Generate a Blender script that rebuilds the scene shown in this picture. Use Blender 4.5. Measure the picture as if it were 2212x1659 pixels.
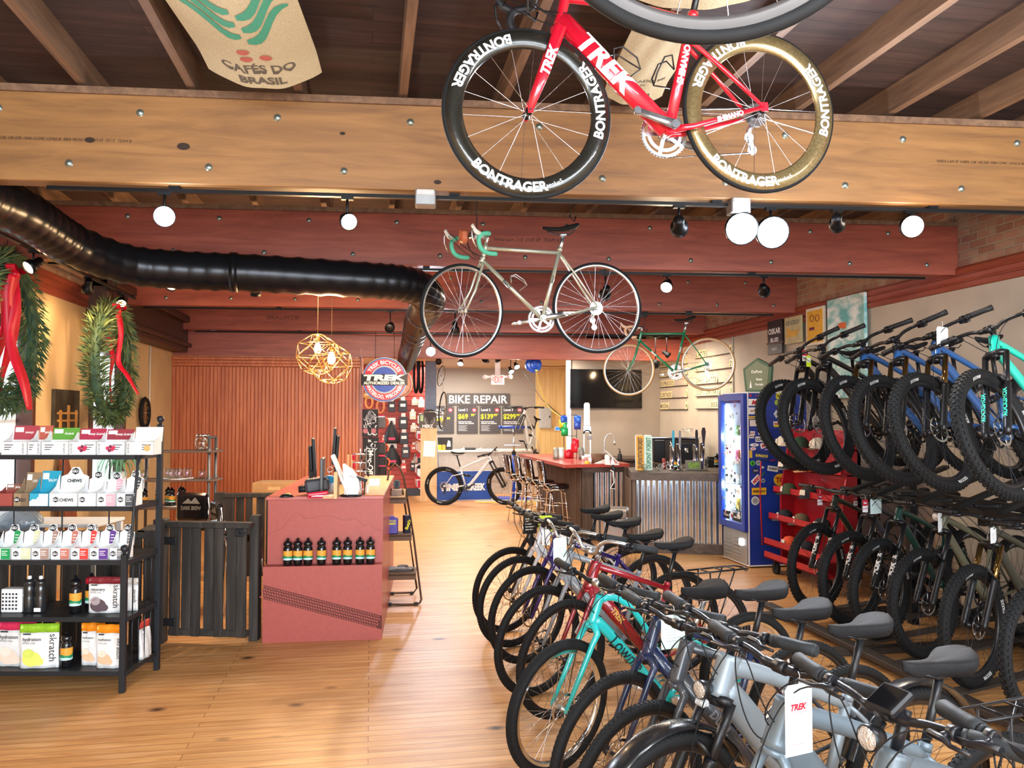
import bpy, math, random
from mathutils import Vector as V, Matrix as MX
from math import sin, cos, pi, radians as RAD, atan2, sqrt
for o in list(bpy.data.objects): bpy.data.objects.remove(o)
SC = bpy.context.scene
COL = SC.collection
random.seed(7)
# ---------------------------------------------------------------- camera
# room axes: x to the right wall, y into the shop, z up; camera 1.8 m above the floor
FPX, CX, CY = 1750.0, 1106.0, 829.5
YAW, PITCH, EYE = math.atan(306/1750.0), math.atan(62.5/1750.0), V((0, 0, 1.8))
FW = V((sin(YAW)*cos(PITCH), cos(YAW)*cos(PITCH), sin(PITCH)))
RT = V((cos(YAW), -sin(YAW), 0))
UP = RT.cross(FW)
cd = bpy.data.cameras.new('camera'); cam = bpy.data.objects.new('camera', cd); COL.objects.link(cam)
cd.sensor_fit = 'HORIZONTAL'; cd.sensor_width = 36; cd.lens = FPX/2212*36; cd.clip_start = .05; cd.clip_end = 200
cam.matrix_world = MX(((RT.x, UP.x, -FW.x, EYE.x), (RT.y, UP.y, -FW.y, EYE.y), (RT.z, UP.z, -FW.z, EYE.z), (0, 0, 0, 1)))
SC.camera = cam
def ray(px, py):
    return FW + RT*((px-CX)/FPX) - UP*((py-CY)/FPX)
def aD(px, py, d):            # a point at depth d along the heading
    return EYE + ray(px, py)*d
def aZ(px, py, z): r = ray(px, py); return EYE + r*((z-EYE.z)/r.z)
def aY(px, py, y): r = ray(px, py); return EYE + r*((y-EYE.y)/r.y)
def aX(px, py, x): r = ray(px, py); return EYE + r*((x-EYE.x)/r.x)
# ---------------------------------------------------------------- view, sky, daylight
SC.view_settings.view_transform = 'Standard'; SC.view_settings.look = 'None'
SC.view_settings.exposure = 0.68; SC.view_settings.gamma = 1; SC.view_settings.use_curve_mapping = False
wd = bpy.data.worlds.new('sky'); SC.world = wd; wd.use_nodes = True
wn = wd.node_tree.nodes; bg = wn['Background']
bg.inputs[0].default_value = (.80, .90, 1, 1); bg.inputs[1].default_value = 3.2
SC.cycles.max_bounces = 8; SC.cycles.diffuse_bounces = 4; SC.cycles.glossy_bounces = 3
SC.cycles.transmission_bounces = 6; SC.cycles.transparent_max_bounces = 12
SC.cycles.sample_clamp_indirect = 6; SC.cycles.caustics_reflective = False; SC.cycles.caustics_refractive = False
def area(name, loc, aim, sx, sy, power, col=(1, 1, 1)):
    l = bpy.data.lights.new(name, 'AREA'); l.shape = 'RECTANGLE'; l.size = sx; l.size_y = sy; l.energy = power; l.color = col
    o = bpy.data.objects.new(name, l); COL.objects.link(o); o.location = loc
    o.rotation_euler = (V(aim)-V(loc)).to_track_quat('-Z', 'Y').to_euler(); return o
# daylight entering through the storefront glazing behind the photographer and the side windows
area('storefront_daylight', (1.2, -3.6, 1.9), (1.2, 6, 1.2), 7.0, 2.8, 480, (.88, .95, 1))
# fill lights added near the ceiling to lift shadows; no fixtures behind them
area('front_fill_light', (-.2, -.6, 3.0), (-.2, .6, 0), 3.0, .25, 70, (1, .93, .84)); area('front_fill_light', (2.8, .6, 3.0), (3.2, 3.2, .6), 3.0, .25, 65, (.92, .96, 1))
def point(name, loc, power, col=(1, .8, .6), r=.04):
    l = bpy.data.lights.new(name, 'POINT'); l.energy = power; l.color = col; l.shadow_soft_size = r
    o = bpy.data.objects.new(name, l); COL.objects.link(o); o.location = loc; return o
def spot(name, loc, aim, power, col=(1, .85, .68), ang=70, r=.04):
    l = bpy.data.lights.new(name, 'SPOT'); l.energy = power; l.color = col; l.spot_size = RAD(ang); l.spot_blend = .7; l.shadow_soft_size = r
    o = bpy.data.objects.new(name, l); COL.objects.link(o); o.location = loc
    o.rotation_euler = (V(aim)-V(loc)).to_track_quat('-Z', 'Y').to_euler(); return o
# ---------------------------------------------------------------- materials
def lin(h):
    if isinstance(h, str):
        c = [int(h[i:i+2], 16)/255 for i in (0, 2, 4)]
        return tuple(x/12.92 if x <= .04045 else ((x+.055)/1.055)**2.4 for x in c) + (1,)
    return tuple(h)[:3]+(1,)
MATS = {}
def mat(name, col='808080', rough=.5, metal=0, var=.08, scale=12, bump=0, emit=0, trans=0, alpha=1, coat=0, ior=1.45, spec=.5):
    if name in MATS: return MATS[name]
    m = bpy.data.materials.new(name); m.use_nodes = True; n = m.node_tree.nodes; L = m.node_tree.links
    b = n['Principled BSDF']; c = lin(col)
    b.inputs['Roughness'].default_value = rough; b.inputs['Metallic'].default_value = metal
    b.inputs['IOR'].default_value = ior; b.inputs['Specular IOR Level'].default_value = spec
    if coat: b.inputs['Coat Weight'].default_value = coat; b.inputs['Coat Roughness'].default_value = .05
    if trans: b.inputs['Transmission Weight'].default_value = trans
    if alpha < 1: b.inputs['Alpha'].default_value = alpha
    if emit: b.inputs['Emission Color'].default_value = c; b.inputs['Emission Strength'].default_value = emit
    tc = n.new('ShaderNodeTexCoord'); nz = n.new('ShaderNodeTexNoise'); nz.inputs['Scale'].default_value = scale; nz.inputs['Detail'].default_value = 3
    L.new(tc.outputs['Object'], nz.inputs['Vector'])
    rp = n.new('ShaderNodeValToRGB'); e = rp.color_ramp.elements
    e[0].position = .3; e[1].position = .7
    e[0].color = (c[0]*(1-var), c[1]*(1-var), c[2]*(1-var), 1); e[1].color = (min(1, c[0]*(1+var)), min(1, c[1]*(1+var)), min(1, c[2]*(1+var)), 1)
    L.new(nz.outputs['Fac'], rp.inputs['Fac']); L.new(rp.outputs['Color'], b.inputs['Base Color'])
    if bump:
        bp = n.new('ShaderNodeBump'); bp.inputs['Strength'].default_value = bump; bp.inputs['Distance'].default_value = .01
        L.new(nz.outputs['Fac'], bp.inputs['Height']); L.new(bp.outputs['Normal'], b.inputs['Normal'])
    MATS[name] = m; return m
def N(m, t, **kw):
    x = m.node_tree.nodes.new(t)
    for k, v in kw.items():
        if k[0] == 'i' and k[1:].isdigit(): x.inputs[int(k[1:])].default_value = v
        elif hasattr(x, k): setattr(x, k, v)
        else: x.inputs[k].default_value = v
    return x
def wood(name, c1, c2, c3=None, rough=.45, scale=(1, 12, 12), knots=0, plank=None, bump=.15, coat=0):
    """long grain along local X of the scale; plank=(width, length, axis) adds boards with seams"""
    if name in MATS: return MATS[name]
    m = bpy.data.materials.new(name); m.use_nodes = True; L = m.node_tree.links.new; b = m.node_tree.nodes['Principled BSDF']
    b.inputs['Roughness'].default_value = rough
    if coat: b.inputs['Coat Weight'].default_value = coat; b.inputs['Coat Roughness'].default_value = .12
    tc = N(m, 'ShaderNodeTexCoord'); mp = N(m, 'ShaderNodeMapping', Scale=scale); L(tc.outputs['Object'], mp.inputs['Vector'])
    vec = mp.outputs['Vector']; seam = None
    if plank:
        w, ln, ax = plank
        br = N(m, 'ShaderNodeTexBrick', offset=.37, offset_frequency=2); br.inputs['Scale'].default_value = 1
        br.inputs['Mortar Size'].default_value = .0022; br.inputs['Brick Width'].default_value = ln; br.inputs['Row Height'].default_value = w
        br.inputs['Color1'].default_value = (0, 0, 0, 1); br.inputs['Color2'].default_value = (1, 1, 1, 1); br.inputs['Mortar'].default_value = (.5, .5, .5, 1)
        m2 = N(m, 'ShaderNodeMapping', Rotation=(0, 0, pi/2 if ax == 'y' else 0)); L(tc.outputs['Object'], m2.inputs['Vector']); L(m2.outputs['Vector'], br.inputs['Vector'])
        seam = br
        ad = N(m, 'ShaderNodeVectorMath', operation='ADD'); sc = N(m, 'ShaderNodeVectorMath', operation='SCALE'); sc.inputs['Scale'].default_value = 9
        L(br.outputs['Color'], sc.inputs[0]); L(mp.outputs['Vector'], ad.inputs[0]); L(sc.outputs[0], ad.inputs[1]); vec = ad.outputs[0]
    nz = N(m, 'ShaderNodeTexNoise', Scale=1.6, Detail=6, Roughness=.62, Distortion=.6); L(vec, nz.inputs['Vector'])
    rp = N(m, 'ShaderNodeValToRGB'); e = rp.color_ramp.elements; e[0].position = .3; e[1].position = .72; e[0].color = lin(c1); e[1].color = lin(c2)
    if c3: x = rp.color_ramp.elements.new(.5); x.color = lin(c3)
    L(nz.outputs['Fac'], rp.inputs['Fac']); out = rp.outputs['Color']
    if plank:
        mu = N(m, 'ShaderNodeMix', data_type='RGBA', blend_type='MULTIPLY'); mu.inputs[0].default_value = .26
        L(out, mu.inputs[6]); r2 = N(m, 'ShaderNodeValToRGB'); r2.color_ramp.elements[0].color = (.45, .38, .32, 1); L(seam.outputs['Color'], r2.inputs['Fac']); L(r2.outputs['Color'], mu.inputs[7])
        m3 = N(m, 'ShaderNodeMix', data_type='RGBA', blend_type='MULTIPLY'); L(seam.outputs['Fac'], m3.inputs[0]); L(mu.outputs[2], m3.inputs[6]); m3.inputs[7].default_value = (.34, .24, .16, 1); out = m3.outputs[2]
    if knots:
        m4 = N(m, 'ShaderNodeMapping', Scale=(scale[0]*.9+.3, scale[1]*.22, scale[2]*.22)); L(tc.outputs['Object'], m4.inputs['Vector'])
        vo = N(m, 'ShaderNodeTexVoronoi', Scale=knots); L(m4.outputs['Vector'], vo.inputs['Vector'])
        r4 = N(m, 'ShaderNodeValToRGB'); r4.color_ramp.elements[0].position = .03; r4.color_ramp.elements[0].color = (.10, .05, .03, 1); r4.color_ramp.elements[1].position = .11; r4.color_ramp.elements[1].color = (1, 1, 1, 1)
        L(vo.outputs['Distance'], r4.inputs['Fac'])
        m5 = N(m, 'ShaderNodeMix', data_type='RGBA', blend_type='MULTIPLY'); m5.inputs[0].default_value = 1; L(out, m5.inputs[6]); L(r4.outputs['Color'], m5.inputs[7]); out = m5.outputs[2]
    L(out, b.inputs['Base Color'])
    if bump:
        bp = N(m, 'ShaderNodeBump', Strength=bump, Distance=.004); L(nz.outputs['Fac'], bp.inputs['Height']); L(bp.outputs['Normal'], b.inputs['Normal'])
    MATS[name] = m; return m
# ---------------------------------------------------------------- mesh building
TXT = {}
def textgeo(s, bold=0, shear=0, spacing=1):
    k = (s, bold, shear, spacing)
    if k not in TXT:
        c = bpy.data.curves.new('lettering', 'FONT'); c.body = s; c.size = 1; c.offset = bold; c.shear = shear; c.space_character = spacing
        c.resolution_u = 3; c.fill_mode = 'FRONT'
        o = bpy.data.objects.new('lettering', c); me = o.to_mesh()
        vs = [(v.co.x, v.co.y) for v in me.vertices]; fs = [tuple(p.vertices) for p in me.polygons]
        o.to_mesh_clear(); bpy.data.objects.remove(o); bpy.data.curves.remove(c)
        if vs:
            x0 = min(v[0] for v in vs); x1 = max(v[0] for v in vs); y0 = min(v[1] for v in vs); y1 = max(v[1] for v in vs)
        else: x0 = x1 = y0 = y1 = 0
        TXT[k] = (vs, fs, x0, x1, y0, y1)
    return TXT[k]
def basis(o, x, y):
    """matrix with origin o, x axis and y axis (z = x cross y)"""
    x = V(x).normalized(); y = V(y); z = x.cross(y).normalized(); y = z.cross(x)
    return MX(((x.x, y.x, z.x, o[0]), (x.y, y.y, z.y, o[1]), (x.z, y.z, z.z, o[2]), (0, 0, 0, 1)))
class M:
    def __init__(s): s.v = []; s.f = []; s.mi = []; s.sm = []; s.X = None; s.k = 0
    def add(s, vs, fs, smooth=False):
        b = len(s.v)
        if s.X is not None: vs = [s.X @ V(v) for v in vs]
        s.v += [tuple(v) for v in vs]
        for f in fs: s.f.append(tuple(b+i for i in f)); s.mi.append(s.k); s.sm.append(smooth)
        return s
    def mat(s, k): s.k = k; return s
    def at(s, X): s.X = X; return s
    def bx(s, x0, x1, y0, y1, z0, z1, c=0):
        if x0 > x1: x0, x1 = x1, x0
        if y0 > y1: y0, y1 = y1, y0
        if z0 > z1: z0, z1 = z1, z0
        if c <= 0:
            vs = [(x, y, z) for z in (z0, z1) for y in (y0, y1) for x in (x0, x1)]
            return s.add(vs, [(0, 2, 3, 1), (4, 5, 7, 6), (0, 1, 5, 4), (2, 6, 7, 3), (0, 4, 6, 2), (1, 3, 7, 5)])
        c = min(c, (x1-x0)*.45, (y1-y0)*.45, (z1-z0)*.45)
        # chamfered box: three vertices per corner
        vs = []; id = {}
        for ix in (0, 1):
            for iy in (0, 1):
                for iz in (0, 1):
                    X = (x0, x1)[ix]; Y = (y0, y1)[iy]; Z = (z0, z1)[iz]; a = c if ix == 0 else -c; b = c if iy == 0 else -c; d = c if iz == 0 else -c
                    for t, p in enumerate(((X, Y+b, Z+d), (X+a, Y, Z+d), (X+a, Y+b, Z))): id[ix, iy, iz, t] = len(vs); vs.append(p)
        I = id; fs = []
        for k in (0, 1):
            q = [(k, 0, 0), (k, 1, 0), (k, 1, 1), (k, 0, 1)]; fs.append([I[p+(0,)] for p in (q if k else q[::-1])])
            q = [(0, k, 0), (0, k, 1), (1, k, 1), (1, k, 0)]; fs.append([I[p+(1,)] for p in (q if k else q[::-1])])
            q = [(0, 0, k), (1, 0, k), (1, 1, k), (0, 1, k)]; fs.append([I[p+(2,)] for p in (q if k else q[::-1])])
        for i in (0, 1):
            for j in (0, 1):
                fl = (i+j) % 2
                q = [I[i, j, 0, 0], I[i, j, 1, 0], I[i, j, 1, 1], I[i, j, 0, 1]]; fs.append(q if fl else q[::-1])
                q = [I[i, 0, j, 0], I[i, 0, j, 2], I[i, 1, j, 2], I[i, 1, j, 0]]; fs.append(q if fl else q[::-1])
                q = [I[0, i, j, 1], I[1, i, j, 1], I[1, i, j, 2], I[0, i, j, 2]]; fs.append(q if fl else q[::-1])
                for k in (0, 1):
                    q = [I[i, j, k, 0], I[i, j, k, 1], I[i, j, k, 2]]; fs.append(q if (i+j+k) % 2 else q[::-1])
        return s.add(vs, fs)
    def cb(s, c, d, ch=0):
        return s.bx(c[0]-d[0]/2, c[0]+d[0]/2, c[1]-d[1]/2, c[1]+d[1]/2, c[2]-d[2]/2, c[2]+d[2]/2, ch)
    def bar(s, a, b, w, h, ref=(0, 0, 1), ch=0):
        """a board from a to b, w wide across, h along ref"""
        a = V(a); b = V(b); L = (b-a).length; X0 = s.X
        t = (b-a).normalized(); r = V(ref); sd = r.cross(t)
        if sd.length < 1e-4: sd = V((1, 0, 0)) if abs(t.x) < .9 else V((0, 1, 0))
        m = basis(a, t, sd.normalized()); s.X = (X0 @ m) if X0 is not None else m
        s.bx(0, L, -w/2, w/2, -h/2, h/2, ch); s.X = X0; return s
    def tube(s, pts, r, n=10, ref=None, closed=False, caps=True, twist=0):
        pts = [V(p) for p in pts]; N_ = len(pts)
        if not isinstance(r, (list, tuple)): r = [r]*N_
        elif len(r) == 2 and N_ != 2 : r = [r[0]+(r[1]-r[0])*i/(N_-1) if not isinstance(r[0], tuple) else tuple(r[0][j]+(r[1][j]-r[0][j])*i/(N_-1) for j in (0, 1)) for i in range(N_)]
        vs = []; up = None
        for i, p in enumerate(pts):
            if closed: t = pts[(i+1) % N_]-pts[i-1]
            elif i == 0: t = pts[1]-p
            elif i == N_-1: t = p-pts[i-1]
            else: t = (pts[i+1]-p).normalized()+(p-pts[i-1]).normalized()
            if t.length < 1e-9: t = V((0, 0, 1))
            t.normalize()
            if ref is not None: a = V(ref)-t*V(ref).dot(t); a.normalize()
            else:
                if up is None: up = V((0, 0, 1)) if abs(t.z) < .9 else V((1, 0, 0))
                a = up-t*up.dot(t); a.normalize(); up = a
            b = t.cross(a); R = r[i] if isinstance(r[i], tuple) else (r[i], r[i])
            for k in range(n):
                g = 2*pi*(k+.5)/n+twist; vs.append(p+a*(R[0]*cos(g))+b*(R[1]*sin(g)))
        fs = []
        for i in range(N_ if closed else N_-1):
            j = (i+1) % N_
            for k in range(n): l = (k+1) % n; fs.append((i*n+k, i*n+l, j*n+l, j*n+k))
        s.add(vs, fs, True)
        if caps and not closed: b = len(s.v)-len(vs); s.f += [tuple(b+k for k in range(n))[::-1], tuple(b+(N_-1)*n+k for k in range(n))]; s.mi += [s.k]*2; s.sm += [False]*2
        return s
    def cyl(s, a, b, r, n=16): return s.tube([a, b], [r, r] if not isinstance(r, (list, tuple)) else list(r), n)
    def lathe(s, prof, o=(0, 0, 0), ax='z', n=24, closed=False, ks=None, smooth=True, a0=0, a1=2*pi):
        """prof: (radius, along axis); ks: material slot per profile segment"""
        full = abs(a1-a0-2*pi) < 1e-6; c = n if full else n+1; vs = []
        for (r, h) in prof:
            for k in range(c):
                g = a0+(a1-a0)*k/n; x, y = r*cos(g), r*sin(g)
                p = (x, y, h) if ax == 'z' else ((x, h, y) if ax == 'y' else (h, x, y))
                vs.append((p[0]+o[0], p[1]+o[1], p[2]+o[2]))
        P = len(prof); b = len(s.v); s.add(vs, [])
        for i in range(P if closed else P-1):
            j = (i+1) % P; kk = s.k if ks is None else ks[i]
            for k in range(n):
                l = (k+1) % c; q = (i*c+k, i*c+l, j*c+l, j*c+k)
                if ax == 'y': q = q[::-1]
                s.f.append(tuple(b+t for t in q)); s.mi.append(kk); s.sm.append(smooth)
        return s
    def poly(s, pts, depth, X=None):
        """extruded outline in local xy, thickness along z from 0 to depth"""
        X0 = s.X
        if X is not None: s.X = X if X0 is None else X0 @ X
        n = len(pts); ar = sum(pts[i][0]*pts[(i+1) % n][1]-pts[(i+1) % n][0]*pts[i][1] for i in range(n))
        if ar < 0: pts = pts[::-1]
        vs = [(p[0], p[1], 0) for p in pts]+[(p[0], p[1], depth) for p in pts]
        fs = [tuple(range(n))[::-1], tuple(range(n, 2*n))]+[(i, (i+1) % n, n+(i+1) % n, n+i) for i in range(n)]
        s.add(vs, fs); s.X = X0; return s
    def disc(s, r, X, n=24, d=.001): return s.poly([(r*cos(2*pi*i/n), r*sin(2*pi*i/n)) for i in range(n)], d, X)
    def text(s, t, X, h=None, w=None, bold=.0, shear=0, al='c', spacing=1, z=.0008, fn=None, maxw=None, dense=0):
        """lettering of cap height h (or width w) lying in the xy plane of X"""
        vs, fs, x0, x1, y0, y1 = textgeo(t, bold, shear, spacing)
        if not vs: return s
        k = (h/.7) if h else w/(x1-x0); kx = (w/(x1-x0)) if w else k
        if maxw and kx*(x1-x0) > maxw: kx = maxw/(x1-x0)
        ox = {'c': -(x0+x1)/2, 'l': -x0, 'r': -x1}[al]; oy = -.35
        P = [((x+ox)*kx, (y+oy)*k, z) for x, y in vs]
        if fn and dense:
            tri = [(f[0], f[i], f[i+1]) for f in fs for i in range(1, len(f)-1)]; fs = []; L = dense*dense
            while tri:
                a, b, c = tri.pop(); e = [((P[i][0]-P[j][0])**2+(P[i][1]-P[j][1])**2, i, j, k_) for i, j, k_ in ((a, b, c), (b, c, a), (c, a, b))]; q, i, j, k_ = max(e)
                if q > L: P.append(((P[i][0]+P[j][0])/2, (P[i][1]+P[j][1])/2, z)); n_ = len(P)-1; tri += [(i, n_, k_), (n_, j, k_)]
                else: fs.append((a, b, c))
        if fn: P = [fn(p[0], p[1]) for p in P]
        X0 = s.X
        if X is not None: s.X = X if X0 is None else X0 @ X
        s.add(P, fs); s.X = X0; return s
    def loft(s, rings, caps=True, closed=True, smooth=True):
        n = len(rings[0]); vs = [p for r in rings for p in r]; fs = []
        for i in range(len(rings)-1):
            for k in range(n if closed else n-1): l = (k+1) % n; fs.append((i*n+k, i*n+l, (i+1)*n+l, (i+1)*n+k))
        s.add(vs, fs, smooth)
        if caps:
            b = len(s.v)-len(vs); s.f += [tuple(b+k for k in range(n))[::-1], tuple(b+(len(rings)-1)*n+k for k in range(n))]; s.mi += [s.k]*2; s.sm += [False]*2
        return s
    def mesh(s, name, mats):
        me = bpy.data.meshes.new(name); me.from_pydata(s.v, [], s.f)
        for m in (mats if isinstance(mats, (list, tuple)) else [mats]): me.materials.append(m)
        me.polygons.foreach_set('material_index', s.mi); me.polygons.foreach_set('use_smooth', s.sm); me.update(); return me
    def build(s, name, mats, parent=None, loc=None, X=None):
        return obj(name, s.mesh(name, mats), parent, loc, X)
def obj(name, me, parent=None, loc=None, X=None):
    o = bpy.data.objects.new(name, me); COL.objects.link(o)
    if parent is not None: o.parent = parent
    if X is not None: o.matrix_local = X
    elif loc is not None: o.location = loc
    return o
def tag(o, label, cat, group=None):
    o['label'] = label; o['category'] = cat
    if group: o['group'] = group
    return o
def thing(name, label, cat, loc=(0, 0, 0), rz=0, group=None, X=None):
    o = bpy.data.objects.new(name, None); COL.objects.link(o); o.empty_display_size = .1
    if X is not None: o.matrix_world = X
    else: o.location = loc; o.rotation_euler = (0, 0, rz)
    return tag(o, label, cat, group)
def struct(o): o['kind'] = 'structure'; return o
def dup(o, X=None, label=None, group=None, parent=None):
    c = o.copy(); COL.objects.link(c); c.parent = parent
    if X is not None: c.matrix_world = X
    if label: c['label'] = label
    if group: c['group'] = group
    for ch in list(o.children): dup(ch, parent=c)
    return c
def T(x, y, z): return MX.Translation((x, y, z))
def RZ(a): return MX.Rotation(a, 4, 'Z')
def RX(a): return MX.Rotation(a, 4, 'X')
def RY(a): return MX.Rotation(a, 4, 'Y')
def arc(c, r, a0, a1, n, plane='xz', y=0):
    out = []
    for i in range(n+1):
        g = a0+(a1-a0)*i/n; u, w = c[0]+r*cos(g), c[1]+r*sin(g)
        out.append({'xz': (u, y, w), 'xy': (u, w, y), 'yz': (y, u, w)}[plane])
    return out
def bez(a, b, c, d, n=8):
    a, b, c, d = V(a), V(b), V(c), V(d)
    return [a*(1-t)**3+b*3*t*(1-t)**2+c*3*t*t*(1-t)+d*t**3 for t in [i/n for i in range(n+1)]]
def smooth_path(pts, n=6):
    """Catmull-Rom through the points"""
    P = [V(p) for p in pts]; P = [P[0]*2-P[1]]+P+[P[-1]*2-P[-2]]; out = []
    for i in range(1, len(P)-2):
        for k in range(n):
            t = k/n; out.append(.5*((2*P[i])+(P[i+1]-P[i-1])*t+(2*P[i-1]-5*P[i]+4*P[i+1]-P[i+2])*t*t+(3*P[i]-P[i-1]-3*P[i+1]+P[i+2])*t**3))
    out.append(P[-2]); return out
BLACK = mat('satin black', '15161a', .35); BLKM = mat('matte black plastic', '1a1b1f', .55, bump=.1, scale=60); RUB = mat('tyre rubber', '151618', .75, scale=30, var=.15, spec=.3)
STEEL = mat('polished steel', 'c9cbd0', .18, 1); ALU = mat('brushed aluminium', 'cfd2d6', .38, 1); CHR = mat('chrome', 'e6e8ec', .07, 1); DKM = mat('dark steel', '3a3c42', .35, .9)
WHITE = mat('white paint', 'e9ebee', .45, var=.03); PAPER = mat('white paper', 'eef0f2', .7, var=.03); CREAM = mat('cream card', 'e9e2cf', .7, var=.04)
RED = mat('red ink', 'c01c34', .5); YEL = mat('yellow ink', 'e6e034', .5); GREY = mat('grey plastic', '8a8d92', .5)
GLASS = bpy.data.materials.new('clear glass'); GLASS.use_nodes = True
_n = GLASS.node_tree; _o = _n.nodes['Material Output']; _n.nodes.remove(_n.nodes['Principled BSDF']); _t = _n.nodes.new('ShaderNodeBsdfTransparent'); _g = _n.nodes.new('ShaderNodeBsdfGlossy'); _g.inputs['Roughness'].default_value = .03; _t.inputs[0].default_value = (.95, .97, .97, 1)
_f = _n.nodes.new('ShaderNodeLayerWeight'); _f.inputs[0].default_value = .5; _m = _n.nodes.new('ShaderNodeMixShader'); _p = _n.nodes.new('ShaderNodeMath'); _p.operation = 'MULTIPLY_ADD'; _p.inputs[1].default_value = .45; _p.inputs[2].default_value = .05; _q = _n.nodes.new('ShaderNodeMath'); _q.operation = 'POWER'; _q.inputs[1].default_value = 3; _n.links.new(_f.outputs['Facing'], _q.inputs[0]); _n.links.new(_q.outputs[0], _p.inputs[0]); _n.links.new(_p.outputs[0], _m.inputs[0]); _n.links.new(_t.outputs[0], _m.inputs[1]); _n.links.new(_g.outputs[0], _m.inputs[2]); _n.links.new(_m.outputs[0], _o.inputs[0])
# ================================================================ the room
XL, XR, YF, YB = -3.11, 5.46, -3.5, 19.2
YTV = 14.8           # wall behind the bar
ZT = 2.98            # underside of the timber trim band
floor_m = wood('oiled pine floor boards', 'bb8048', 'e2b17c', 'cf9a60', rough=.42, scale=(1.1, 9, 9), plank=(.075, 2.6, 'x'), knots=1.2, bump=.08, coat=0)
plaster = mat('beige grey plaster', 'b5ab9d', .85, scale=2.5, var=.09, bump=.05)
lplaster = mat('tan plaster', 'c4a87c', .85, scale=2.5, var=.08, bump=.05)
greyw = mat('warm grey painted wall', 'a89f94', .7, scale=2, var=.03)
plank_m = wood('old dark ceiling planks', '2a1d1a', '4d3630', rough=.8, scale=(.8, 7, 7), plank=(.13, 3.2, 'x'))
joist_m = wood('old rafter timber', '5a4232', '8a6a50', rough=.75, scale=(9, .8, 9))
beam_y = wood('yellow laminated beam face', '745030', '9c7042', '8a6238', rough=.5, scale=(.9, 7, 9), knots=.35)
beam_r = wood('red brown laminated beam face', '7e3b30', 'a85845', '934a39', rough=.45, scale=(.9, 7, 9), knots=.5)
trim_m = wood('red brown stained trim', '7c3524', '9e4f38', rough=.4, scale=(9, .9, 9))
darkw = wood('dark brown stained wood', '2b1a14', '45291e', rough=.5, scale=(7, .9, 7))
pine = wood('knotty pine boards', 'dcb878', 'f2d8a0', rough=.4, scale=(7, 7, .8), knots=1.1)
pinec = wood('honey pine ceiling boards', 'b98855', 'd9ab78', rough=.4, scale=(.8, 8, 8), plank=(.11, 4, 'x'))
def brick_mat():
    m = bpy.data.materials.new('worn red brick'); m.use_nodes = True; L = m.node_tree.links.new; b = m.node_tree.nodes['Principled BSDF']; b.inputs['Roughness'].default_value = .9
    tc = N(m, 'ShaderNodeTexCoord'); sp = N(m, 'ShaderNodeSeparateXYZ'); cm = N(m, 'ShaderNodeCombineXYZ'); L(tc.outputs['Object'], sp.inputs[0]); L(sp.outputs['Y'], cm.inputs['X']); L(sp.outputs['Z'], cm.inputs['Y'])
    br = N(m, 'ShaderNodeTexBrick'); L(cm.outputs[0], br.inputs['Vector'])
    br.inputs['Scale'].default_value = 1; br.inputs['Brick Width'].default_value = .21; br.inputs['Row Height'].default_value = .072; br.inputs['Mortar Size'].default_value = .008; br.inputs['Mortar Smooth'].default_value = .4
    br.inputs['Color1'].default_value = lin('92695a'); br.inputs['Color2'].default_value = lin('ab8672'); br.inputs['Mortar'].default_value = lin('a39788')
    nz = N(m, 'ShaderNodeTexNoise', Scale=5, Detail=6); L(cm.outputs[0], nz.inputs['Vector'])
    mx = N(m, 'ShaderNodeMix', data_type='RGBA', blend_type='MIX'); rp = N(m, 'ShaderNodeValToRGB'); rp.color_ramp.elements[0].position = .5; rp.color_ramp.elements[1].position = .68
    L(nz.outputs['Fac'], rp.inputs['Fac']); L(rp.outputs['Color'], mx.inputs[0]); L(br.outputs['Color'], mx.inputs[6]); mx.inputs[7].default_value = lin('a89684'); L(mx.outputs[2], b.inputs['Base Color'])
    bp = N(m, 'ShaderNodeBump', Strength=.6, Distance=.01); bp.invert = True; L(br.outputs['Fac'], bp.inputs['Height']); L(bp.outputs['Normal'], b.inputs['Normal']); return m
brick = brick_mat()
struct(M().bx(XL, XR, YF, YB, -.1, 0).build('floor', floor_m))
struct(M().bx(XL, XR, YF, 15.6, 3.82, 3.9).build('ceiling', plank_m))
# joists over the beams, running into the shop
for k in range(-6, 10):
    x = .18+.6*k
    if XL+.05 < x < XR-.05: struct(M().bx(x-.024, x+.024, YF, 15.5, 3.66, 3.82).build('ceiling_joist', joist_m))
for k in range(4):   # a few short light spacer blocks seen between the joists
    pass
# left wall with its windows
def yL(px): return aX(px, 900, XL).y
W1 = (yL(-190), yL(68)); W2 = (yL(192), yL(266)); WZ = (.95, 2.58)
wl = M()
ys = [YF, W1[0], W1[1], W2[0], W2[1], 13.75]
for i in (0, 2, 4): wl.bx(XL-.25, XL, ys[i], ys[i+1], 0, ZT)
for a, b in (W1, W2): wl.bx(XL-.25, XL, a, b, 0, WZ[0]); wl.bx(XL-.25, XL, a, b, WZ[1], ZT)
struct(wl.build('wall_left', lplaster))
struct(M().bx(XL-.25, XL, YF, 15.6, ZT, 3.93).build('wall_left_upper', brick))
tr = M()
for z in (ZT, ZT+.07, ZT+.14): tr.bx(XL, XL+.035, YF, 9.6, z, z+.055, .008)
tr.bx(XL, XL+.02, YF, 9.6, ZT-.02, ZT+.2); struct(tr.build('trim_1', trim_m))
struct(M().bx(XL, XL+.24, 9.6, 13.6, 2.76, 3.3, .02).bx(XL, XL+.30, 9.6, 13.6, 2.84, 2.9, .01).bx(XL, XL+.34, 9.6, 13.6, 3.2, 3.3, .01).build('trim_2', darkw))
frame_m = wood('mahogany window frame', '3c1f18', '5a3226', rough=.4, scale=(8, 8, .8))
drape = mat('white roller blind', 'f4f3ee', .8, var=.03, scale=40)
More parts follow.
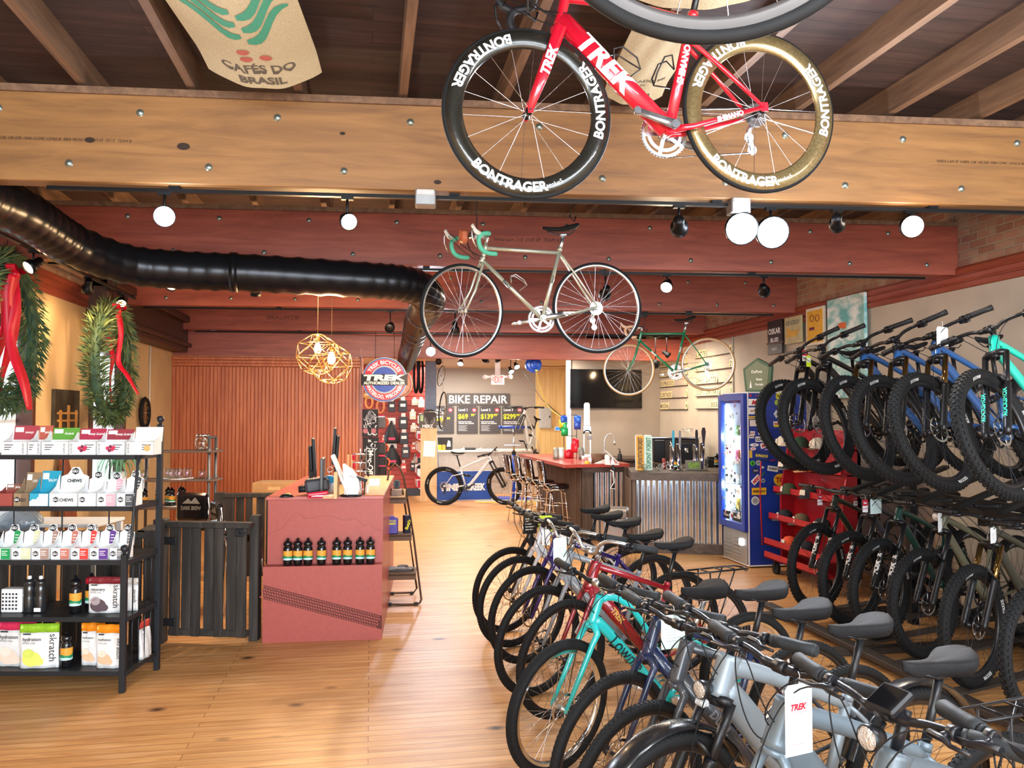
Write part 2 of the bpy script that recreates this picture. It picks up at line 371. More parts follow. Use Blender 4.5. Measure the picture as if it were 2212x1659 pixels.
_tl = N(drape, 'ShaderNodeBsdfTranslucent'); _mx = N(drape, 'ShaderNodeMixShader'); _tl.inputs[0].default_value = (.95, .95, .93, 1); _mx.inputs[0].default_value = .7
for a_, b_ in ((drape.node_tree.nodes['Principled BSDF'].outputs[0], _mx.inputs[1]), (_tl.outputs[0], _mx.inputs[2]), (_mx.outputs[0], drape.node_tree.nodes['Material Output'].inputs[0])): drape.node_tree.links.new(a_, b_)
for i, (a, b) in enumerate((W1, W2)):
    f = M(); x0, x1 = XL-.2, XL+.03
    f.bx(x0, x1, a-.02, a+.06, WZ[0]-.05, WZ[1]+.05, .006).bx(x0, x1, b-.06, b+.02, WZ[0]-.05, WZ[1]+.05, .006).bx(x0, x1, a, b, WZ[1]-.05, WZ[1]+.06, .006).bx(x0, x1+.06, a, b, WZ[0]-.07, WZ[0], .006)
    f.bx(XL-.16, XL-.12, a, b, 1.70, 1.75).bx(XL-.16, XL-.12, (a+b)/2-.02, (a+b)/2+.02, WZ[0], WZ[1])
    w = struct(f.build('window_%d' % (i+1), frame_m))
    M().bx(XL-.145, XL-.14, a, b, WZ[0], WZ[1]).build('pane', GLASS, w)
    if i == 1: M().bx(XL-.10, XL-.095, a+.35*(b-a), b-.06, WZ[0], WZ[1]-.1).build('blind', drape, w)
    else: M().bx(XL-.10, XL-.095, a+.06, b-.1, WZ[0], WZ[1]-.1).build('blind', drape, w)
# right wall
struct(M().bx(XR, XR+.25, YF, YTV, 0, ZT+.02).build('wall_right', plaster))
struct(M().bx(XR, XR+.25, YF, 15.6, ZT+.02, 3.93).build('wall_right_upper', brick))
tr = M()
for z in (ZT-.02, ZT+.05, ZT+.12): tr.bx(XR-.035, XR, YF, YTV, z, z+.06, .01)
tr.bx(XR-.018, XR, YF, YTV, ZT-.02, ZT+.19); struct(tr.build('trim_3', trim_m))
# wall behind the bar with the television; its white end post
XTV = aY(1233, 880, YTV).x
struct(M().bx(XTV, XR+.25, YTV, YTV+.14, 0, 2.86).build('wall_bar', mat('taupe plaster', 'a1968a', .85, scale=2.5, var=.07, bump=.05)))
struct(M().bx(XTV-.055, XTV, YTV-.03, YTV+.16, 0, 2.86, .004).build('trim_4', WHITE))
struct(M().bx(XTV-.1, XR, YTV-.06, YTV+.16, 2.86, 3.10, .01).build('trim_5', trim_m))
# back room: grey repair wall, knotty pine panel, red slatwall, low pine ceiling
XP0, XP1 = aY(1157, 880, YB).x, XTV+1.2
struct(M().bx(-2.4, XP0, YB, YB+.2, 0, 3).build('wall_back', greyw))
bb = M()
for z, h in ((1.58, .03), (2.23, .02)): bb.bx(aY(940, 880, YB).x, XP0, YB-.012, YB, z, z+h)
struct(bb.build('trim_6', greyw))
pp = M(); x = XP0
while x < XP1: pp.bx(x, min(x+.118, XP1), YB-.02, YB+.2, 0, 3, .004); x += .12
struct(pp.build('wall_pine', pine))
struct(M().bx(XP1, XP1+.1, YTV+.14, YB, 0, 3).build('wall_side', pine))
struct(M().bx(-3.2, XP1, 14.2, YB+.2, 2.86, 2.95).build('ceiling_back', pinec))
struct(M().bx(-3.4, XR+.3, 15.55, 15.7, 2.95, 4).build('wall_over_back', plank_m))
# big laminated beams, a little askew to the walls
bd = (RT+V((FW.x, FW.y, 0)).normalized()*.098); bd.z = 0; bd.normalize(); bn = V((-bd.y, bd.x, 0))
def beam(ypx, zb, h, m, th=.134, x0=XL, x1=XR, plate=True):
    r = ray(1100, ypx); p = EYE+r*((zb-1.8)/r.z)
    a = p+bd*((x0-p.x)/bd.x); b = p+bd*((x1-p.x)/bd.x)
    X = basis(a, bd, bn); L = (b-a).length
    o = struct(M().bx(0, L, 0, th, 0, h, .004).build('ceiling_beam', m, X=X))
    if plate: struct(M().bx(0, L, -.01, th+.01, h, h+.04).build('beam_plate', joist_m, X=X))
    return o, X, L
B1, B1X, B1L = beam(416, 3.10, .50, beam_y)
B2, B2X, _ = beam(577, 3.10, .46, beam_r); B3, B3X, _ = beam(668, 3.10, .46, beam_r); B4, B4X, _ = beam(718, 3.10, .46, beam_r)
struct(M().bx(-3.2, XTV+.1, 14.05, 14.2, 2.80, 3.2, .004).build('ceiling_beam', beam_r))
struct(M().bx(-3.2, XR, 13.62, 13.76, 2.72, 3.1, .004).build('ceiling_beam', beam_r))
bolt = M().lathe([(0, -.012), (.016, -.009), (.02, -.003), (.022, 0)], ax='y', n=12).mesh('bolt', mat('galvanised bolt head', '8d9a95', .35, .8))
for X, rows in ((B1X, ((.40, .30), (.10, .68))), (B2X, ((.38, .3), (.09, .68))), (B3X, ((.38, .3), (.09, .68)))):
    par = {id(B1X): B1, id(B2X): B2, id(B3X): B3}[id(X)]
    for z, s0 in rows:
        s = s0
        while s < B1L-.1: obj('bolt', bolt, par, (s, 0, z)); s += .76
stamp = mat('black mill stamp ink', '2c1d12', .7)
def stamp_on(par, s, z, txt, h, sh=.25): M().text(txt, basis((s, -.0015, z), (1, 0, 0), (0, 0, 1)), h=h, al='l', shear=sh).build('mill_stamp', stamp, par)
stamp_on(B1, .62, .235, 'Boise Alexandria - EAP VERSA-LAM SP 3100Fb 2.0E 10E ESR 1040 CCMC 12742-R  BBA 98/3619  03.29.05  03:15  TEAM B', .016)
stamp_on(B1, 6.6, .27, 'VERSA-LAM SP 3100Fb 2.0E 10E ESR 1040 CCMC 12742-R BBA', .016)
stamp_on(B2, 4.2, .25, 'Versa-Lam 2.0E 3100 SP  TEAM B', .03); stamp_on(B3, 3.1, .25, 'Versa-Lam', .05); stamp_on(B3, 4.2, .28, 'Versa-Lam 2.0E 3100', .035); stamp_on(B4, 1.5, .2, 'VERSA-LAM 2.0E', .05)
# pencil marks and dark knots on the near beam
kn = M()
for s, z, r in ((2.06, .215, .026), (1.55, .235, .02), (3.5, .05, .016), (2.95, .32, .012)): kn.disc(r, basis((s, -.0003, z), (1, 0, 0), (0, 0, 1)) @ MX.Diagonal((1.4, .8, 1, 1)), 12, .001)
kn.build('knot', stamp, B1)
# tongue-and-groove red wood wall behind the counter
YW = 13.6; xw0, xw1 = XL, aY(776, 900, YW).x
tw = wood('red cedar tongue and groove', '9c4c28', 'c8784a', 'b06038', rough=.42, scale=(14, 14, .8), bump=.1)
m = M(); x = xw0
while x < xw1-.01: m.bx(x, min(x+.056, xw1), YW, YW+.1, 0, 2.55, .009); x += .0575
m.bx(xw0, xw1, YW+.02, YW+.12, 0, 2.55)
struct(m.build('wall_counter', tw))
m = M()
for z, o in ((2.55, .03), (2.60, .045), (2.65, .06)): m.bx(xw0, xw1+.02, YW-o, YW+.12, z, z+.045, .01)
struct(m.bx(xw0, xw1+.02, YW-.02, YW+.12, 2.55, 2.72).build('trim_7', tw))
struct(M().bx(xw1, xw1+.05, YW-.02, 15.5, 0, 2.86).build('trim_8', trim_m))
# ---------------------------------------------------------------- lights on tracks
TRK = mat('black track metal', '121316', .4, .5)
LENS = {}
def lens(col, e):
    k = (col, e)
    if k not in LENS: LENS[k] = mat('lit lamp lens %d' % len(LENS), col, .3, emit=e, var=0)
    return LENS[k]
def lamp(pos, aim, label, on=None, r=.05, power=30, col='ffd9a8', ang=85, hang=.12, top=3.066, group='track lights', ln=.13, em=60):
    """track lamp head centred at pos facing aim"""
    pos = V(pos); hang = top-pos.z; d = (V(aim)-pos).normalized(); q = d.to_track_quat('Z', 'Y').to_matrix().to_4x4()
    t = thing('track_light', label, 'track light', pos, group=None)
    m = M().at(q).lathe([(0, -ln*.6), (r*.55, -ln*.6), (r*.62, -ln*.5), (r*.62, -.01), (r*.95, .005), (r, .02), (r, ln*.45), (r*.93, ln*.45), (r*.9, ln*.3)], n=20)
    m.build('housing', TRK, t)
    M().tube([(0, 0, 0), (0, 0, hang*.6), (0, 0, hang)], .008, 8).cb((0, 0, hang-.008), (.07, .03, .018)).build('stem', TRK, t)
    if on:
        M().at(q).lathe([(0, ln*.36), (r*.6, ln*.35), (r*.9, ln*.30)], n=20).build('lens', lens(col, em), t)
        c = lin(col); l = spot('lamp_beam', pos+d*(ln*.55), pos+d*3, power, c[:3], ang, r*.8)
        if power > 60: point('lamp_spill', pos+d*(ln*.62), power*.10, c[:3], r)
    else: M().at(q).lathe([(0, ln*.36), (r*.6, ln*.35), (r*.9, ln*.30)], n=20).build('lens', DKM, t)
    return t
def track(X, s0, s1, y, z, label, drops=()):
    t = thing('light_track', label, 'light track', X=X)
    M().bx(s0, s1, y-.017, y+.017, z-.02, z).build('rail', TRK, t)
    for s in drops: M().bx(s-.03, s+.03, y-.03, y+.03, z, z+.014).build('clip', TRK, t)
    return t
for X, lab in ((B1X, 'black track under the nearest orange beam'), (B2X, 'black track under the second beam'), (B3X, 'black track under the third beam'), (B4X, 'black track under the fourth beam')):
    track(X, 1.3 if X is B1X else .4, B1L-.3, .067, -.015, lab, (2.0, 3.6, 5.2, 6.6))
jb = mat('galvanised junction box', '9a9c9e', .4, .7)
for s, lab in ((3.43, 'grey connector box left of the two on the nearest track'), (5.33, 'grey connector box right of the two on the nearest track')):
    o = M().bx(s-.06, s+.06, -.02, .08, -.09, .0, .006).build('connector_box', jb, X=B1X); tag(o, lab, 'connector box')
    M().bx(s-.05, s+.05, -.025, -.02, -.03, .0, .002).build('lid', mat('clear box lid', 'c8cacc', .2), o)
def lp(px, py, d):
    if isinstance(d, MX):      # on the vertical plane under a track
        o_ = d.translation+bn*.067; r = ray(px, py); return EYE+r*((o_-EYE).dot(bn)/r.dot(bn))
    return aX(px, py, -2.6) if d == 'L' else aD(px, py, d)
track(basis((-2.6, 0, 3.085), (0, 1, 0), (-1, 0, 0)), 4.8, 9.6, 0, 0, 'black track running along the left wall', (5.2, 7.1, 9.5))
COOL = 'e4f0ff'; WARM = 'ffcf9a'
lamp(lp(355, 466, B1X), (0, 0, 1.4), 'dazzling cool white track lamp left of centre on the near track', 1, .06, 85, COOL, 110, .1, em=220)
lamp(lp(750, 476, B1X), lp(850, 560, 3.9), 'warm lit track lamp tilted right on the near track', 1, .05, 30, WARM, 90, .13, em=60)
lamp(lp(1467, 487, B1X), lp(1480, 700, 6.5), 'unlit black track lamp above the fridge side of the near track', None, .055, hang=.13)
lamp(lp(1600, 492, B1X), (1.1, 1, 1.6), 'dazzling white lamp, left of the touching pair on the near track', 1, .1, 130, COOL, 120, .1, em=260)
lamp(lp(1665, 500, B1X), (1.6, 1, 1.6), 'added second dazzling lamp, right of the touching pair on the near track', 1, .1, 110, COOL, 120, .1, em=260)  # second lamp added and both faces enlarged to spread one lamp's glare
lamp(lp(1965, 488, B1X), (2.2, 1.2, 1.9), 'bright warm white lamp in front of the brick wall', 1, .07, 90, 'ffe9d2', 120, .12, em=200)
lamp(lp(1808, 480, B1X), lp(1830, 700, 7), 'unlit lamp between the dazzling pair and the brick wall lamp', None, .05, hang=.12)
lamp(lp(72, 572, 'L'), (-3.05, 6.2, 2.4), 'bright warm lamp over the left wreath', 1, .055, 40, WARM, 110, .15, em=120)
lamp(lp(190, 619, 'L'), (-3.0, 9.0, 2.0), 'warm lamp washing the tan wall between the wreaths', 1, .055, 45, WARM, 110, .2, em=90)
lamp(lp(262, 650, 'L'), lp(262, 900, 7.2), 'lit lamp pointing down at the bow of the right wreath', 1, .05, 22, WARM, 80, .2, em=60)
lamp(lp(372, 611, B2X), lp(330, 700, 6.6), 'black track lamp under the duct, pointing down left', 1, .05, 8, WARM, 60, .12, em=10)
lamp(lp(552, 625, B2X), lp(556, 760, 7.2), 'black track lamp under the duct with a bright face', 1, .045, 15, COOL, 80, .12, em=50)
lamp(lp(843, 706, B3X), lp(820, 760, 9.4), 'unlit lamp just left of the duct drop', None, .06, hang=.15)
lamp(lp(983, 708, B3X), lp(990, 800, 10), 'unlit lamp seen through the front wheel of the silver hanging bike', None, .055, hang=.15)
lamp(lp(1308, 632, B2X), lp(1290, 700, 7.8), 'unlit lamp seen through the rear wheel of the silver hanging bike', None, .055, hang=.15)
lamp(lp(1441, 616, B2X), (1.5, 5, 1.5), 'warm bright lamp above the green hanging bike', 1, .055, 50, 'ffe6c4', 110, .12, em=140)
lamp(lp(1650, 626, B2X), lp(1665, 680, 8.0), 'unlit black lamp near the right brick wall', None, .055, hang=.12)
lamp(lp(930, 758, B4X), (1.0, 8, 1.2), 'dazzling cool lamp at the top of the blue post', 1, .08, 70, COOL, 120, .1, em=240)
lamp(lp(1416, 785, B4X), lp(1450, 860, 14.6), 'warm lamp lighting the drinks menu board', 1, .07, 30, WARM, 100, .2, em=120)
lamp(lp(1440, 765, B4X), lp(1560, 850, 13.2), 'menu board lamp facing the fridge', 1, .05, 25, WARM, 100, .2, em=40)
for i, (px, py, d, ax_, ay, on, lab) in enumerate((
    (1054, 765, 14.6, 1054, 830, 0, 'black lamp head at the left of the repair track, pointing down'), (1075, 777, 14.8, 1085, 760, 0, 'black lamp head tilted right on the repair track'), (1050, 778, 14.7, 1030, 765, 0, 'black lamp head tilted left on the repair track'),
    (995, 783, 15, 990, 810, 1, 'small lit lamp head over the repair sign'), (947, 779, 14.4, 950, 800, 0, 'black lamp head right of the blue post'), (1131, 758, 14.6, 1140, 790, 1, 'lit chrome lamp head above the hose reel'),
    (1103, 800, 15.6, 1118, 830, 1, 'lit lamp head left of the hose reel'), (1115, 790, 15.2, 1130, 815, 1, 'lit lamp head touching the hose reel'))):
    lamp(lp(px, py, d), lp(ax_, ay, d-.3), lab, on or None, .055, 14, 'fff0dc', 100, .15, top=2.86, em=60)
track(MX.Identity(4), .55, 2.9, 14.55, 2.84, 'black track on the pine ceiling of the repair room', (1, 2))
# recessed ceiling lights in the back room
dl_m = lens('fff0d8', 30)
for i, (px, py, lab) in enumerate(((1192, 767, 'round recessed light near the hose reel'), (1014, 803, 'round recessed light over the repair sign'), (823, 757, 'round recessed light above the round dealer sign'), (1240, 800, 'round recessed light by the pine wall'))):
    p = aZ(px, py, 2.855)
    t = thing('ceiling_light', lab, 'ceiling light', (p.x, p.y, 2.86)); M().lathe([(.11, 0), (.125, -.006), (.11, -.012), (.1, -.004)], n=28, closed=True).build('frame', WHITE, t)
    M().lathe([(0, -.006), (.1, -.006)], n=24).build('diffuser', dl_m, t)
    area('downlight', (p.x, p.y, 2.83), (p.x, p.y, 0), .2, .2, 45, (1, .9, .76))
area('repair_room_light', (1.9, 17.6, 2.8), (1.9, 17.6, 0), 1.6, 1.0, 85, (1, .92, .82))
area('bar_ceiling_light', (4.3, 12.3, 3.0), (4.3, 12.6, 0), 1.2, 1.0, 45, (1, .88, .72))
# ---------------------------------------------------------------- spiral duct
duct_m = mat('black spiral duct sheet metal', '1d1e22', .28, .55, scale=8, var=.1)
pts = [aD(x, y, d) for x, y, d in ((-330, 330, 3.4), (-60, 415, 4.6), (50, 462, 5.15), (160, 530, 5.8), (280, 572, 6.2), (400, 584, 6.35), (520, 589, 6.45), (660, 597, 6.6), (800, 606, 6.78), (868, 612, 6.9), (912, 628, 7.1), (925, 655, 7.5), (905, 690, 8.8), (893, 730, 11.0), (881, 768, 13.3), (874, 788, 14.0))]
sp = smooth_path(pts, 9)
dt = thing('air_duct', 'large black spiral duct curving from the left wall and dropping behind the beams', 'duct', sp[0])
m = M(); o0 = sp[0]
# resample at even steps for the spiral seams
ev = [sp[0]]
for a, b in zip(sp, sp[1:]):
    L = (b-a).length; n_ = max(1, int(L/.034))
    for i in range(1, n_+1): ev.append(a+(b-a)*i/n_)
rr = [.146+(.010 if i % 3 == 0 else 0) for i in range(len(ev))]
m.tube([p-o0 for p in ev], rr, 28, ref=(0.3, .2, 1), caps=True).build('duct_pipe', duct_m, dt)
for i in (int(len(ev)*k) for k in (.28, .49, .60, .665, .72)):
    c = ev[i]; t_ = (ev[i+1]-ev[i-1]).normalized()
    M().tube([c-t_*.03-o0, c+t_*.03-o0], .158, 28, ref=(.3, .2, 1)).build('joint_collar', duct_m, dt)
for s_ in (.52, .64):
    c = ev[int(len(ev)*s_)]
    m = M(); m.tube([c-o0+V((0, 0, 1.0)), c-o0+V((0, .16, .0)), c-o0+V((0, 0, -.165)), c-o0+V((0, -.16, 0)), c-o0+V((.0, 0, 1.0))], .012, 6); m.build('hanger_strap', RUB, dt)
# ---------------------------------------------------------------- coffee sacks slung under the joists
jute = mat('natural jute burlap', 'b9ac8c', .95, scale=220, var=.25, bump=.3); leafg = mat('green printed ink', '3f8f73', .9, scale=200, var=.2); inkb = mat('faded brown printed ink', '5c5246', .9, scale=200, var=.25); inkr = mat('faded red printed ink', 'b05a4c', .9)
def sack(name_lab, px0, px1, d0, d1, z, sag, cat='coffee sack'):
    a = aD(px0, 0, 1); b = aD(px1, 0, 1)
    def P(px, d): r = ray(px, 829.5); r = V((r.x, r.y, 0)); return EYE+r*(d/1.0)
    A, B = P(px0, (d0+d1)/2), P(px1, (d0+d1)/2); c = (A+B)/2; w = (B-A).length
    t = thing('burlap_sack', name_lab, cat, (c.x, c.y, z), -YAW*.55)
    ln = d1-d0; m = M(); nx, ny = 24, 18
    def S(u, v, e=0): # u across -1..1, v along 0..1 (far end = 1)
        zz = -sag*(1-u*u)*(.35+.65*v)-.004*sin(9*u+5*v)*(1-u*u)-.03*max(0, v-.86)/.14
        return V((u*w/2, (v-.5)*ln+.02*(1-u*u)*(v > .9), zz-e))
    for e, fl in ((0, 1), (.004, 0)):
        vs = [S(2*i/nx-1, j/ny, e) for j in range(ny+1) for i in range(nx+1)]
        fs = [(j*(nx+1)+i, j*(nx+1)+i+1, (j+1)*(nx+1)+i+1, (j+1)*(nx+1)+i) for j in range(ny) for i in range(nx)]
        m.add(vs, fs if fl else [f[::-1] for f in fs], True)
    m.build('cloth', jute, t)
    return t, (lambda x, y: S(max(-1, min(1, x*2/w)), max(0, min(1, .5+y/ln)), .007)), w, ln
t, fn, w, ln = sack('cream coffee sack with green leaf print slung under the rafters', 352, 638, 2.95, 4.22, 3.64, .09)
g = M()
def leaf(side, k):     # one curved blade, tip outside
    y0 = .30-.085*k; pts = []
    c_ = lambda q: y0-.20+.21*q-.035*sin(2*pi*q); h_ = lambda q: .030*sin(pi*min(1, .12+.86*q))+.004
    for i in range(9): q = i/8; pts.append((side*(.008+.185*q), c_(q)+h_(q)))
    for i in range(8, -1, -1): q = i/8; pts.append((side*(.008+.185*q), c_(q)-h_(q)))
    return pts
def flatpoly(m, pts, fn, flip=False):
    n = len(pts)//2
    for i in range(n-1):
        q = [pts[i], pts[i+1], pts[2*n-2-i], pts[2*n-1-i]]; K = 3
        for a in range(K):
            L0 = [(q[0][0]+(q[3][0]-q[0][0])*a/K, q[0][1]+(q[3][1]-q[0][1])*a/K), (q[1][0]+(q[2][0]-q[1][0])*a/K, q[1][1]+(q[2][1]-q[1][1])*a/K)]
            L1 = [(q[0][0]+(q[3][0]-q[0][0])*(a+1)/K, q[0][1]+(q[3][1]-q[0][1])*(a+1)/K), (q[1][0]+(q[2][0]-q[1][0])*(a+1)/K, q[1][1]+(q[2][1]-q[1][1])*(a+1)/K)]
            m.add([fn(*L0[0]), fn(*L0[1]), fn(*L1[1]), fn(*L1[0])], [(0, 1, 2, 3)])
def sk(f, s=1.0, dy=0): return lambda x, y: f(x*s, -(y*s)+dy)
F = sk(fn, 1.3, .07)
for k in range(3): flatpoly(g, leaf(-1, k), F); flatpoly(g, leaf(1, k+.5), F)
g.build('leaf_print', leafg, t)
g = M()
for x, y in ((-.03, -.19), (-.03, -.245), (.045, -.235)):
    c = [(x+.024*cos(2*pi*i/12), y+.02*sin(2*pi*i/12)) for i in range(12)]; g = M(); flatpoly(g, c[:6]+c[6:], F); g.build('berry_print', inkr, t)
g = M().mat(0); g.text('CAFÉS DO', None, h=.056, bold=.03, fn=lambda x, y: fn(x, -(y-.30)+.18)); g.text('BRASIL', None, h=.056, bold=.03, fn=lambda x, y: fn(x, -(y-.385)+.18)); g.build('lettering', inkb, t)
t, fn2, w2, l2 = sack('tan coffee sack with small black lettering behind the red bike', 1338, 1480, 3.75, 4.55, 3.64, .05)
g = M()
for k, (s_, h) in enumerate((('CERRADO MI', .03), ('16.02', .02), ('CAF', .02), ('OIL NO 60', .024))): g.text(s_, None, h=h, bold=.01, fn=lambda x, y, k=k: fn2(x, -y+.18+.05*k))
g.build('lettering', inkb, t)
t, fn3, w3, l3 = sack('sack with a black printed figure just behind the nearest beam', 900, 1010, 5.15, 5.7, 3.5, .10)
g = M(); c = [(.07*cos(2*pi*i/14), .05*sin(2*pi*i/14)+.1) for i in range(14)]; flatpoly(g, c, fn3); g.text('SPECIAL COFFEE', None, h=.025, fn=lambda x, y: fn3(x, -y+.2)); g.build('print', inkb, t)
t, fn4, w4, l4 = sack('sack with a dark round print above the big wheel', 1390, 1740, 2.6, 3.45, 3.64, .05)
g = M(); c = [(.13*cos(2*pi*i/20), .13*sin(2*pi*i/20)+.12) for i in range(20)]; flatpoly(g, c, fn4); g.build('print', inkb, t)
area('middle_track_lamps', (1.0, 8.3, 3.04), (1.0, 8.6, 0), 4.0, .2, 100, (1, .88, .74)); area('far_track_lamps', (1.2, 11.8, 3.04), (1.2, 12.4, 0), 3.0, .2, 75, (1, .86, .7))
# conduits and pipes
cp = mat('painted conduit', 'cfc6b6', .5)
p = aX(1582, 760, XR-.02); o = M().cyl((0, 0, 0), (0, 0, 1.35), .013, 10).build('conduit_pipe', cp, X=T(XR-.016, p.y, 1.62)); tag(o, 'thin pale conduit on the right wall beside the drinks menu', 'pipe')
p = aX(325, 800, XL+.02); o = M().cyl((0, 0, 0), (0, 0, 1.9), .012, 10).build('conduit_pipe', cp, X=T(XL+.014, p.y, .9)); tag(o, 'thin tan conduit on the left wall near the red wood wall', 'pipe')
p = aY(461, 760, YW+.2); o = M().tube(smooth_path([(0, 0, .5), (0, 0, .15), (.02, 0, .05), (.1, .1, -.02)], 5), .05, 14).lathe([(.05, .20), (.06, .20), (.06, .24), (.05, .24)], n=14).build('vent_pipe', WHITE, X=T(p.x, p.y, 2.75)); tag(o, 'white elbow vent pipe above the red wood wall', 'pipe')
# ================================================================ bicycles
# bike frame of reference: x forward, y to the rider's left, z up; rear axle above the origin
def wheel_meshes(kind, rimc='black'):
    """tyre, rim, spokes, hub (and rotor) meshes centred on the axle, turning about y"""
    key = (kind, rimc)
    if key in WM: return WM[key]
    spec = {  # outer radius, tyre half width, tread, rim depth, rim half width, spokes
        'aero': (.339, .0125, 0, .062, .0135, 18), 'road': (.338, .012, 0, .014, .010, 32), 'tan': (.338, .012, 0, .014, .010, 32),
        'mtb': (.374, .034, 2, .022, .016, 28), 'mtbw': (.368, .030, 2, .022, .016, 28), 'hyb': (.352, .021, 1, .018, .012, 28), 'cruise': (.338, .027, 3, .020, .016, 32),
        'fat': (.352, .028, 1, .020, .015, 28), 'big': (.338, .0135, 0, .026, .0115, 20)}[kind]
    R, w, tread, rd, rw, ns = spec
    m = M(); n = 88; pf = []; ks = []
    N_ = 12
    for i in range(N_):
        g = -pi/2+2*pi*i/N_+pi/N_
        pf.append((R-w+w*sin(g)*.98, w*cos(g)))
    for i in range(N_):
        zc = (pf[i][0]+pf[(i+1) % N_][0])/2-(R-w); ks.append(1 if (kind in ('tan',) and zc < w*.55) else (1 if kind == 'aero' and -w*.5 < zc < -w*.1 else 0))
    m.lathe([(a, b) for a, b in pf], ax='y', n=n, closed=True, ks=ks)
    if tread == 2:    # knobs in staggered rows
        for i in range(64):
            a0 = 2*pi*i/64
            for (ga, dw, dl, h, ph) in ((0, .0085, .0066, .006, 0), (.48, .0062, .007, .006, .5), (-.48, .0062, .007, .006, .5), (1.0, .0058, .0085, .008, 0), (-1.0, .0058, .0085, .008, 0)):
                a = a0+ph*2*pi/64; rr = R-w+(w+h*.35)*cos(ga); yy = (w+h*.3)*sin(ga)
                X = RY(-a) @ T(rr, yy, 0) @ RZ(ga); m.at(X); m.bx(-h*.5, h*.5, -dw, dw, -dl, dl)
        m.at(None)
        m.mat(2)
        for side in (1, -1):
            for a0 in (RAD(75), RAD(255), RAD(165)):
                def fn(u, v, a0=a0, side=side):
                    r = R-1.42*w-v; a = a0-side*u/(R-1.4*w); return V((r*cos(a), side*(w*sqrt(max(0, 1-((r-(R-w))/w)**2))+.0012), r*sin(a)))
                m.text('MAXXIS', None, h=.017, bold=.03, spacing=1.1, fn=fn)
        m.mat(0)
    elif tread == 1:
        for i in range(96):
            a0 = 2*pi*i/96
            for ga in (-.75, -.25, .25, .75):
                a = a0+(.5 if abs(ga) < .5 else 0)*2*pi/96
                m.at(RY(-a) @ T(R-w+w*cos(ga), w*sin(ga), 0) @ RZ(ga)); m.bx(-.0006, .0014, -.0045, .0045, -.0042, .0042)
        m.at(None)
    elif tread == 3:
        for y in (-.017, -.010, -.003, .004, .011, .018):
            rr = R-w+sqrt(max(0, w*w-y*y)); m.lathe([(rr+.0012, y-.0018), (rr+.0012, y+.0018), (rr-.002, y+.0018), (rr-.002, y-.0018)], ax='y', n=64, closed=True)
    side2 = {'tan': mat('tan tyre sidewall', 'b08a5c', .8), 'aero': mat('gold tyre edge line', 'a08a3c', .6)}.get(kind, RUB)
    tyre = m.mesh('tire', [RUB, side2, mat('dull white tyre print', 'b8b8b8', .7)])
    ri = R-2*w+.004
    rm = {'black': BLACK, 'silver': ALU, 'chrome': CHR, 'carbon': mat('dark woven carbon', '23231f', .22, .2, scale=150, var=.35, coat=.6), 'gold': mat('gold and lit carbon rim', '8a7a55', .2, .6, scale=100, var=.2, coat=.5)}[rimc]  # the gold is real on spare wheels, painted sheen on the road bike
    if kind == 'aero': prof = [(ri+.008, rw), (ri-rd*.5, rw*1.06), (ri-rd+.006, rw*.5), (ri-rd, 0), (ri-rd+.006, -rw*.5), (ri-rd*.5, -rw*1.06), (ri+.008, -rw)]
    else: prof = [(ri+.007, rw), (ri+.004, rw*.8), (ri-rd*.6, rw*.85), (ri-rd, rw*.35), (ri-rd, -rw*.35), (ri-rd*.6, -rw*.85), (ri+.004, -rw*.8), (ri+.007, -rw)]
    m = M().lathe(prof, ax='y', n=72, closed=True)
    if kind == 'aero' :
        m.mat(1); rc = ri-rd*.42
        for side in (1, -1):
            for k_, a0 in enumerate((RAD(50), RAD(170), RAD(290))):
                def fn(u, v, a0=a0, side=side):
                    a = a0-side*u/rc*1.0; r = rc-v; return V((r*cos(a), side*(rw*1.06+.0008), r*sin(a)))
                m.text('BONTRAGER', None, h=.037, bold=.035, spacing=1.0, fn=fn)
        def fn2(u, v): a = RAD(290)-(u+.185)/rc; return V(((rc-v)*cos(a), rw*1.06+.0008, (rc-v)*sin(a)))
        m.text('aeolus5', None, h=.016, bold=.0, fn=fn2)
    if kind == 'mtbw': pass
    rim = m.mesh('rim', [rm, WHITE])
    hubr = .016 if kind not in ('mtb', 'mtbw', 'fat', 'hyb') else .022
    m = M()
    for i in range(ns):
        side = 1 if i % 2 else -1; a1 = 2*pi*i/ns; a0 = a1+(.9 if (i//2) % 2 else -.9)*(1 if ns > 22 else .3)
        m.tube([(hubr*cos(a0)*1.2, side*.026, hubr*sin(a0)*1.2), ((ri-rd+.004)*cos(a1), side*.002, (ri-rd+.004)*sin(a1))], .0011 if kind != 'aero' else .0013, 4, caps=False)
    spm = m.mesh('spokes', [STEEL if kind in ('road', 'tan', 'cruise', 'aero', 'big') else DKM])
    m = M().lathe([(0, -.055), (.006, -.055), (.007, -.034), (hubr, -.03), (hubr, -.024), (.011, -.018), (.011, .018), (hubr, .024), (hubr, .03), (.007, .034), (.006, .055), (0, .055)], ax='y', n=16)
    hub = m.mesh('hub', [ALU if rimc in ('silver', 'chrome') else DKM])
    m = M(); ro = .08
    m.lathe([(ro, .034), (ro, .036), (ro-.012, .036), (ro-.012, .034)], ax='y', n=40, closed=True, smooth=False)
    for i in range(6): a = 2*pi*i/6; m.tube([(.018*cos(a), .035, .018*sin(a)), ((ro-.006)*cos(a+.5), .035, (ro-.006)*sin(a+.5))], .0022, 4)
    rot = m.mesh('brake_rotor', [STEEL])
    WM[key] = (tyre, rim, spm, hub, rot, R); return WM[key]
WM = {}
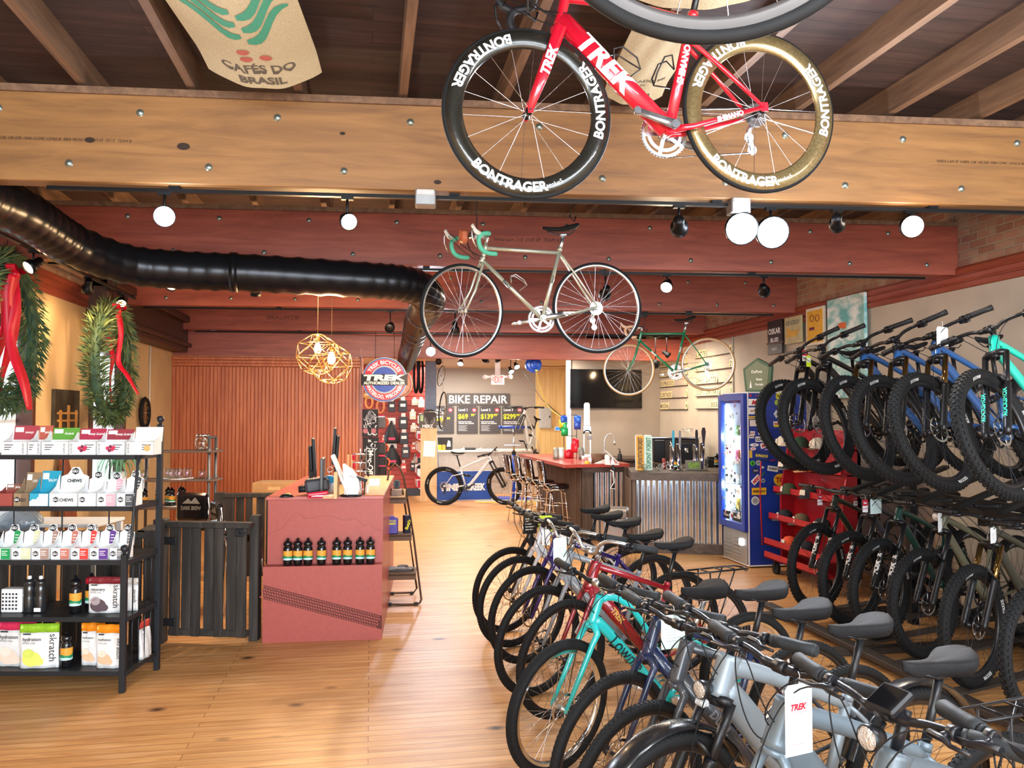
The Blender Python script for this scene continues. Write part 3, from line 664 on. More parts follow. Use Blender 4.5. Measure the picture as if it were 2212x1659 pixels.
def put_wheel(parent, kind, rimc, X, disc=False):
    ty, rim, sp_, hub, rot, R = wheel_meshes(kind, rimc)
    w = obj('wheel', ty, parent, X=X)
    obj('rim', rim, w); obj('spokes', sp_, w); obj('hub', hub, w)
    if disc: obj('brake_rotor', rot, w)
    return w
def saddle_mesh(kind):
    if ('s', kind) in WM: return WM['s', kind]
    L, Wd, dep = {'slim': (.275, .072, .03), 'mid': (.28, .088, .06), 'comfort': (.28, .118, .10), 'wide': (.29, .09, .08)}[kind]
    rings = []; n = 18; K = 16
    for k in range(K+1):
        t = k/K; x = -L*.45+L*t            # rear to nose
        s_ = 1/(1+math.exp((t-.40)*11)); wd = .020+(Wd-.020)*s_
        wd *= sqrt(max(.03, min(1, (t+.008)*5.5)))*sqrt(max(.04, min(1, (1-t)*8)))
        zt = .022*(1-t)**2+.004*t*t-.012*sin(pi*t)
        dp = dep*(.68+.32*s_)*(.45+.55*min(1, (1-t)*6))*(min(1, .4+t*7))
        ring = []
        for i in range(n):
            g = 2*pi*i/n; y = wd*cos(g); z = sin(g)
            z = zt+(.018*z-(0.010*math.exp(-(y/.012)**2) if s_ > .1 else .003*math.exp(-(y/.01)**2)) if z > 0 else dp*z*(.55+.45*abs(cos(g))))
            ring.append((x, y, z))
        rings.append(ring)
    m = M().loft(rings); WM['s', kind] = m.mesh('saddle', mat('black saddle vinyl', '19191b', .7, bump=.15, scale=90, spec=.25)); return WM['s', kind]
def crank_meshes(kind):
    k = ('c', kind)
    if k in WM: return WM[k]
    mt = {'silver': ALU, 'black': BLACK, 'grey': mat('grey polished crank', '8f9299', .25, .8)}[kind]
    m = M(); m.tube([(0, 0, 0), (.05, 0, 0), (.165, 0, 0)], [(.010, .021), (.009, .017), (.008, .014)], 12, ref=(0, 1, 0)); 
    arm = m.cyl((0, -.01, 0), (0, .01, 0), .017, 14).cyl((.165, -.009, 0), (.165, .009, 0), .014, 14).mesh('crank_arm', mt)
    m = M(); R = .098 if kind != 'black' else .066; T_ = 46 if kind != 'black' else 32
    vs = []; 
    for y in (-.0015, .0015):
        for i in range(T_*2): a = 2*pi*i/(T_*2); r = R+(.0035 if i % 2 else -.002); vs.append((r*cos(a), y, r*sin(a)))
        for i in range(T_*2): a = 2*pi*i/(T_*2); r = R-.013; vs.append((r*cos(a), y, r*sin(a)))
    n = T_*2; fs = []
    for i in range(n):
        j = (i+1) % n; fs += [(i, j, n+j, n+i), (2*n+i, 3*n+i, 3*n+j, 2*n+j), (i, 2*n+i, 2*n+j, j), (n+i, n+j, 3*n+j, 3*n+i)]
    m.add(vs, fs)
    if kind != 'black': m.at(T(0, .006, 0)); m.lathe([(R-.022, -.001), (R-.022, .001), (R-.036, .001), (R-.036, -.001)], ax='y', n=40, closed=True, smooth=False); m.at(None)
    for i in range(5): a = 2*pi*i/5; m.bar((0, 0, 0), ((R-.008)*cos(a), 0, (R-.008)*sin(a)), .004, .016, ref=(cos(a+pi/2), 0, sin(a+pi/2)))
    ring = m.cyl((0, -.006, 0), (0, .006, 0), .022, 16).mesh('chainring', mt if kind != 'grey' else ALU)
    m = M()
    m.cyl((0, -.045, 0), (0, .045, 0), .007, 8)
    m.bx(-.038, .038, -.045, -.035, -.007, .007, .003).bx(-.038, .038, .035, .045, -.007, .007, .003).bx(-.042, -.034, -.045, .045, -.007, .007, .002).bx(.034, .042, -.045, .045, -.007, .007, .002)
    ped = m.mesh('pedal', BLKM if kind != 'silver' else ALU)
    m = M()
    for i, r in enumerate((.05, .046, .042, .038, .034, .030, .026)): m.lathe([(.014, -i*.004-.001), (r, -i*.004-.001), (r, -i*.004+.001), (.014, -i*.004+.001)], ax='y', n=28, closed=True, smooth=False)
    cas = m.mesh('cassette', STEEL if kind != 'black' else DKM)
    m = M(); m.tube([(0, 0, -.012), (.012, -.012, -.045), (.018, -.012, -.075)], [.009, .012, .009], 8)
    for z, x in ((-.075, .018), (-.128, .008)): m.lathe([(.006, -.004), (.021, -.004), (.021, .002), (.006, .002)], o=(x, -.006, z), ax='y', n=14, closed=True, smooth=False)
    m.bar((.018, -.013, -.07), (.008, -.013, -.132), .003, .016, ref=(1, 0, 0)).bar((.018, .002, -.07), (.008, .002, -.132), .003, .016, ref=(1, 0, 0))
    der = m.mesh('rear_derailleur', ALU if kind != 'black' else BLKM)
    WM[k] = (arm, ring, ped, cas, der); return WM[k]
def lever_mesh(kind):
    k = ('l', kind)
    if k in WM: return WM[k]
    m = M(); 
    if kind == 'flat': # along the bar toward +y (outwards), blade forward of the grip
        m.cyl((0, -.012, 0), (0, .012, 0), .019, 14); m.tube([(0, 0, 0), (.022, -.012, -.006), (.03, .0, -.010)], [.010, .010, .008], 8)
        m.tube([(.03, -.045, -.008), (.03, -.0, -.010), (.042, .02, -.014), (.046, .075, -.014)], [(.009, .011), (.009, .011), (.006, .006), (.005, .005)], 8)
        m.tube([(-.012, -.03, -.012), (-.02, .01, -.02), (-.018, .035, -.022)], [.010, .010, .005], 8)
    WM[k] = m.mesh('brake_lever', BLACK); return WM[k]
def tube_on(m, a, b, r0, r1, n=14, bend=None, ends=1.0):
    """frame tube from a to b in the bike's plane, (lateral, vertical) radii"""
    if bend is None: P = [V(a), V(b)]; m.tube(P, [r0, r1], n, ref=(0, 1, 0))
    else: P = bez(a, bend[0], bend[1], b, 12); m.tube(P, [tuple(r0[j]+(r1[j]-r0[j])*i/12 for j in (0, 1)) for i in range(13)], n, ref=(0, 1, 0))
def tube_text(m, a, b, r, s, h, side=1, at=.5, bold=.03, shear=0, k=1, off=.0012, flip=False):
    """wraps lettering round a tube a-b on the rider's left (side 1) or right (-1); r (lateral, vertical)"""
    a = V(a); b = V(b); d = (b-a).normalized()
    if flip: d = -d
    c = a+(b-a)*at; nrm = V((0, 0, 0)); lat = V((0, side, 0)); up = lat.cross(d) if side > 0 else lat.cross(d)
    def fn(u, v):
        g = v/r[1]; g = max(-1.5, min(1.5, g)); return c+d*u+lat*((r[0]+off)*cos(g))+up*((r[1]+off)*sin(g))
    k0 = m.k; m.k = k; m.text(s, None, h=h, bold=bold, shear=shear, fn=fn, dense=.02); m.k = k0
def paint(name, col, coat=1, metal=0, rough=.35): return mat('paint '+name, col, rough, metal, coat=coat, var=.04)
GEO = { # R, wheelbase, BB x, BB z, chainstay; head angle, fork length, offset, head tube; seat angle, seat tube
 'road': dict(R=.339, wb=.985, bb=(.405, -.070), ha=73, fl=.370, fo=.045, ht=.150, sa=73, st=.50, sp=.17, wheel='road'),
 'classic': dict(R=.338, wb=1.0, bb=(.412, -.068), ha=73.5, fl=.370, fo=.048, ht=.135, sa=73.5, st=.535, sp=.10, wheel='road'),
 'mtb': dict(R=.372, wb=1.18, bb=(.435, -.045), ha=66.5, fl=.535, fo=.044, ht=.115, sa=74, st=.43, sp=.23, wheel='mtb'),
 'hyb': dict(R=.352, wb=1.07, bb=(.44, -.065), ha=70.5, fl=.42, fo=.045, ht=.17, sa=73, st=.46, sp=.20, wheel='hyb'),
 'cruise': dict(R=.338, wb=1.22, bb=(.56, -.045), ha=69, fl=.42, fo=.048, ht=.15, sa=62, st=.36, sp=.18, wheel='cruise'),
 'ebike': dict(R=.352, wb=1.15, bb=(.47, -.055), ha=69, fl=.475, fo=.045, ht=.15, sa=72, st=.44, sp=.22, wheel='fat'),
}
def bike(label, Rw, Fw, typ, col, group=None, steer=0, roll=0, rims='black', wheel=None, fork=None, bars='flat', saddle='mid', crank='black', decal='', dcol='w', disc=True, susp=False, full=False,
         tags=(), lamp_on=False, fender=False, rack=False, stepover=False, cables=True, grips='black', stem='black', post=None, noseat=False, rims2=None, front=True, rear=True, name='bicycle', display=False, sp=None, cage=0, tubes=1.0, cat='bicycle', clampz=0, barw=None, reflect=False):
    g = dict(GEO[typ]); R = g['R']; wb = g['wb']; wk = wheel or g['wheel']; R2 = wheel_meshes(wk, rims)[5]
    if sp: g['sp'] = sp
    Rw = V(Rw); Fw = V(Fw); f = (Fw-Rw).normalized(); lat = V((0, 0, 1)).cross(f).normalized(); up = f.cross(lat)
    if roll: q = MX.Rotation(roll, 4, f); lat = q @ lat; up = q @ up
    o = Rw-up*R
    X = MX(((f.x, lat.x, up.x, o.x), (f.y, lat.y, up.y, o.y), (f.z, lat.z, up.z, o.z), (0, 0, 0, 1)))
    t = thing(name, label, cat, X=X, group=group)
    pm = paint(*col) if isinstance(col, tuple) else col; fk = (paint(*fork) if isinstance(fork, tuple) else fork) or pm
    dm = {'w': WHITE, 'k': BLACK, 'g': mat('grey decal', '8c8f94', .4), 'gold': mat('gold decal', 'd6a85a', .4), 'y': YEL, 'red': RED}[dcol]
    ha = RAD(g['ha']); sa = RAD(g['sa']); u = V((-cos(ha), 0, sin(ha))); pr = V((sin(ha), 0, cos(ha)))
    A = V((wb, 0, R)); crown = A-pr*g['fo']+u*sqrt(g['fl']**2-g['fo']**2); hb = crown+u*.012; htp = hb+u*g['ht']
    BB = V((g['bb'][0], 0, R+g['bb'][1])); su = V((-cos(sa), 0, sin(sa))); stt = BB+su*g['st']; RA = V((0, 0, R))
    q = tubes; al = typ in ('mtb', 'hyb', 'ebike', 'cruise')
    # frame
    m = M(); hr = {'road': .021, 'classic': .017, 'mtb': .029, 'hyb': .027, 'cruise': .024, 'ebike': .043}[typ]*(q if typ != 'classic' else 1)
    m.tube([hb, hb+u*.02, htp-u*.02, htp], [hr*1.08, hr, hr*.97, hr*1.05], 18)
    dtr = {'road': ((.030, .041), (.032, .043)), 'classic': ((.0145, .0145),)*2, 'mtb': ((.024, .032), (.026, .028)), 'hyb': ((.026, .032), (.026, .026)), 'cruise': ((.022, .030), (.022, .024)), 'ebike': ((.042, .056), (.038, .052))}[typ]
    dtr = tuple((a*q, b*q) if typ != 'classic' else (a, b) for a, b in dtr)
    dta = hb+u*(.030 if typ != 'classic' else .022); dtb = BB+V((.01, 0, .004))
    bend = None
    if typ in ('ebike', 'cruise', 'mtb'): bend = (dta+V((-.05, 0, -.02)) + (dtb-dta)*.18, dta+(dtb-dta)*.7+V((.01, 0, -.015)))
    tube_on(m, dta, dtb, dtr[0], dtr[1], 16, bend)
    tta = htp-u*(.025 if typ != 'ebike' else .04); ttb = BB+su*(g['st']-.035)
    if stepover: ttb = BB+su*(g['st']*.55); tta = hb+u*(g['ht']*.62)
    if typ == 'cruise':
        tube_on(m, htp-u*.03, BB+su*.06, (.016, .018), (.015, .016), 14, (htp+V((-.16, 0, .06)), BB+su*.30+V((.20, 0, .02))))
    else:
        ttr = {'road': ((.020, .026), (.016, .018)), 'classic': ((.0135, .0135),)*2, 'mtb': ((.019, .024), (.015, .017)), 'hyb': ((.017, .020), (.014, .015)), 'ebike': ((.026, .034), (.020, .022))}[typ]
        bd_ = (tta+(ttb-tta)*.3+V((0, 0, .02)), tta+(ttb-tta)*.7+V((0, 0, .01))) if typ in ('mtb', 'road', 'ebike') else None
        tube_on(m, tta, ttb, ttr[0], ttr[1], 14, bd_)
    sr = {'road': (.018, .023), 'classic': (.0143, .0143), 'mtb': (.017, .018), 'hyb': (.016, .017), 'cruise': (.0165, .0165), 'ebike': (.02, .024)}[typ]
    tube_on(m, BB, stt, sr, sr, 14)
    m.cyl(BB+V((0, -.035, 0)), BB+V((0, .035, 0)), .024 if not al else .03, 18)
    if typ == 'ebike': m.tube([BB+V((.05, 0, -.01)), BB+V((-.02, 0, -.02))], [(.055, .07), (.055, .062)], 16, ref=(0, 1, 0))
    ssr = .0075 if typ in ('classic',) else .0095; hw = .06
    for s_ in (1, -1):
        e = RA+V((.012, s_*hw, 0))
        if full:
            pv = BB+V((-.02, s_*.03, .06)); m.tube([pv, pv+V((-.12, s_*.025, -.02)), e], [(.009, .017), (.009, .015), (.008, .012)], 8, ref=(0, 1, 0))
            m.tube([e, RA+V((.16, s_*.045, .20)), BB+su*.30+V((.02, s_*.03, 0))], [.008, .009, .010], 8)
        else:
            m.tube([BB+V((-.01, s_*.028, -.006)), BB+V((-.09, s_*.045, 0)), e], [(ssr, ssr*1.7 if typ == 'road' else ssr*1.2), (ssr, ssr*1.3), ssr*.9], 8, ref=(0, 1, 0))
            top = BB+su*(g['st']-(.035 if typ != 'road' else .12)) if not stepover else BB+su*(g['st']*.8)
            m.tube([e, RA+(top-RA)*.55+V((0, s_*.04, 0)), RA+(top-RA)*.9+V((0, s_*.025, 0)), top+V((0, s_*.008, 0))], [ssr*.8, ssr, ssr, ssr], 8)
        m.bx(e.x-.02, e.x+.012, e.y-.003, e.y+.003, e.z-.018, e.z+.02, .002)
    sh = None
    m.cyl(stt-su*.02, stt+su*.006, sr[0]+.004, 14)
    if decal:
        big = {'TREK': 1}
        for s_ in (1, -1):
            aa, bb_ = (dta, dtb)
            hgt = {'road': .082, 'classic': .019, 'mtb': .030, 'hyb': .034, 'ebike': .05, 'cruise': .060}[typ]
            rr_ = (dtr[0][0]+.0, dtr[0][1]+.0)
            off = .003 if bend is None else .006
            fl = s_ < 0
            tube_text(m, aa, bb_, rr_, decal, hgt, s_, .42, .04 if typ != 'cruise' else .0, .0 if typ == 'classic' else .15, 1, off, flip=fl)
            if typ == 'classic': tube_text(m, stt, BB, (.0143, .0143), decal, .015, s_, .45, .04, 0, 1, .001, flip=(s_ > 0) ^ True if False else (s_ > 0))
            if typ == 'road': tube_text(m, stt, BB, sr, 'SHIMANO', .026, s_, .45, .05, 0, 1, .001, flip=(s_ > 0)); tube_text(m, BB+V((-.09, s_*.045, 0)), RA+V((.012, s_*hw, 0)), (.011, .017), 'SHIMANO', .018, s_, .5, .05, 0, 1, .0012, flip=(s_ < 0))
    frame = m.build('frame', [pm, dm], t)
    if full:
        m = M(); a = BB+su*.30+V((.02, 0, -.02)); b = dta+(dtb-dta)*.62; m.cyl(a, a+(b-a)*.55, .017, 12).cyl(a+(b-a)*.5, b, .009, 10); m.tube([a+(b-a)*.1, a+(b-a)*.5], .024, 12); m.build('rear_shock', BLACK, t)
    if typ == 'cruise' or decal == '': pass
    # rear wheel and drivetrain
    if rear: put_wheel(t, wk, rims2 or rims, T(0, 0, R), disc)
    arm, ring, ped, cas, der = crank_meshes(crank)
    obj('chainring', ring, t, X=T(BB.x, -.048, BB.z))
    ca = {'mtb': .5, 'road': -.45, 'classic': -.12}.get(typ, .3)
    for s_, a in ((-1, -ca), (1, pi-ca)):
        if typ == 'road': a = -.35 if s_ > 0 else pi-.35
        ao = obj('crank_arm', arm, t, X=T(BB.x, s_*.068, BB.z) @ RY(a))
        if typ != 'road': obj('pedal', ped, t, X=T(BB.x+.165*cos(-a), s_*(.068+.055), BB.z+.165*sin(-a)))
    obj('cassette', cas, t, X=T(0, -.032, R)); obj('rear_derailleur', der, t, X=T(.006, -.052, R-.01))
    m = M(); rc = .098 if crank != 'black' else .066; rk = .036
    d0 = V((BB.x, -.048, BB.z)); up1 = V((0, -.044, R+rk)); lo1 = V((.03, -.058, R-.15))
    m.tube([up1, d0+V((-.01, 0, rc))], .0028, 4).tube([d0+V((-.01, 0, -rc)), lo1], .0028, 4)
    m.tube([d0+V((rc*sin(a_), 0, rc*cos(a_))) for a_ in [pi*i/10 for i in range(11)]], .0028, 4)
    m.build('chain', mat('chain steel', '6d6f73', .35, .9), t)
    # seat
    if not noseat:
        s0 = stt+su*(g['sp']); po = (ALU if post == 'silver' else BLACK)
        M().cyl(stt-su*.02, s0, .0145 if al else .0136, 14).cb((s0.x, 0, s0.z+.004), (.05, .03, .02), .004).build('seat_post', po, t)
        m = M()
        for s_ in (1, -1): m.tube([(s0.x-.085, s_*.03, s0.z+.032), (s0.x-.05, s_*.022, s0.z+.008), (s0.x+.04, s_*.022, s0.z+.008), (s0.x+.12, s_*.008, s0.z+.03)], .0035, 6)
        sd = obj('saddle', saddle_mesh(saddle), t, X=T(s0.x, 0, s0.z+(.052 if saddle != 'comfort' else .072)) @ RY(.02))
        m.build('saddle_rail', DKM, t)
    # front assembly turns about the steering axis
    SX = T(*crown) @ MX.Rotation(steer, 4, u) @ T(*(-crown))
    m = M().at(SX); ta = wheel_meshes(wk, rims)[5]-R
    if susp:
        hwf = .062; low = M().at(SX); st_ = M().at(SX)
        m.tube([crown+V((-.01, -hwf, 0))+pr*.0, crown+V((0.01, -.03, .012)), crown+V((.01, .03, .012)), crown+V((-.01, hwf, 0))], [(.018, .022)]*4, 12, ref=u)
        for s_ in (1, -1):
            c = crown-pr*.004+V((0, s_*hwf, 0)); ax_ = A+V((0, s_*hwf, 0)); d = (ax_-c)
            st_.cyl(c+d*(-.02), c+d*.55, .0172, 16)
            low.tube([c+d*.40, c+d*.44, c+d*.8, ax_-d*.03, ax_+d*.035], [.024, .0225, .021, .022, .017], 16)
            if decal == 'fox' : pass
        a = crown+(A-crown)*.40; k = pr*.030
        low.tube([a+V((0, -hwf, 0)), a+V((0, -hwf*.8, 0))+k*1.3+u*.03, a+k*1.6+u*.045, a+V((0, hwf*.8, 0))+k*1.3+u*.03, a+V((0, hwf, 0))], [(.010, .014)]*5, 10)
        fo = m.cyl(crown-u*.02, hb+u*.01, hr*.85, 14).build('fork_crown', BLACK, t)
        st_.build('stanchion', mat('bronze stanchion', '8a6a3c', .12, .9) if susp == 'gold' else BLACK, fo)
        if susp == 'fox':
            for s_ in (1, -1):
                ca_ = crown+V((0, s_*hwf, 0)); d = (A-crown)
                for tx, at_, hh in (('FOX', .70, .052), ('34', .52, .026)):
                    c = ca_+d*at_; dn = d.normalized(); fwd = pr
                    def fn(x, y, c=c, dn=dn): 
                        return (c-dn*x+V((0, 1, 0))*(.0228*sin(-y/.0228))+pr*(.0228*cos(y/.0228))) if tx == 'FOX' else (c-dn*y*-1+V((0, 1, 0))*(.0240*sin(x/.024)*-1)+pr*(.0245*cos(x/.024)))
                    low.k = 1; low.text(tx, None, h=.038 if tx == 'FOX' else .024, bold=.07, fn=fn); low.k = 0
        elif susp == 'rs':
            for s_ in (1, -1):
                c = crown+V((0, s_*(hwf), 0))+(A-crown)*.66; dn = (A-crown).normalized()
                def fn(x, y, c=c, dn=dn, s_=s_): return c-dn*x+V((0, 1, 0))*(.0228*sin(-y/.0228))+pr*(.0228*cos(y/.0228))
                low.k = 1; low.text('ROCKSHOX', None, h=.024, bold=.04, fn=fn); low.k = 0
        low.build('fork_lower', [BLACK, WHITE if susp != 'rs' else mat('mint decal', '3fd6b8', .4)], fo)
    else:
        hwf = .05; bl = .012 if typ != 'classic' else .0095
        m.cyl(crown-u*.01, hb, hr*.95, 14)
        wd = .028 if typ in ('road', 'classic') else .042
        for s_ in (1, -1):
            ax_ = A+V((0, s_*hwf, 0)); k1 = crown+V((0, s_*wd, -.008)); mid = crown+(A-crown)*.55-pr*(.016 if typ == 'classic' else .004)+V((0, s_*(wd+.008), 0))
            rk_ = {'road': [(.015, .030), (.012, .027), (.011, .021), (.009, .012)], 'classic': [.011, .0105, .009, .0065]}.get(typ, [.016, .015, .013, .010])
            m.tube([crown+V((0, s_*.006, .006)), k1, mid, ax_], rk_, 12, ref=(0, 1, 0)) if typ in ('road', 'classic') else m.tube([crown+V((0, 0, .012)), crown+V((0, s_*.026, .006)), k1+V((0, s_*.006, -.02)), k1+(mid-k1)*.35+V((0, s_*.004, 0)), mid, ax_], [.02, .019, .0175, .015, .0135, .0105], 12, ref=(1, 0, 0))
            m.bx(ax_.x-.010, ax_.x+.010, ax_.y-.004, ax_.y+.004, ax_.z-.014, ax_.z+.016, .002)
            if typ == 'road' and decal: tube_text(m, k1, mid, (.0135, .029), decal, .036, s_, .75, .05, .15, 1, .001, flip=(s_ > 0))
        fo = m.build('fork', [fk, dm], t)
    if front: put_wheel(t, wk, rims, SX @ T(*A), disc)
    if fender:
        m = M().at(SX); rf = R+.022
        for r_, k_ in ((rf, 0),):
            rings = []
            for i in range(17):
                a = RAD(5+i*150/16); rings.append([(A.x+(rf+.012*cos(pi*j/6-pi/2)*1.0)*cos(a), .042*sin(pi*j/6-pi/2), A.z+(rf+.012*cos(pi*j/6-pi/2))*sin(a)) for j in range(7)])
            m.loft(rings, caps=False, closed=False)
            rings = [[(p[0]+(A.x-p[0])*.012, p[1]*.96, p[2]+(A.z-p[2])*.012) for p in r0][::-1] for r0 in rings]; m.loft(rings, caps=False, closed=False)
        m.tube([A+V((0, .06, 0)), A+V((rf*cos(RAD(140)), .045, rf*sin(RAD(140))))], .003, 6).tube([A+V((0, -.06, 0)), A+V((rf*cos(RAD(140)), -.045, rf*sin(RAD(140))))], .003, 6)
        m.build('fender', mat('black fender', '17181a', .25, coat=.5), t)
        m = M(); rings = []
        for i in range(20):
            a = RAD(20+i*170/19); rings.append([((R2+.022+.012*cos(pi*j/6-pi/2))*cos(a), .042*sin(pi*j/6-pi/2), R+(R2+.022+.012*cos(pi*j/6-pi/2))*sin(a)) for j in range(7)])
        m.loft(rings, caps=False, closed=False); m.build('fender', mat('black fender', '17181a', .25, coat=.5), t)
    if rack:
        m = M(); z = R+R2+.075
        m.tube([(.12, .055, z), (-.28, .06, z), (-.30, 0, z), (-.28, -.06, z), (.12, -.055, z), (.14, 0, z)], .006, 8, closed=True)
        m.tube([(-.30, .055, z), (-.33, 0, z-.03), (-.30, -.055, z)], .004, 6)
        for s_ in (1, -1): m.tube([(.0, s_*.065, R+.02), (.02, s_*.062, z)], .005, 6).tube([(.0, s_*.065, R+.02), (-.18, s_*.062, z)], .005, 6)
        for x in (-.2, -.1, 0.02): m.tube([(x, -.058, z), (x, .058, z)], .004, 6)
        m.tube([(.13, 0, z), (stt.x-.02, 0, z+.01)], .004, 6); m.build('luggage_rack', BLACK, t)
    # stem, bars, grips
    gm = {'black': BLKM, 'grey': mat('dark grey grip', '24272a', .65, bump=.08, scale=60, spec=.35)}[grips]
    sm_ = {'black': BLACK, 'silver': ALU}[stem]
    sl = {'road': .11, 'classic': .10, 'mtb': .045, 'hyb': .08, 'cruise': .05, 'ebike': .07}[typ]; rise = {'road': .02, 'classic': .05, 'mtb': .03, 'hyb': .05, 'cruise': .05, 'ebike': .085}[typ]+clampz
    s1 = htp+u*(rise if typ != 'classic' else .055); cl = s1+V((sl*.97, 0, sl*.05+(.0 if typ in ('road', 'classic') else .02)))
    m = M().at(SX); m.cyl(htp, s1+u*.02, .0155 if typ != 'classic' else .011, 14); m.tube([s1, s1+(cl-s1)*.5, cl], [(.016, .018), (.014, .015), (.019, .018)], 12, ref=(0, 1, 0)); m.cyl(cl+V((0, -.022, 0)), cl+V((0, .022, 0)), .021, 16); m.build('stem', sm_, t)
    bw = barw or {'flat': .35, 'mtb': .39, 'drop': .21, 'sweep': .33}[bars]; cab = []
    if bars in ('flat', 'mtb', 'sweep'):
        P = []
        prof = {'flat': ((0, 0, 0), (.06, 0, 0), (.12, -.004, .012), (bw*.62, -.015, .018), (bw, -.05, .02)), 'mtb': ((0, 0, 0), (.05, 0, 0), (.11, -.004, .018), (bw*.62, -.020, .024), (bw, -.055, .028)),
                'sweep': ((0, 0, 0), (.05, .0, 0), (.085, .01, .05), (.14, .0, .085), (.21, -.04, .085), (.27, -.10, .07), (bw, -.21, .05))}[bars]
        half = [V((cl.x+b, a, cl.z+c)) for a, b, c in prof]; left = smooth_path(half, 5)
        full_ = [V((p.x, -p.y, p.z)) for p in left[::-1]]+left[1:]
        M().at(SX).tube(full_, [(.0155 if abs(p.y) < .06 else .0112) for p in full_], 12).build('handlebar', (ALU if bars == 'sweep' and stem == 'silver' else BLACK), t)
        gl = .14; q_ = 1.2 if grips == 'grey' else 1
        for s_ in (1, -1):
            e = V((left[-1].x, s_*left[-1].y, left[-1].z)); d = (left[-1]-left[-4]).normalized(); d = V((d.x, s_*d.y, d.z)); e = e+d*.004
            M().at(SX).tube([e, e-d*.004, e-d*.05, e-d*(gl-.03), e-d*gl], [q_*.015, q_*.0185, q_*.0165, q_*.0175, q_*.0175], 16).cyl(e-d*(gl), e-d*(gl+.014), .0185, 14).cyl(e-d*.006, e+d*.004, .0188, 14).build('grip', gm, t)
            lv = e-d*(gl+.035); X_ = SX @ T(*lv) @ (MX.Identity(4) if s_ > 0 else MX.Diagonal((1, -1, 1, 1)))
            obj('brake_lever', lever_mesh('flat'), t, X=SX @ T(*lv) @ (MX.Identity(4) if s_ > 0 else RX(pi)) ) if s_ > 0 else obj('brake_lever', lever_r(), t, X=SX @ T(*lv))
            cab.append(lv+V((.035, -s_*.03, -.01)))
    else:
        hoodc = {'black': BLKM, 'white': mat('white brake hood', 'e4e0d4', .5)}['white' if grips == 'celeste' else 'black'] if grips in ('black', 'celeste') else BLKM
        tape = mat('celeste green bar tape', '54b494', .65) if grips == 'celeste_' else gm
        return_drop(t, SX, cl, bw, stem, gripcol=drop_col.get(label_key(label), None), cab=cab)
    if cables:
        for s_, P0 in ((1, cab[0]), (-1, cab[1])) if len(cab) > 1 else ():
            e1 = (A+V((0, .058, .10))) if disc else crown+V((0.03, 0, .0)); e2 = dta+V((-.03, -s_*.028, .01))
            f1 = .13+.03*s_
            M().tube([SX @ p for p in bez(P0, P0+V((.02, -s_*.10, .02)), (P0+e2)/2+V((f1, -s_*.05, -.04)), e2, 14)], .0024, 6).build('cable', RUB, t)
            M().tube([SX @ p for p in bez(P0+V((0, 0, -.01)), P0+V((.08, -s_*.06, .0)), (crown+V((f1*.9, s_*.05, .06))), (e1 if s_ > 0 and disc else crown+V((.02, s_*.03, .03))), 14)], .0022, 6).build('cable', RUB, t)
    if lamp_on:
        hl = cl+V((.055, 0, -.055)) if lamp_on == 'bar' else crown+V((.075, 0, .05))
        m = M().at(SX @ T(*hl)); m.lathe([(0, -.04), (.02, -.036), (.032, -.005), (.034, .012), (.030, .016)], ax='x', n=24); m.tube([(-.02, 0, 0), (-.05, 0, .03)], .007, 8)
        l_ = m.build('headlight', BLACK, t); M().at(SX @ T(*hl)).lathe([(0, .020), (.02, .019), (.030, .014)], ax='x', n=24).build('lamp_glass', mat('headlight reflector', 'd9dcdf', .12, .7, bump=.8, scale=120), l_)
        if lamp_on == 'oval': M().at(SX @ T(*hl)).bx(-.02, .016, -.024, .024, -.06, -.034, .008).build('reflector', mat('clear reflector', 'd5dbe0', .15, .3, bump=1, scale=200), l_)
    if display:
        m = M().at(SX @ T(cl.x-.01, 0, cl.z+.03) @ RY(.5)); m.bx(-.045, .045, -.045, .045, -.012, .012, .006); d_ = m.build('bike_computer', BLACK, t)
        M().at(SX @ T(cl.x-.01, 0, cl.z+.03) @ RY(.5)).bx(-.036, .036, -.036, .036, .012, .0135).build('screen', mat('dark glass screen', '0c0d10', .05), d_)
    if reflect:
        m = M().at(SX @ RY(0)); a_ = RAD(128); m.at(SX @ T(A.x+.2*cos(a_), .0, A.z+.2*sin(a_)) @ RY(-a_)); m.bx(-.035, .035, -.01, .01, -.012, .012, .005); m.build('spoke_reflector', mat('clear reflector', 'd5dbe0', .15, .3, bump=1, scale=200), t)
    for i in range(cage):
        a = dta+(dtb-dta)*(.5 if i == 0 else .5); 
        if i == 1: a = BB+su*.22
        ax_ = (dta-dtb).normalized() if i == 0 else su; nn = V((0, 1, 0)).cross(ax_) * (1 if i == 0 else 1)
        nn = nn if (nn.z > 0 if i == 0 else nn.x > 0) else -nn; c0 = a+nn*.03
        m = M(); m.tube([c0-ax_*.05+V((0, .0, 0)), c0-ax_*.06+nn*.07, c0-ax_*.02+nn*.075+V((0, .03, 0)), c0+ax_*.05+nn*.06+V((0, .036, 0)), c0+ax_*.07+nn*.03+V((0, .03, 0)), c0+ax_*.03], .0035, 6)
        m.tube([c0-ax_*.06+nn*.07, c0-ax_*.02+nn*.075+V((0, -.03, 0)), c0+ax_*.05+nn*.06+V((0, -.036, 0)), c0+ax_*.07+nn*.03+V((0, -.03, 0)), c0+ax_*.03], .0035, 6); m.build('bottle_cage', BLACK if typ == 'road' else ALU, t)
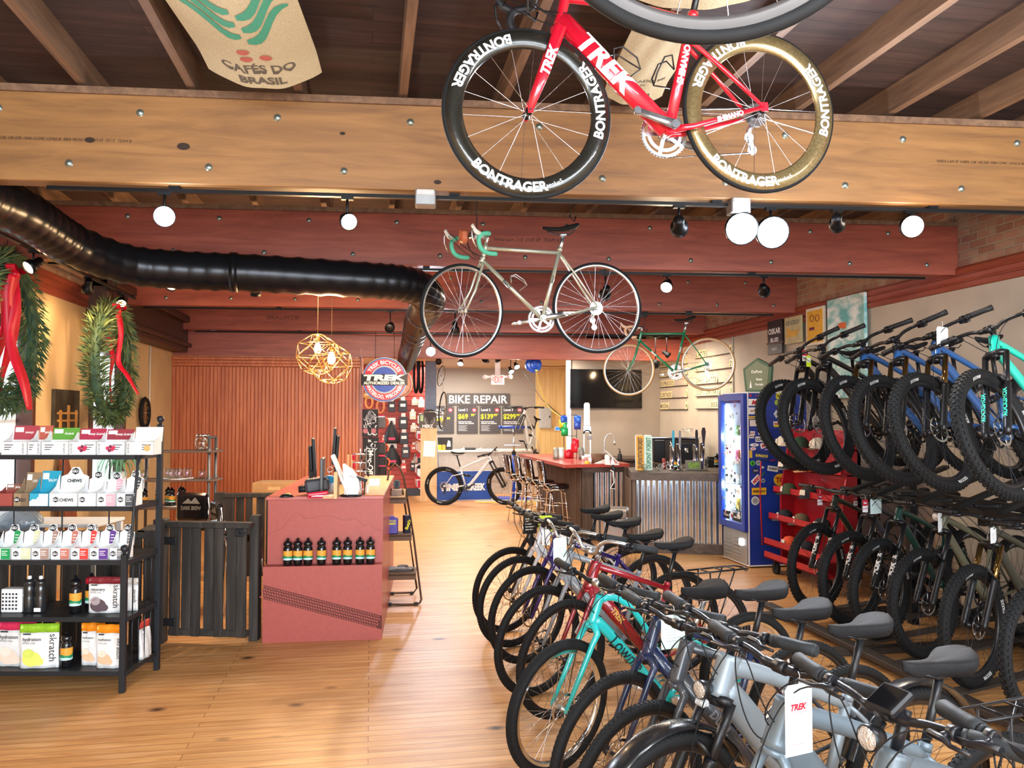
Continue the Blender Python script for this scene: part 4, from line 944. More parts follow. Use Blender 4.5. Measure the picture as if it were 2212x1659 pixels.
    for (pos, w, h, kind, rz_) in tags:
        # hang tags dangle from the bar: upright in the room whatever the bike's heading
        base = SX @ V((cl.x+pos[0], pos[1], cl.z+pos[2])); iv = X.to_3x3().inverted() @ V((0, 0, -1))
        Xt = X.inverted() @ (T(*(X @ base)) @ RZ(rz_) @ RX(pi/2))
        cm = {'sale': [WHITE, RED], 'trek': [PAPER, RED], 'plain': [PAPER, GREY], 'mint': [mat('pale mint price tag', 'd7eceb', .7), GREY], 'yel': [mat('lime yellow tag', 'c8de2c', .6), PAPER], 'black': [mat('black card tag', '1b1a1d', .6), PAPER]}[kind]
        m = M().at(Xt); ch = min(w, h)*.12
        m.poly([(-w/2, -h+0), (w/2, -h), (w/2, -ch), (w/2-ch, 0), (-w/2+ch, 0), (-w/2, -ch)], .001); m.mat(1)
        if kind == 'sale': m.poly([(-w/2, -h*.5), (w/2, -h*.5), (w/2, 0), (-w/2, 0)], .0016); m.mat(0).text('Sale', Xt and None, h=h*.16, bold=.03, fn=lambda x, y: (x, y-h*.25, .0022)); m.mat(1).text('$1399', None, h=h*.14, bold=.03, fn=lambda x, y: (x, y-h*.72, .0018))
        elif kind == 'trek': m.text('TREK', None, w=w*.6, bold=.05, shear=.3, fn=lambda x, y: (x, y-h*.32, .0018)); m.bx(-w*.3, w*.3, -h*.405, -h*.40, .001, .0015); m.bx(-w*.3, w*.2, -h*.85, -h*.845, .001, .0015)
        elif kind in ('plain', 'mint'):
            for j in range(5): m.bx(-w*.3, w*(.3-.1*(j % 3)), -h*(.42+.09*j), -h*(.41+.09*j), .001, .0015)
        elif kind == 'black':
            for j in range(5): m.bx(-w*.35, w*(.35-.12*(j % 3)), -h*(.2+.14*j)-h*.05, -h*(.2+.14*j), .001, .0015)
        elif kind == 'yel': m.poly([(-w*.38, -h*.6), (w*.38, -h*.6), (w*.38, -h*.2), (-w*.38, -h*.2)], .0016)
        tg = m.build('price_tag', cm, t)
        Xs = Xt; M().at(Xs).tube([(0, -.006, .001), (.004, h*.12, .002), (0, .035, 0)], .0009, 4).build('tag_string', PAPER, tg)
    return t
def lever_r():
    if 'lr' not in WM:
        me = lever_mesh('flat').copy(); 
        for v in me.vertices: v.co.y = -v.co.y
        me.flip_normals(); WM['lr'] = me
    return WM['lr']
drop_col = {}
def label_key(l): return 'silver' if 'silver' in l else ('green' if 'green' in l else 'red')
def return_drop(t, SX, cl, bw, stem, gripcol, cab):
    key = label_key(t['label']); tape = {'silver': mat('celeste bar tape', '55b394', .6, bump=.2, scale=90), 'green': mat('natural cotton bar tape', 'c9a78a', .8), 'red': BLKM}[key]
    hood = {'silver': mat('white rubber hood', 'd9d5c8', .6), 'green': mat('tan rubber hood', 'c9ab92', .6), 'red': BLKM}[key]; lm = ALU if key != 'red' else DKM
    prof = [(0, 0, 0), (.10, 0, 0), (bw-.02, .0, 0), (bw, .03, 0), (bw, .075, -.012), (bw, .092, -.055), (bw, .07, -.11), (bw, .02, -.135), (bw, -.05, -.14)]
    half = [V((cl.x+b, a, cl.z+c)) for a, b, c in prof]; left = smooth_path(half, 5); f = [V((p.x, -p.y, p.z)) for p in left[::-1]]+left[1:]
    M().at(SX).tube(f, .012, 12).build('handlebar', ALU if key != 'red' else BLACK, t)
    for s_ in (1, -1):
        P = [V((p.x, s_*p.y, p.z)) for p in left[7:]]; M().at(SX).tube(P, .0162, 14).build('bar_tape', tape, t)
        h0 = V((cl.x+.085, s_*bw, cl.z-.01))
        M().at(SX).tube([h0+V((-.01, 0, 0)), h0+V((.03, 0, .02)), h0+V((.055, 0, .055)), h0+V((.05, 0, .068))], [(.013, .018), (.012, .017), (.010, .014), (.006, .008)], 12, ref=(0, 1, 0)).build('brake_hood', hood, t)
        M().at(SX).tube([h0+V((.045, 0, .045)), h0+V((.065, s_*.004, .02)), h0+V((.062, s_*.008, -.03)), h0+V((.03, s_*.012, -.09))], [(.008, .005), (.007, .005), (.0065, .004), (.006, .004)], 8, ref=(0, 1, 0)).build('brake_lever', lm, t)
        cab.append(h0+V((.02, 0, .03)))
# ================================================================ helpers for local set-ups
def CF(px, py, z=0, rot=0):      # frame standing on height z, x axis to the right as the photographer sees it
    return T(*aZ(px, py, z)) @ RZ(-YAW+rot)
def FR(x, y, z, a=0): return basis((x, y, z), (cos(a), 0, sin(a)), (-sin(a), 0, cos(a)))
def sub(m, name, mats, parent): return m.build(name, mats, parent)
POST = mat('dark blue black metal', '23272d', .45, .2, bump=.05)
# ---------------------------------------------------------------- bakers rack with snacks
SX_ = CF(264, 1496); d0 = 5.25
rack = thing('display_shelf', 'black metal bakers rack with ball finials holding snack boxes and drink pouches', 'shelf', X=SX_)
W = 1.45; ZS = [.135, .48, .845, 1.185, 1.52]; DP = [.46, .46, .46, .40, .34]
m = M()
m.cyl((0, 0, 0), (0, 0, .88), .017, 4); m.X = None
for x, z in ((0, .9),): pass
m.build('post', POST, rack)
M().bx(-.018, .018, -.018, .018, 0, .885, .003).build('post', POST, rack, (0, 0, 0))
M().bx(-.018, .018, -.018, .018, 0, .885, .003).build('post', POST, rack, (-W, 0, 0))
M().bx(-.018, .018, -.018, .018, 0, 1.72, .003).build('post', POST, rack, (.02, .46, 0))
M().bx(-.018, .018, -.018, .018, 0, 1.72, .003).build('post', POST, rack, (-W, .46, 0))
for x, y, z in ((0, 0, .885), (-W, 0, .885), (.02, .46, 1.72), (-W, .46, 1.72)):
    M().lathe([(0, 0), (.012, .002), (.010, .010), (.022, .024), (.026, .038), (.020, .054), (0, .062)], o=(x, y, z), n=18).build('finial', POST, rack)
for i, (z, dp) in enumerate(zip(ZS, DP)):
    m = M(); y0 = .46-dp
    m.bx(-W, .02, y0, y0+.025, z-.03, z).bx(-W, .02, .44, .465, z-.03, z).bx(-W-.01, -W+.015, y0, .46, z-.03, z).bx(0, .025, y0, .46, z-.03, z).bx(-W, .01, y0+.01, .45, z-.012, z-.002)
    m.build('shelf_board', POST, rack)
m = M()
for x in (.022, -W): M().tube([(x, .0, .86), (x, .05, 1.0), (x, .075, 1.2), (x, .115, 1.45), (x, .18, 1.56), (x, .3, 1.60), (x, .44, 1.68)], .009, 8).build('side_scroll', POST, rack)
m = M()
for z0, z1 in ((.135, .45), (.48, .82)):
    for y in (.09, .18, .27, .36): m.tube([(.015, y, z0), (.015, y, z1-.03), (.015, y+.02, z1), (.015, y+.045, z1-.03)], .004, 6)
m.build('side_grille', POST, rack)
m = M()
for x in (-.33, -.66, -1.0, -1.3): m.cyl((x, .455, .13), (x, .455, 1.52), .005, 6)
m.build('back_rods', POST, rack)
def sx(px, d=5.27): return (px-264)*d/1750
def Z4(z): return z*.217       # zoomed pixels to photograph pixels
dcol = {'w': WHITE}
def cardm(c): return mat('printed card '+c, c, .6, var=.03)
INK = mat('navy black ink', '20262f', .6)
def hexa(r): return [(r*cos(pi/6+pi*i/3), r*.95*sin(pi/6+pi*i/3)) for i in range(6)]
packet_m = {}
def snack(x0, x1, y, z, label, front='eef0f2', accent=None, head=None, hh=.12, txt='', hexlogo=False, style='gu', fh=.085, dp=.12, pack=None, grp=None, htxt='', rot=0):
    t = thing('snack_box', label, 'snack box', X=SX_ @ T((x0+x1)/2, y, z) @ RZ(rot), group=grp); w = (x1-x0)*.98; a, b = -w/2, w/2
    f = cardm(front); m = M(); th = .003
    m.bx(a, b, 0, th, 0, fh).bx(a, b, dp-th, dp, 0, fh*1.15).bx(a, a+th, 0, dp, 0, fh).bx(b-th, b, 0, dp, 0, fh).bx(a, b, 0, dp, 0, th)
    for s_ in (a, b-th): m.poly([(0, fh), (dp, fh), (dp, fh+hh*.7), (dp*.65, fh+hh*.25)], th, X=basis((s_, 0, 0), (0, 1, 0), (0, 0, 1)))
    tr = m.build('tray', f, t)
    if accent: M().bx(a+w*.5, b-.002, -.0012, 0, .003, fh-.003).build('printed_panel', cardm(accent), tr)
    if txt:
        m = M()
        if hexlogo:
            m.poly(hexa(.020), .001, X=FR(a+w*.24, -.0022, fh*.52)); m.mat(1).text(txt, FR(a+w*.24, -.0036, fh*.52), h=.014, bold=.04, shear=.1)
            if htxt: m.mat(0).text(htxt, FR(a+w*.62, -.003, fh*.5), h=.020, bold=.03, maxw=w*.5)
            elif accent: m.mat(1); [m.bx(a+w*.55, a+w*(.85-.08*(k % 2)), -.0022, -.001, fh*(.7-.16*k), fh*(.7-.16*k)+.004) for k in range(3)]
        else:
            m.text(txt, FR(a+w*(.86 if style == 'sk' else .1), -.002, fh*.5, -pi/2), h=.016, w=fh*.8, bold=.0)
            q = .3 if style == 'sk' else .75
            for k in range(3): m.bx(a+w*(q-.18), a+w*(q+.16-.07*k), -.002, -.0005, fh*(.75-.18*k), fh*(.75-.18*k)+.005)
        m.build('lettering', [INK, PAPER], tr)
    if head:
        m = M(); y1 = dp-.002; tilt = .018
        if style == 'gu': pts = [(a, fh), (b, fh), (b, fh+hh*.62), (w*.28, fh+hh*.72), (.022, fh+hh), (-.022, fh+hh), (-w*.28, fh+hh*.72), (a, fh+hh*.62)]
        else: pts = [(a, fh), (b, fh), (b, fh+hh), (a, fh+hh)]
        m.poly(pts, .003, X=basis((0, y1, 0), (1, 0, 0), (0, .16, 1)))
        hd_ = m.build('header_card', cardm(head if style != 'gu' else front), t)
        m = M(); Xh = basis((0, y1-.0045, 0), (1, 0, 0), (0, .16, 1))
        if style == 'gu':
            if accent: m.mat(0).poly([(w*.02, fh+.002), (b-.002, fh+.002), (b-.002, fh+hh*.58), (w*.22, fh+hh*.72), (w*.02, fh+hh*.72)], .001, X=Xh)
            m.mat(1).poly([(p[0], p[1]+fh+hh*.84) for p in hexa(.025)], .001, X=Xh @ T(0, 0, .0015)); m.mat(2).text('GU', Xh @ T(0, fh+hh*.84, .003), h=.017, bold=.04, shear=.1)
            for k in range(3): m.bx(w*.08, w*(.36-.05*k), 0, 0, 0, 0) if False else m.poly([(w*.08, fh+hh*(.2+.14*k)), (w*(.38-.06*k), fh+hh*(.2+.14*k)), (w*(.38-.06*k), fh+hh*(.24+.14*k)), (w*.08, fh+hh*(.24+.14*k))], .0012, X=Xh)
            if htxt: m.mat(1).text(htxt, Xh @ T(0, fh+hh*.45, .0025), h=.020, bold=.04, maxw=w*.8)
        else:
            m.mat(2).text(htxt or 'energy', Xh @ T(w*.12, fh+hh*.55, .001) @ RZ(pi), h=.016, bold=.02, maxw=w*.6); m.poly([(-w*.45, fh+hh*.6), (-w*.12, fh+hh*.6), (-w*.12, fh+hh*.9), (-w*.45, fh+hh*.9)], .001, X=Xh)
        m.build('header_print', [cardm(accent or front), INK, PAPER], hd_)
    if pack:
        pm_ = mat('foil packet '+pack, pack, .25, .3, scale=60, bump=.4)
        for k in range(4):
            m = M(); X = T((k-1.5)*w*.17, dp*.45+.012*(k % 2), fh*.55) @ RX(.5) @ RZ(.15*(k-1.5)); m.at(X); m.loft([[(.05*cos(q), .006*sin(q)*(1 if abs(j) < 2 else .2), j*.016) for q in [2*pi*i/10 for i in range(10)]] for j in (-2, -1, 0, 1, 2)])
            m.at(None).build('packet', pm_, t)
    return t
z = ZS[4]; Y1 = .13
for (a, b, fr, ac, he, hh, tx, st_, ht_, pk, lab) in (
    (-130, 133, 'e8ecef', 'c94f5c', 'a8404e', .11, 'skratch', 'sk', 'chews', 'e46b52', 'white box with a red header at the left end of the top rack shelf'),
    (136, 268, 'e8ecef', 'd05b52', 'b35a4c', .11, 'skratch', 'sk', 'fuel', 'f08a2e', 'white box with orange packets on the top rack shelf'),
    (272, 546, 'eef2f3', None, '5c9c3a', .095, 'skratch', 'sk', 'energy', '8ec63a', 'white box with a green raised lid on the top rack shelf'),
    (549, 822, 'eef2f3', None, 'a82c4a', .09, 'skratch', 'x', 'energy chews', None, 'white box with pink sweets and crimson lid on the top rack shelf'),
    (826, 1108, 'eef2f3', None, '93303f', .085, 'skratch', 'x', 'energy chews', None, 'white box with dark red sweets and maroon lid on the top rack shelf'),
    (1118, 1400, 'ecebe8', 'd9d2cc', 'eeeeee', .10, 'snack', 'x', 'cookie', None, 'white box with cookie print at the right end of the top rack shelf')):
    t = snack(sx(Z4(a), 5.38), sx(Z4(b), 5.38), Y1, z, lab, fr, ac if st_ == 'q' else None, he, hh, tx, False, st_, pack=pk, htxt=ht_)
    w = sx(Z4(b))-sx(Z4(a))
    if st_ == 'x':
        m = M(); cc = {'energy chews': ['c22e55', '7a2a48'], 'cookie': ['c9a96a', '5a3d28']}[ht_]
        pts_ = ((-.02, .045), (.0, .055), (.012, .036), (-.006, .03), (.022, .05)) if ht_ != 'cookie' else ((.05, .045),)
        for i, (x, zz) in enumerate(pts_): m.mat(i % 2).disc(.012 if ht_ != 'cookie' else .022, FR(x, -.003-.0004*i, zz), 14, .001)
        m.build('sweets_print', [cardm(cc[0]), cardm(cc[1])], t)
z = ZS[3]; Y2 = .075
for (a, b, fr, ac, he, hh, tx, st_, ht_, pk, lab) in (
    (-150, 38, '9a4a44', None, '8c5a4a', .05, '', 'x', 'fuel', None, 'dark red box at the left end of the second rack shelf'),
    (42, 196, '9a8468', '7d6a55', '8f7a60', .13, 'GU', 'x', 'GU', None, 'brown snack box with tall tan header on the second rack shelf'),
    (200, 394, '2fa3c4', 'e8eef2', '1f9bbb', .14, '', 'x', 'KATES', 'bfe0ea', 'bright blue snack box with white mountains on the second rack shelf'),
    (397, 684, 'eef2f3', None, 'eef2f3', .165, 'GU', 'gu', 'CHEWS', None, 'white and green box lettered CHEWS on the second rack shelf'),
    (688, 870, 'e9ecee', None, 'dfe3e5', .135, 'GU', 'gu', '', 'e8e8ea', 'white box with silver packets on the second rack shelf'),
    (875, 1062, 'eef0f2', 'e3a9b8', 'dfe3e5', .125, 'GU', 'gu', '', None, 'white box with a pale pink panel on the second rack shelf'),
    (1070, 1250, 'eef0f2', '4a4d52', 'dfe3e5', .14, 'GU', 'gu', '', None, 'white box with a dark grey panel on the second rack shelf')):
    t = snack(sx(Z4(a), 5.32), sx(Z4(b), 5.32), Y2, z, lab, fr, ac, he, hh, tx, tx == 'GU', st_, pack=pk, htxt=ht_)
    if ht_ == 'KATES':
        w = sx(Z4(b))-sx(Z4(a)); M().poly([(-w*.48, .0), (w*.48, 0), (w*.48, .03), (w*.3, .045), (w*.12, .05), (.0, .062), (-w*.15, .042), (-w*.3, .045), (-w*.48, .028)], .001, X=FR(0, -.0022, .003)).build('mountain_print', PAPER, t)
z = ZS[2]
for (a, b, ac, pk, lab) in (
    (-130, 62, '1f9a57', '2aa85f', 'box with a green panel at the left end of the third rack shelf'), (68, 264, 'd4d9b4', None, 'box with a pale yellow panel on the third rack shelf'),
    (270, 446, 'a88a80', 'b8b9bd', 'box with a brown grey panel on the third rack shelf'), (462, 650, 'c0776a', None, 'box with a dusty rose panel on the third rack shelf'),
    (660, 840, 'e0413a', 'e8502e', 'box with red and orange packets on the third rack shelf'), (848, 1036, '5f3a8c', None, 'box with a purple panel on the third rack shelf'),
    (1046, 1200, '77797d', None, 'box with a grey panel at the right end of the third rack shelf')):
    snack(sx(Z4(a), 5.27), sx(Z4(b), 5.27), .025, z, 'white GU gel '.replace('GU ', '')+lab, 'eef1f3', ac, 'eef1f3', .135, 'GU', True, 'gu', pack=pk, fh=.075)
# bottles with landscape labels
botb = mat('glossy black bottle', '131418', .18, coat=.4); lab_y = mat('amber label band', 'e7a23a', .5); lab_g = mat('green label wave', '1f8a5a', .5); lab_w = mat('white blue label band', 'bfe3ea', .5)
def bottle_meshes(k=1.0):
    key = ('b', k)
    if key in WM0: return WM0[key]
    p = [(0, 0), (.030, 0), (.034, .006), (.034, .035), (.0365, .042), (.0365, .118), (.034, .130), (.0335, .140), (.026, .148), (.026, .152), (.033, .156), (.0345, .168), (.032, .182), (.018, .192), (.012, .194), (.0125, .204), (.009, .206), (.009, .213), (0, .214)]
    me = M().lathe([(r, z*k) for r, z in p], n=24).mesh('water_bottle', botb)
    m = M(); n = 32; r = .0372
    def wv(i, z, a, ph): return (z+a*sin(3*2*pi*i/n+ph)+a*.5*sin(5*2*pi*i/n))*k
    for lo, hi, kk in ((lambda i: .044*k, lambda i: wv(i, .058, .003, 0), 2), (lambda i: wv(i, .058, .003, 0), lambda i: wv(i, .074, .004, 1), 1), (lambda i: wv(i, .074, .004, 1), lambda i: .116*k, 0)):
        m.mat(kk); m.add([(r*cos(2*pi*i/n), r*sin(2*pi*i/n), f(i)) for f in (lo, hi) for i in range(n)], [(i, (i+1) % n, n+(i+1) % n, n+i) for i in range(n)], True)
    m.mat(3)
    m.text('trail co', None, h=.012, bold=.02, fn=lambda x, y: ((r+.0004)*cos(-pi/2+x/r), (r+.0004)*sin(-pi/2+x/r), (.1+y)*k)) if False else [m.add([((r+.0005)*cos(-pi/2+q), (r+.0005)*sin(-pi/2+q), (.1+dz)*k) for q in (-.45, .35) for dz in (-.004, .004)], [(0, 2, 3, 1)])]
    lb = m.mesh('label', [lab_y, lab_g, lab_w, mat('pale label script', 'f3d9a0', .5)]); WM0[key] = (me, lb); return WM0[key]
WM0 = {}
def bottle(X, label, k=1.0, grp=None, cap=None):
    me, lb = bottle_meshes(k); o = obj('water_bottle', me, None, X=X); tag(o, label, 'bottle', grp); obj('label', lb, o)
    if cap: M().lathe([(.0, .156*k), (.036, .156*k), (.036, .18*k), (.02, .194*k), (0, .196*k)], n=20).build('cap', cap, o)
    return o
z = ZS[1]
def z5(x): return sx(x*.217)
bottle(SX_ @ T(z5(640), .12, z), 'black bottle with an amber label on the fourth rack shelf', 1.15)
bottle(SX_ @ T(z5(735), .2, z), 'red capped bottle with an amber label behind the recovery pouch', 1.15, cap=RED)
smk = mat('smoked dark bottle', '26282b', .15, coat=.4)
for i, (x, lab) in enumerate(((155, 'tall dark plain bottle left of the pair on the fourth rack shelf'), (270, 'tall dark plain bottle with a white sticker on the fourth rack shelf'))):
    o = M().lathe([(0, 0), (.034, 0), (.037, .01), (.037, .10), (.034, .115), (.037, .13), (.036, .165), (.03, .18), (.034, .186), (.034, .205), (.02, .215), (.011, .218), (.011, .235), (0, .236)], n=24).build('water_bottle', smk, X=SX_ @ T(z5(x), .14, z)); tag(o, lab, 'bottle')
    M().lathe([(0, .218), (.013, .218), (.012, .238), (0, .24)], n=12).build('spout', PAPER, o)
    if i: M().bx(-.022, .022, -.0385, -.036, .01, .035).build('sticker', PAPER, o)
o = M().bx(-.09, .05, -.02, .06, 0, .155, .006).build('cup_box', WHITE, X=SX_ @ T(z5(20), .14, z)); tag(o, 'white carton printed with small black squares on the fourth rack shelf', 'carton')
m = M()
for i in range(5):
    for j in range(5): m.bx(-.08+.022*i, -.068+.022*i, -.0215, -.02, .02+.024*j, .032+.024*j)
m.build('square_print', INK, o)
def pouch(X, w, h, top, label, txt='hydration', fruit=None, th=.045, side='skratch', tt=.17):
    t = thing('drink_pouch', label, 'drink mix pouch', X=X)
    rings = []; K = 10; n = 20; tf = h*(1-tt)
    def prof(v):   # thickness along height
        return th*(.9-.15*v) if v < .3 else th*max(.06, (.86*(1-((v-.3)/.62)**2))) if v < .92 else th*.06
    for k in range(K+1):
        v = k/K; wd = w*(.5-.012*sin(pi*v)); T_ = prof(v)
        rings.append([(wd*cos(q), .5*T_*math.copysign(abs(sin(q))**.8, sin(q))+.006*sin(6*q+5*v), v*h) for q in [2*pi*i/n for i in range(n)]])
    cut = int(K*(1-tt))
    M().loft(rings[:cut+1]).build('pouch_body', mat('matte white pouch foil', 'e6eaec', .35, .1, scale=25, bump=.25), t)
    M().loft(rings[cut:]).build('pouch_top', mat('coloured pouch foil '+top, top, .3, .1, scale=40, bump=.5), t)
    m = M(); yy = -th*.5-.004
    def fn(x, y): v = max(0, min(1, y/h)); return (x, -.5*prof(v)*sqrt(max(.05, 1-(2*x/w)**2))-.0085, y)
    m.text(side, None, h=w*.17, w=None, bold=.0, fn=lambda x, y: fn(w*.36+y*1.0, h*.46-x), maxw=h*.62) 
    m.bx(0, 0, 0, 0, 0, 0)
    m.text(txt, None, h=w*.085, bold=.01, fn=lambda x, y: fn(x-w*.40, h*.66+y), al='l'); m.add([fn(-w*.40, h*.76), fn(-w*.2, h*.76), fn(-w*.2, h*.79), fn(-w*.40, h*.79)], [(0, 1, 2, 3)])
    m.mat(1).text('drink mix', None, h=w*.06, fn=lambda x, y: fn(x-w*.40, h*.58+y), al='l')
    m.build('lettering', [INK, GREY], t)
    if fruit:
        m = M()
        for i, (cx_, cy_, r_) in enumerate(((-.16, .22, .24), (-.24, .34, .15), (.02, .16, .13))):
            c = [fn(w*cx_+w*r_*cos(q), h*cy_+w*r_*sin(q)*.8) for q in [2*pi*j/16 for j in range(16)]]; c = [(p[0], p[1]-.0006*(i+1), p[2]) for p in c]; m.mat(i % 2).add(c, [tuple(range(16))])
        m.build('fruit_print', [cardm(fruit[0]), cardm(fruit[1])], t)
    return t
pouch(SX_ @ T(z5(935), .13, ZS[1]), .225, .235, '7e2b34', 'white recovery pouch with a maroon top on the fourth rack shelf', 'recovery', ('5a4a52', 'a69aa0'))
pouch(SX_ @ T(z5(1140), .19, ZS[1]), .12, .215, 'd0cdc8', 'plain white pouch half hidden by the front post on the fourth rack shelf', '')
z = ZS[0]
pouch(SX_ @ T(z5(60), .12, z), .26, .29, 'd8335c', 'white pouch with a pink top on the bottom rack shelf', 'hydration', ('f2d8c8', 'f3e4d8'))
pouch(SX_ @ T(z5(325), .08, z) @ RZ(.1), .25, .285, '8fc22e', 'white lemon pouch with a lime green top on the bottom rack shelf', 'hydration', ('e3e66e', 'cfdc63'))
bottle(SX_ @ T(z5(577), .10, z), 'black bottle with an amber label between pouches on the bottom rack shelf', 1.1)
bottle(SX_ @ T(z5(690), .22, z), 'black bottle mostly hidden behind the orange topped pouches', 1.0)
pouch(SX_ @ T(z5(815), .14, z), .16, .275, 'f08c1e', 'orange topped peach pouch, the one standing behind its twin', 'hydration', ('f0c3a0', 'f6e0d0'))
pouch(SX_ @ T(z5(1035), .08, z), .185, .28, 'f2901f', 'orange topped peach pouch in front beside the rack post', 'hydration', ('f0bb98', 'f6dccb'))
pouch(SX_ @ T(.005, .30, z) @ RZ(1.45), .13, .255, 'c2463c', 'pouch turned sideways at the open right end of the bottom rack shelf', 'mix')
# clear bag on the window side behind the third shelf
bg_ = mat('clear crinkled plastic bag', 'dfe9f2', .12, trans=.7, alpha=.65, bump=.8, scale=14)
# ---------------------------------------------------------------- weathered fence and gate
fw = wood('dark weathered fence boards', '1c1815', '46403b', '2e2925', rough=.7, scale=(12, 12, .9), bump=.4)
def fence(X, w, h, n, label, z0=.06, gap=.018, posts=(1, 1), name='wooden_fence'):
    t = thing(name, label, 'fence' if 'fence' in name else 'gate', X=X); bw = w/n
    M().bx(-.02, w+.02, -.035, .055, h-.045, h, .004).build('top_rail', fw, t)
    M().bx(0, w, -.02, .03, z0, z0+.05, .004).build('bottom_rail', fw, t)
    for i in range(n):
        a = i*bw+gap/2; o_ = .018 if i % 2 else 0; M().bx(a, a+bw-gap*(.4+.9*((i*37) % 5)/4), -.03+o_, -.008+o_, z0, h-.045, .003).build('board', fw, t)
    for s_, x in zip(posts, (-.05, w+.05)):
        if s_: M().bx(x-.045, x+.045, -.035, .055, 0, h+.01, .004).build('post', fw, t)
    return t
GX = CF(372, 1392, 0, .06)
g_ = fence(T(*aD(372, 900, 6.42).xy, 0) @ RZ(-YAW-.10), .64, .945, 7, 'dark weathered board gate standing left of the red counter', posts=(0, 0), name='board_gate')
for z in (.80, .17): M().bx(-.13, .07, -.048, -.036, z-.03, z+.03, .004).build('hinge', BLKM, g_)
M().bx(.55, .62, -.05, -.036, .84, .90, .006).cyl((.585, -.05, .87), (.585, -.075, .87), .012, 10).bx(.60, .68, -.055, -.047, .862, .874).build('latch', BLKM, g_)
p = aD(352, 900, 6.42); post_ = M().bx(-.045, .045, -.05, .05, 0, .965, .005).build('fence_post', fw, X=T(p.x, p.y, 0) @ RZ(-YAW)); tag(post_, 'dark post the gate hangs from', 'post')
p = aD(557, 900, 6.5); post_ = M().bx(-.04, .03, -.05, .05, 0, .985, .005).build('fence_post', fw, X=T(p.x, p.y, 0) @ RZ(-YAW)); tag(post_, 'dark post squeezed against the left side of the red counter', 'post')
a, b = aD(340, 900, 6.3), aD(312, 900, 5.92); a.z = b.z = 0; dv = (a-b); 
fence(basis(b, dv, V((0, 0, 1)).cross(dv)), dv.length, .935, 3, 'short return of dark fence between the gate post and the bakers rack', posts=(0, 0))
b = aD(318, 900, 5.95); c = aD(-330, 900, 5.95); b.z = c.z = 0; dv = b-c
fence(basis(c, dv, V((0, 0, 1)).cross(dv)), dv.length, .935, 18, 'long dark fence running behind the bakers rack', posts=(0, 1), gap=.03)
a, b = aD(488, 900, 8.7), aD(640, 900, 8.75); a.z = b.z = 0; dv = b-a
fence(basis(a, dv, V((0, 0, 1)).cross(dv)), dv.length, .94, 7, 'dark fence piece in front of the red wood wall behind the counter', gap=.03, posts=(1, 0))
# ---------------------------------------------------------------- red counter
redp = mat('brick red painted panel', 'a34c45', .5, scale=30, var=.06, bump=.05, coat=.15); redd = mat('dark red tread relief', '5e2b26', .7)
KX = T(*aZ(567, 1388, 0)) @ RZ(-YAW+.105)
kt = thing('service_counter', 'brick red service counter with a mountain ridge and tyre track on its front', 'counter', X=KX)
KW, KH, KL, LZ, IN = .925, 1.13, 2.25, .59, .10
M().bx(.0, KW, 0, KL, 0, LZ-.001).bx(.012, KW-.0, IN, KL, LZ, KH-.03).build('body', redp, kt)
M().bx(0, KW+.005, IN-.012, KL, KH-.03, KH, .004).build('counter_top', mat('red laminate top', 'b2574d', .35, coat=.3), kt)
M().bx(KW*.5, KW+.005, IN-.01, KL-.15, KH, KH+.006, .002).build('counter_top_panel', wood('orange wood panel', 'c0804c', 'd69a64', rough=.35, scale=(8, 1, 8)), kt)
def kz(y): return 1.8-((980+y*.2893)-892)*6.38/1750
def kx(x): return ((300+x*.2893)-567)*6.38/1750
ridge = [(937, 622), (1000, 585), (1030, 582), (1060, 560), (1085, 515), (1120, 480), (1155, 453), (1180, 475), (1210, 498), (1240, 502), (1300, 488), (1400, 481), (1440, 495), (1490, 519), (1550, 514), (1588, 506), (1620, 530), (1655, 562), (1680, 556), (1702, 548), (1722, 575), (1745, 592), (1800, 600)]
pts = [(max(.013, min(KW-.001, kx(x))), kz(y)) for x, y in ridge]; pts[0] = (.013, pts[0][1]); pts[-1] = (KW-.001, pts[-1][1])
M().poly(pts+[(KW-.001, LZ), (.013, LZ)], .009, X=basis((0, IN, 0), (1, 0, 0), (0, 0, 1))).build('mountain_panel', redp, kt)
za, zb = kz(975), kz(1225); wb_ = .175/1.0*.62
M().poly([(0, za), (KW, zb), (KW, LZ), (0, LZ)], .010, X=FR(0, 0, 0)).build('upper_front_panel', redp, kt)
M().poly([(0, 0.0), (KW, 0), (KW, zb-wb_), (0, za-wb_)], .010, X=FR(0, 0, 0)).build('lower_front_panel', redp, kt)
m = M(); L = sqrt(KW**2+(za-zb)**2); an = atan2(zb-za, KW)
Xb = basis((0, -.0005, za), (cos(an), 0, sin(an)), (-sin(an), 0, cos(an))); m.mat(0)
m.poly([(0, za-wb_), (KW, zb-wb_), (KW, zb), (0, za)], .003, X=FR(0, 0, 0)); m.mat(1).at(Xb)
n_ = 46
for i in range(n_):
    for j, (yy, hh) in enumerate(((-.012, .012), (-.032, .016), (-.054, .018), (-.076, .016), (-.096, .012))):
        x = (i+.5+.5*(j % 2))*L/n_*.985; m.at(Xb @ T(x, yy, 0) @ RZ(.5 if j in (1, 2) else -.5)); m.bx(-.0065, .0065, -hh*.42, hh*.42, .002, .008)
m.at(None).build('tyre_track_relief', [redd, redp], kt)
for i, x in enumerate((1093, 1167, 1243, 1343, 1456, 1538, 1630, 1709)):
    bottle(KX @ T(kx(x), .045, LZ+.001) @ RZ(random.uniform(-.25, .25)), ['first', 'second', 'third', 'fourth', 'fifth', 'sixth', 'seventh', 'eighth'][i]+' amber labelled bottle from the left on the counter front ledge', 1.0, 'bottles on the counter ledge')
def K(px, py, z=KH): # counter-top point to local
    return KX.inverted() @ aZ(px, py, z)
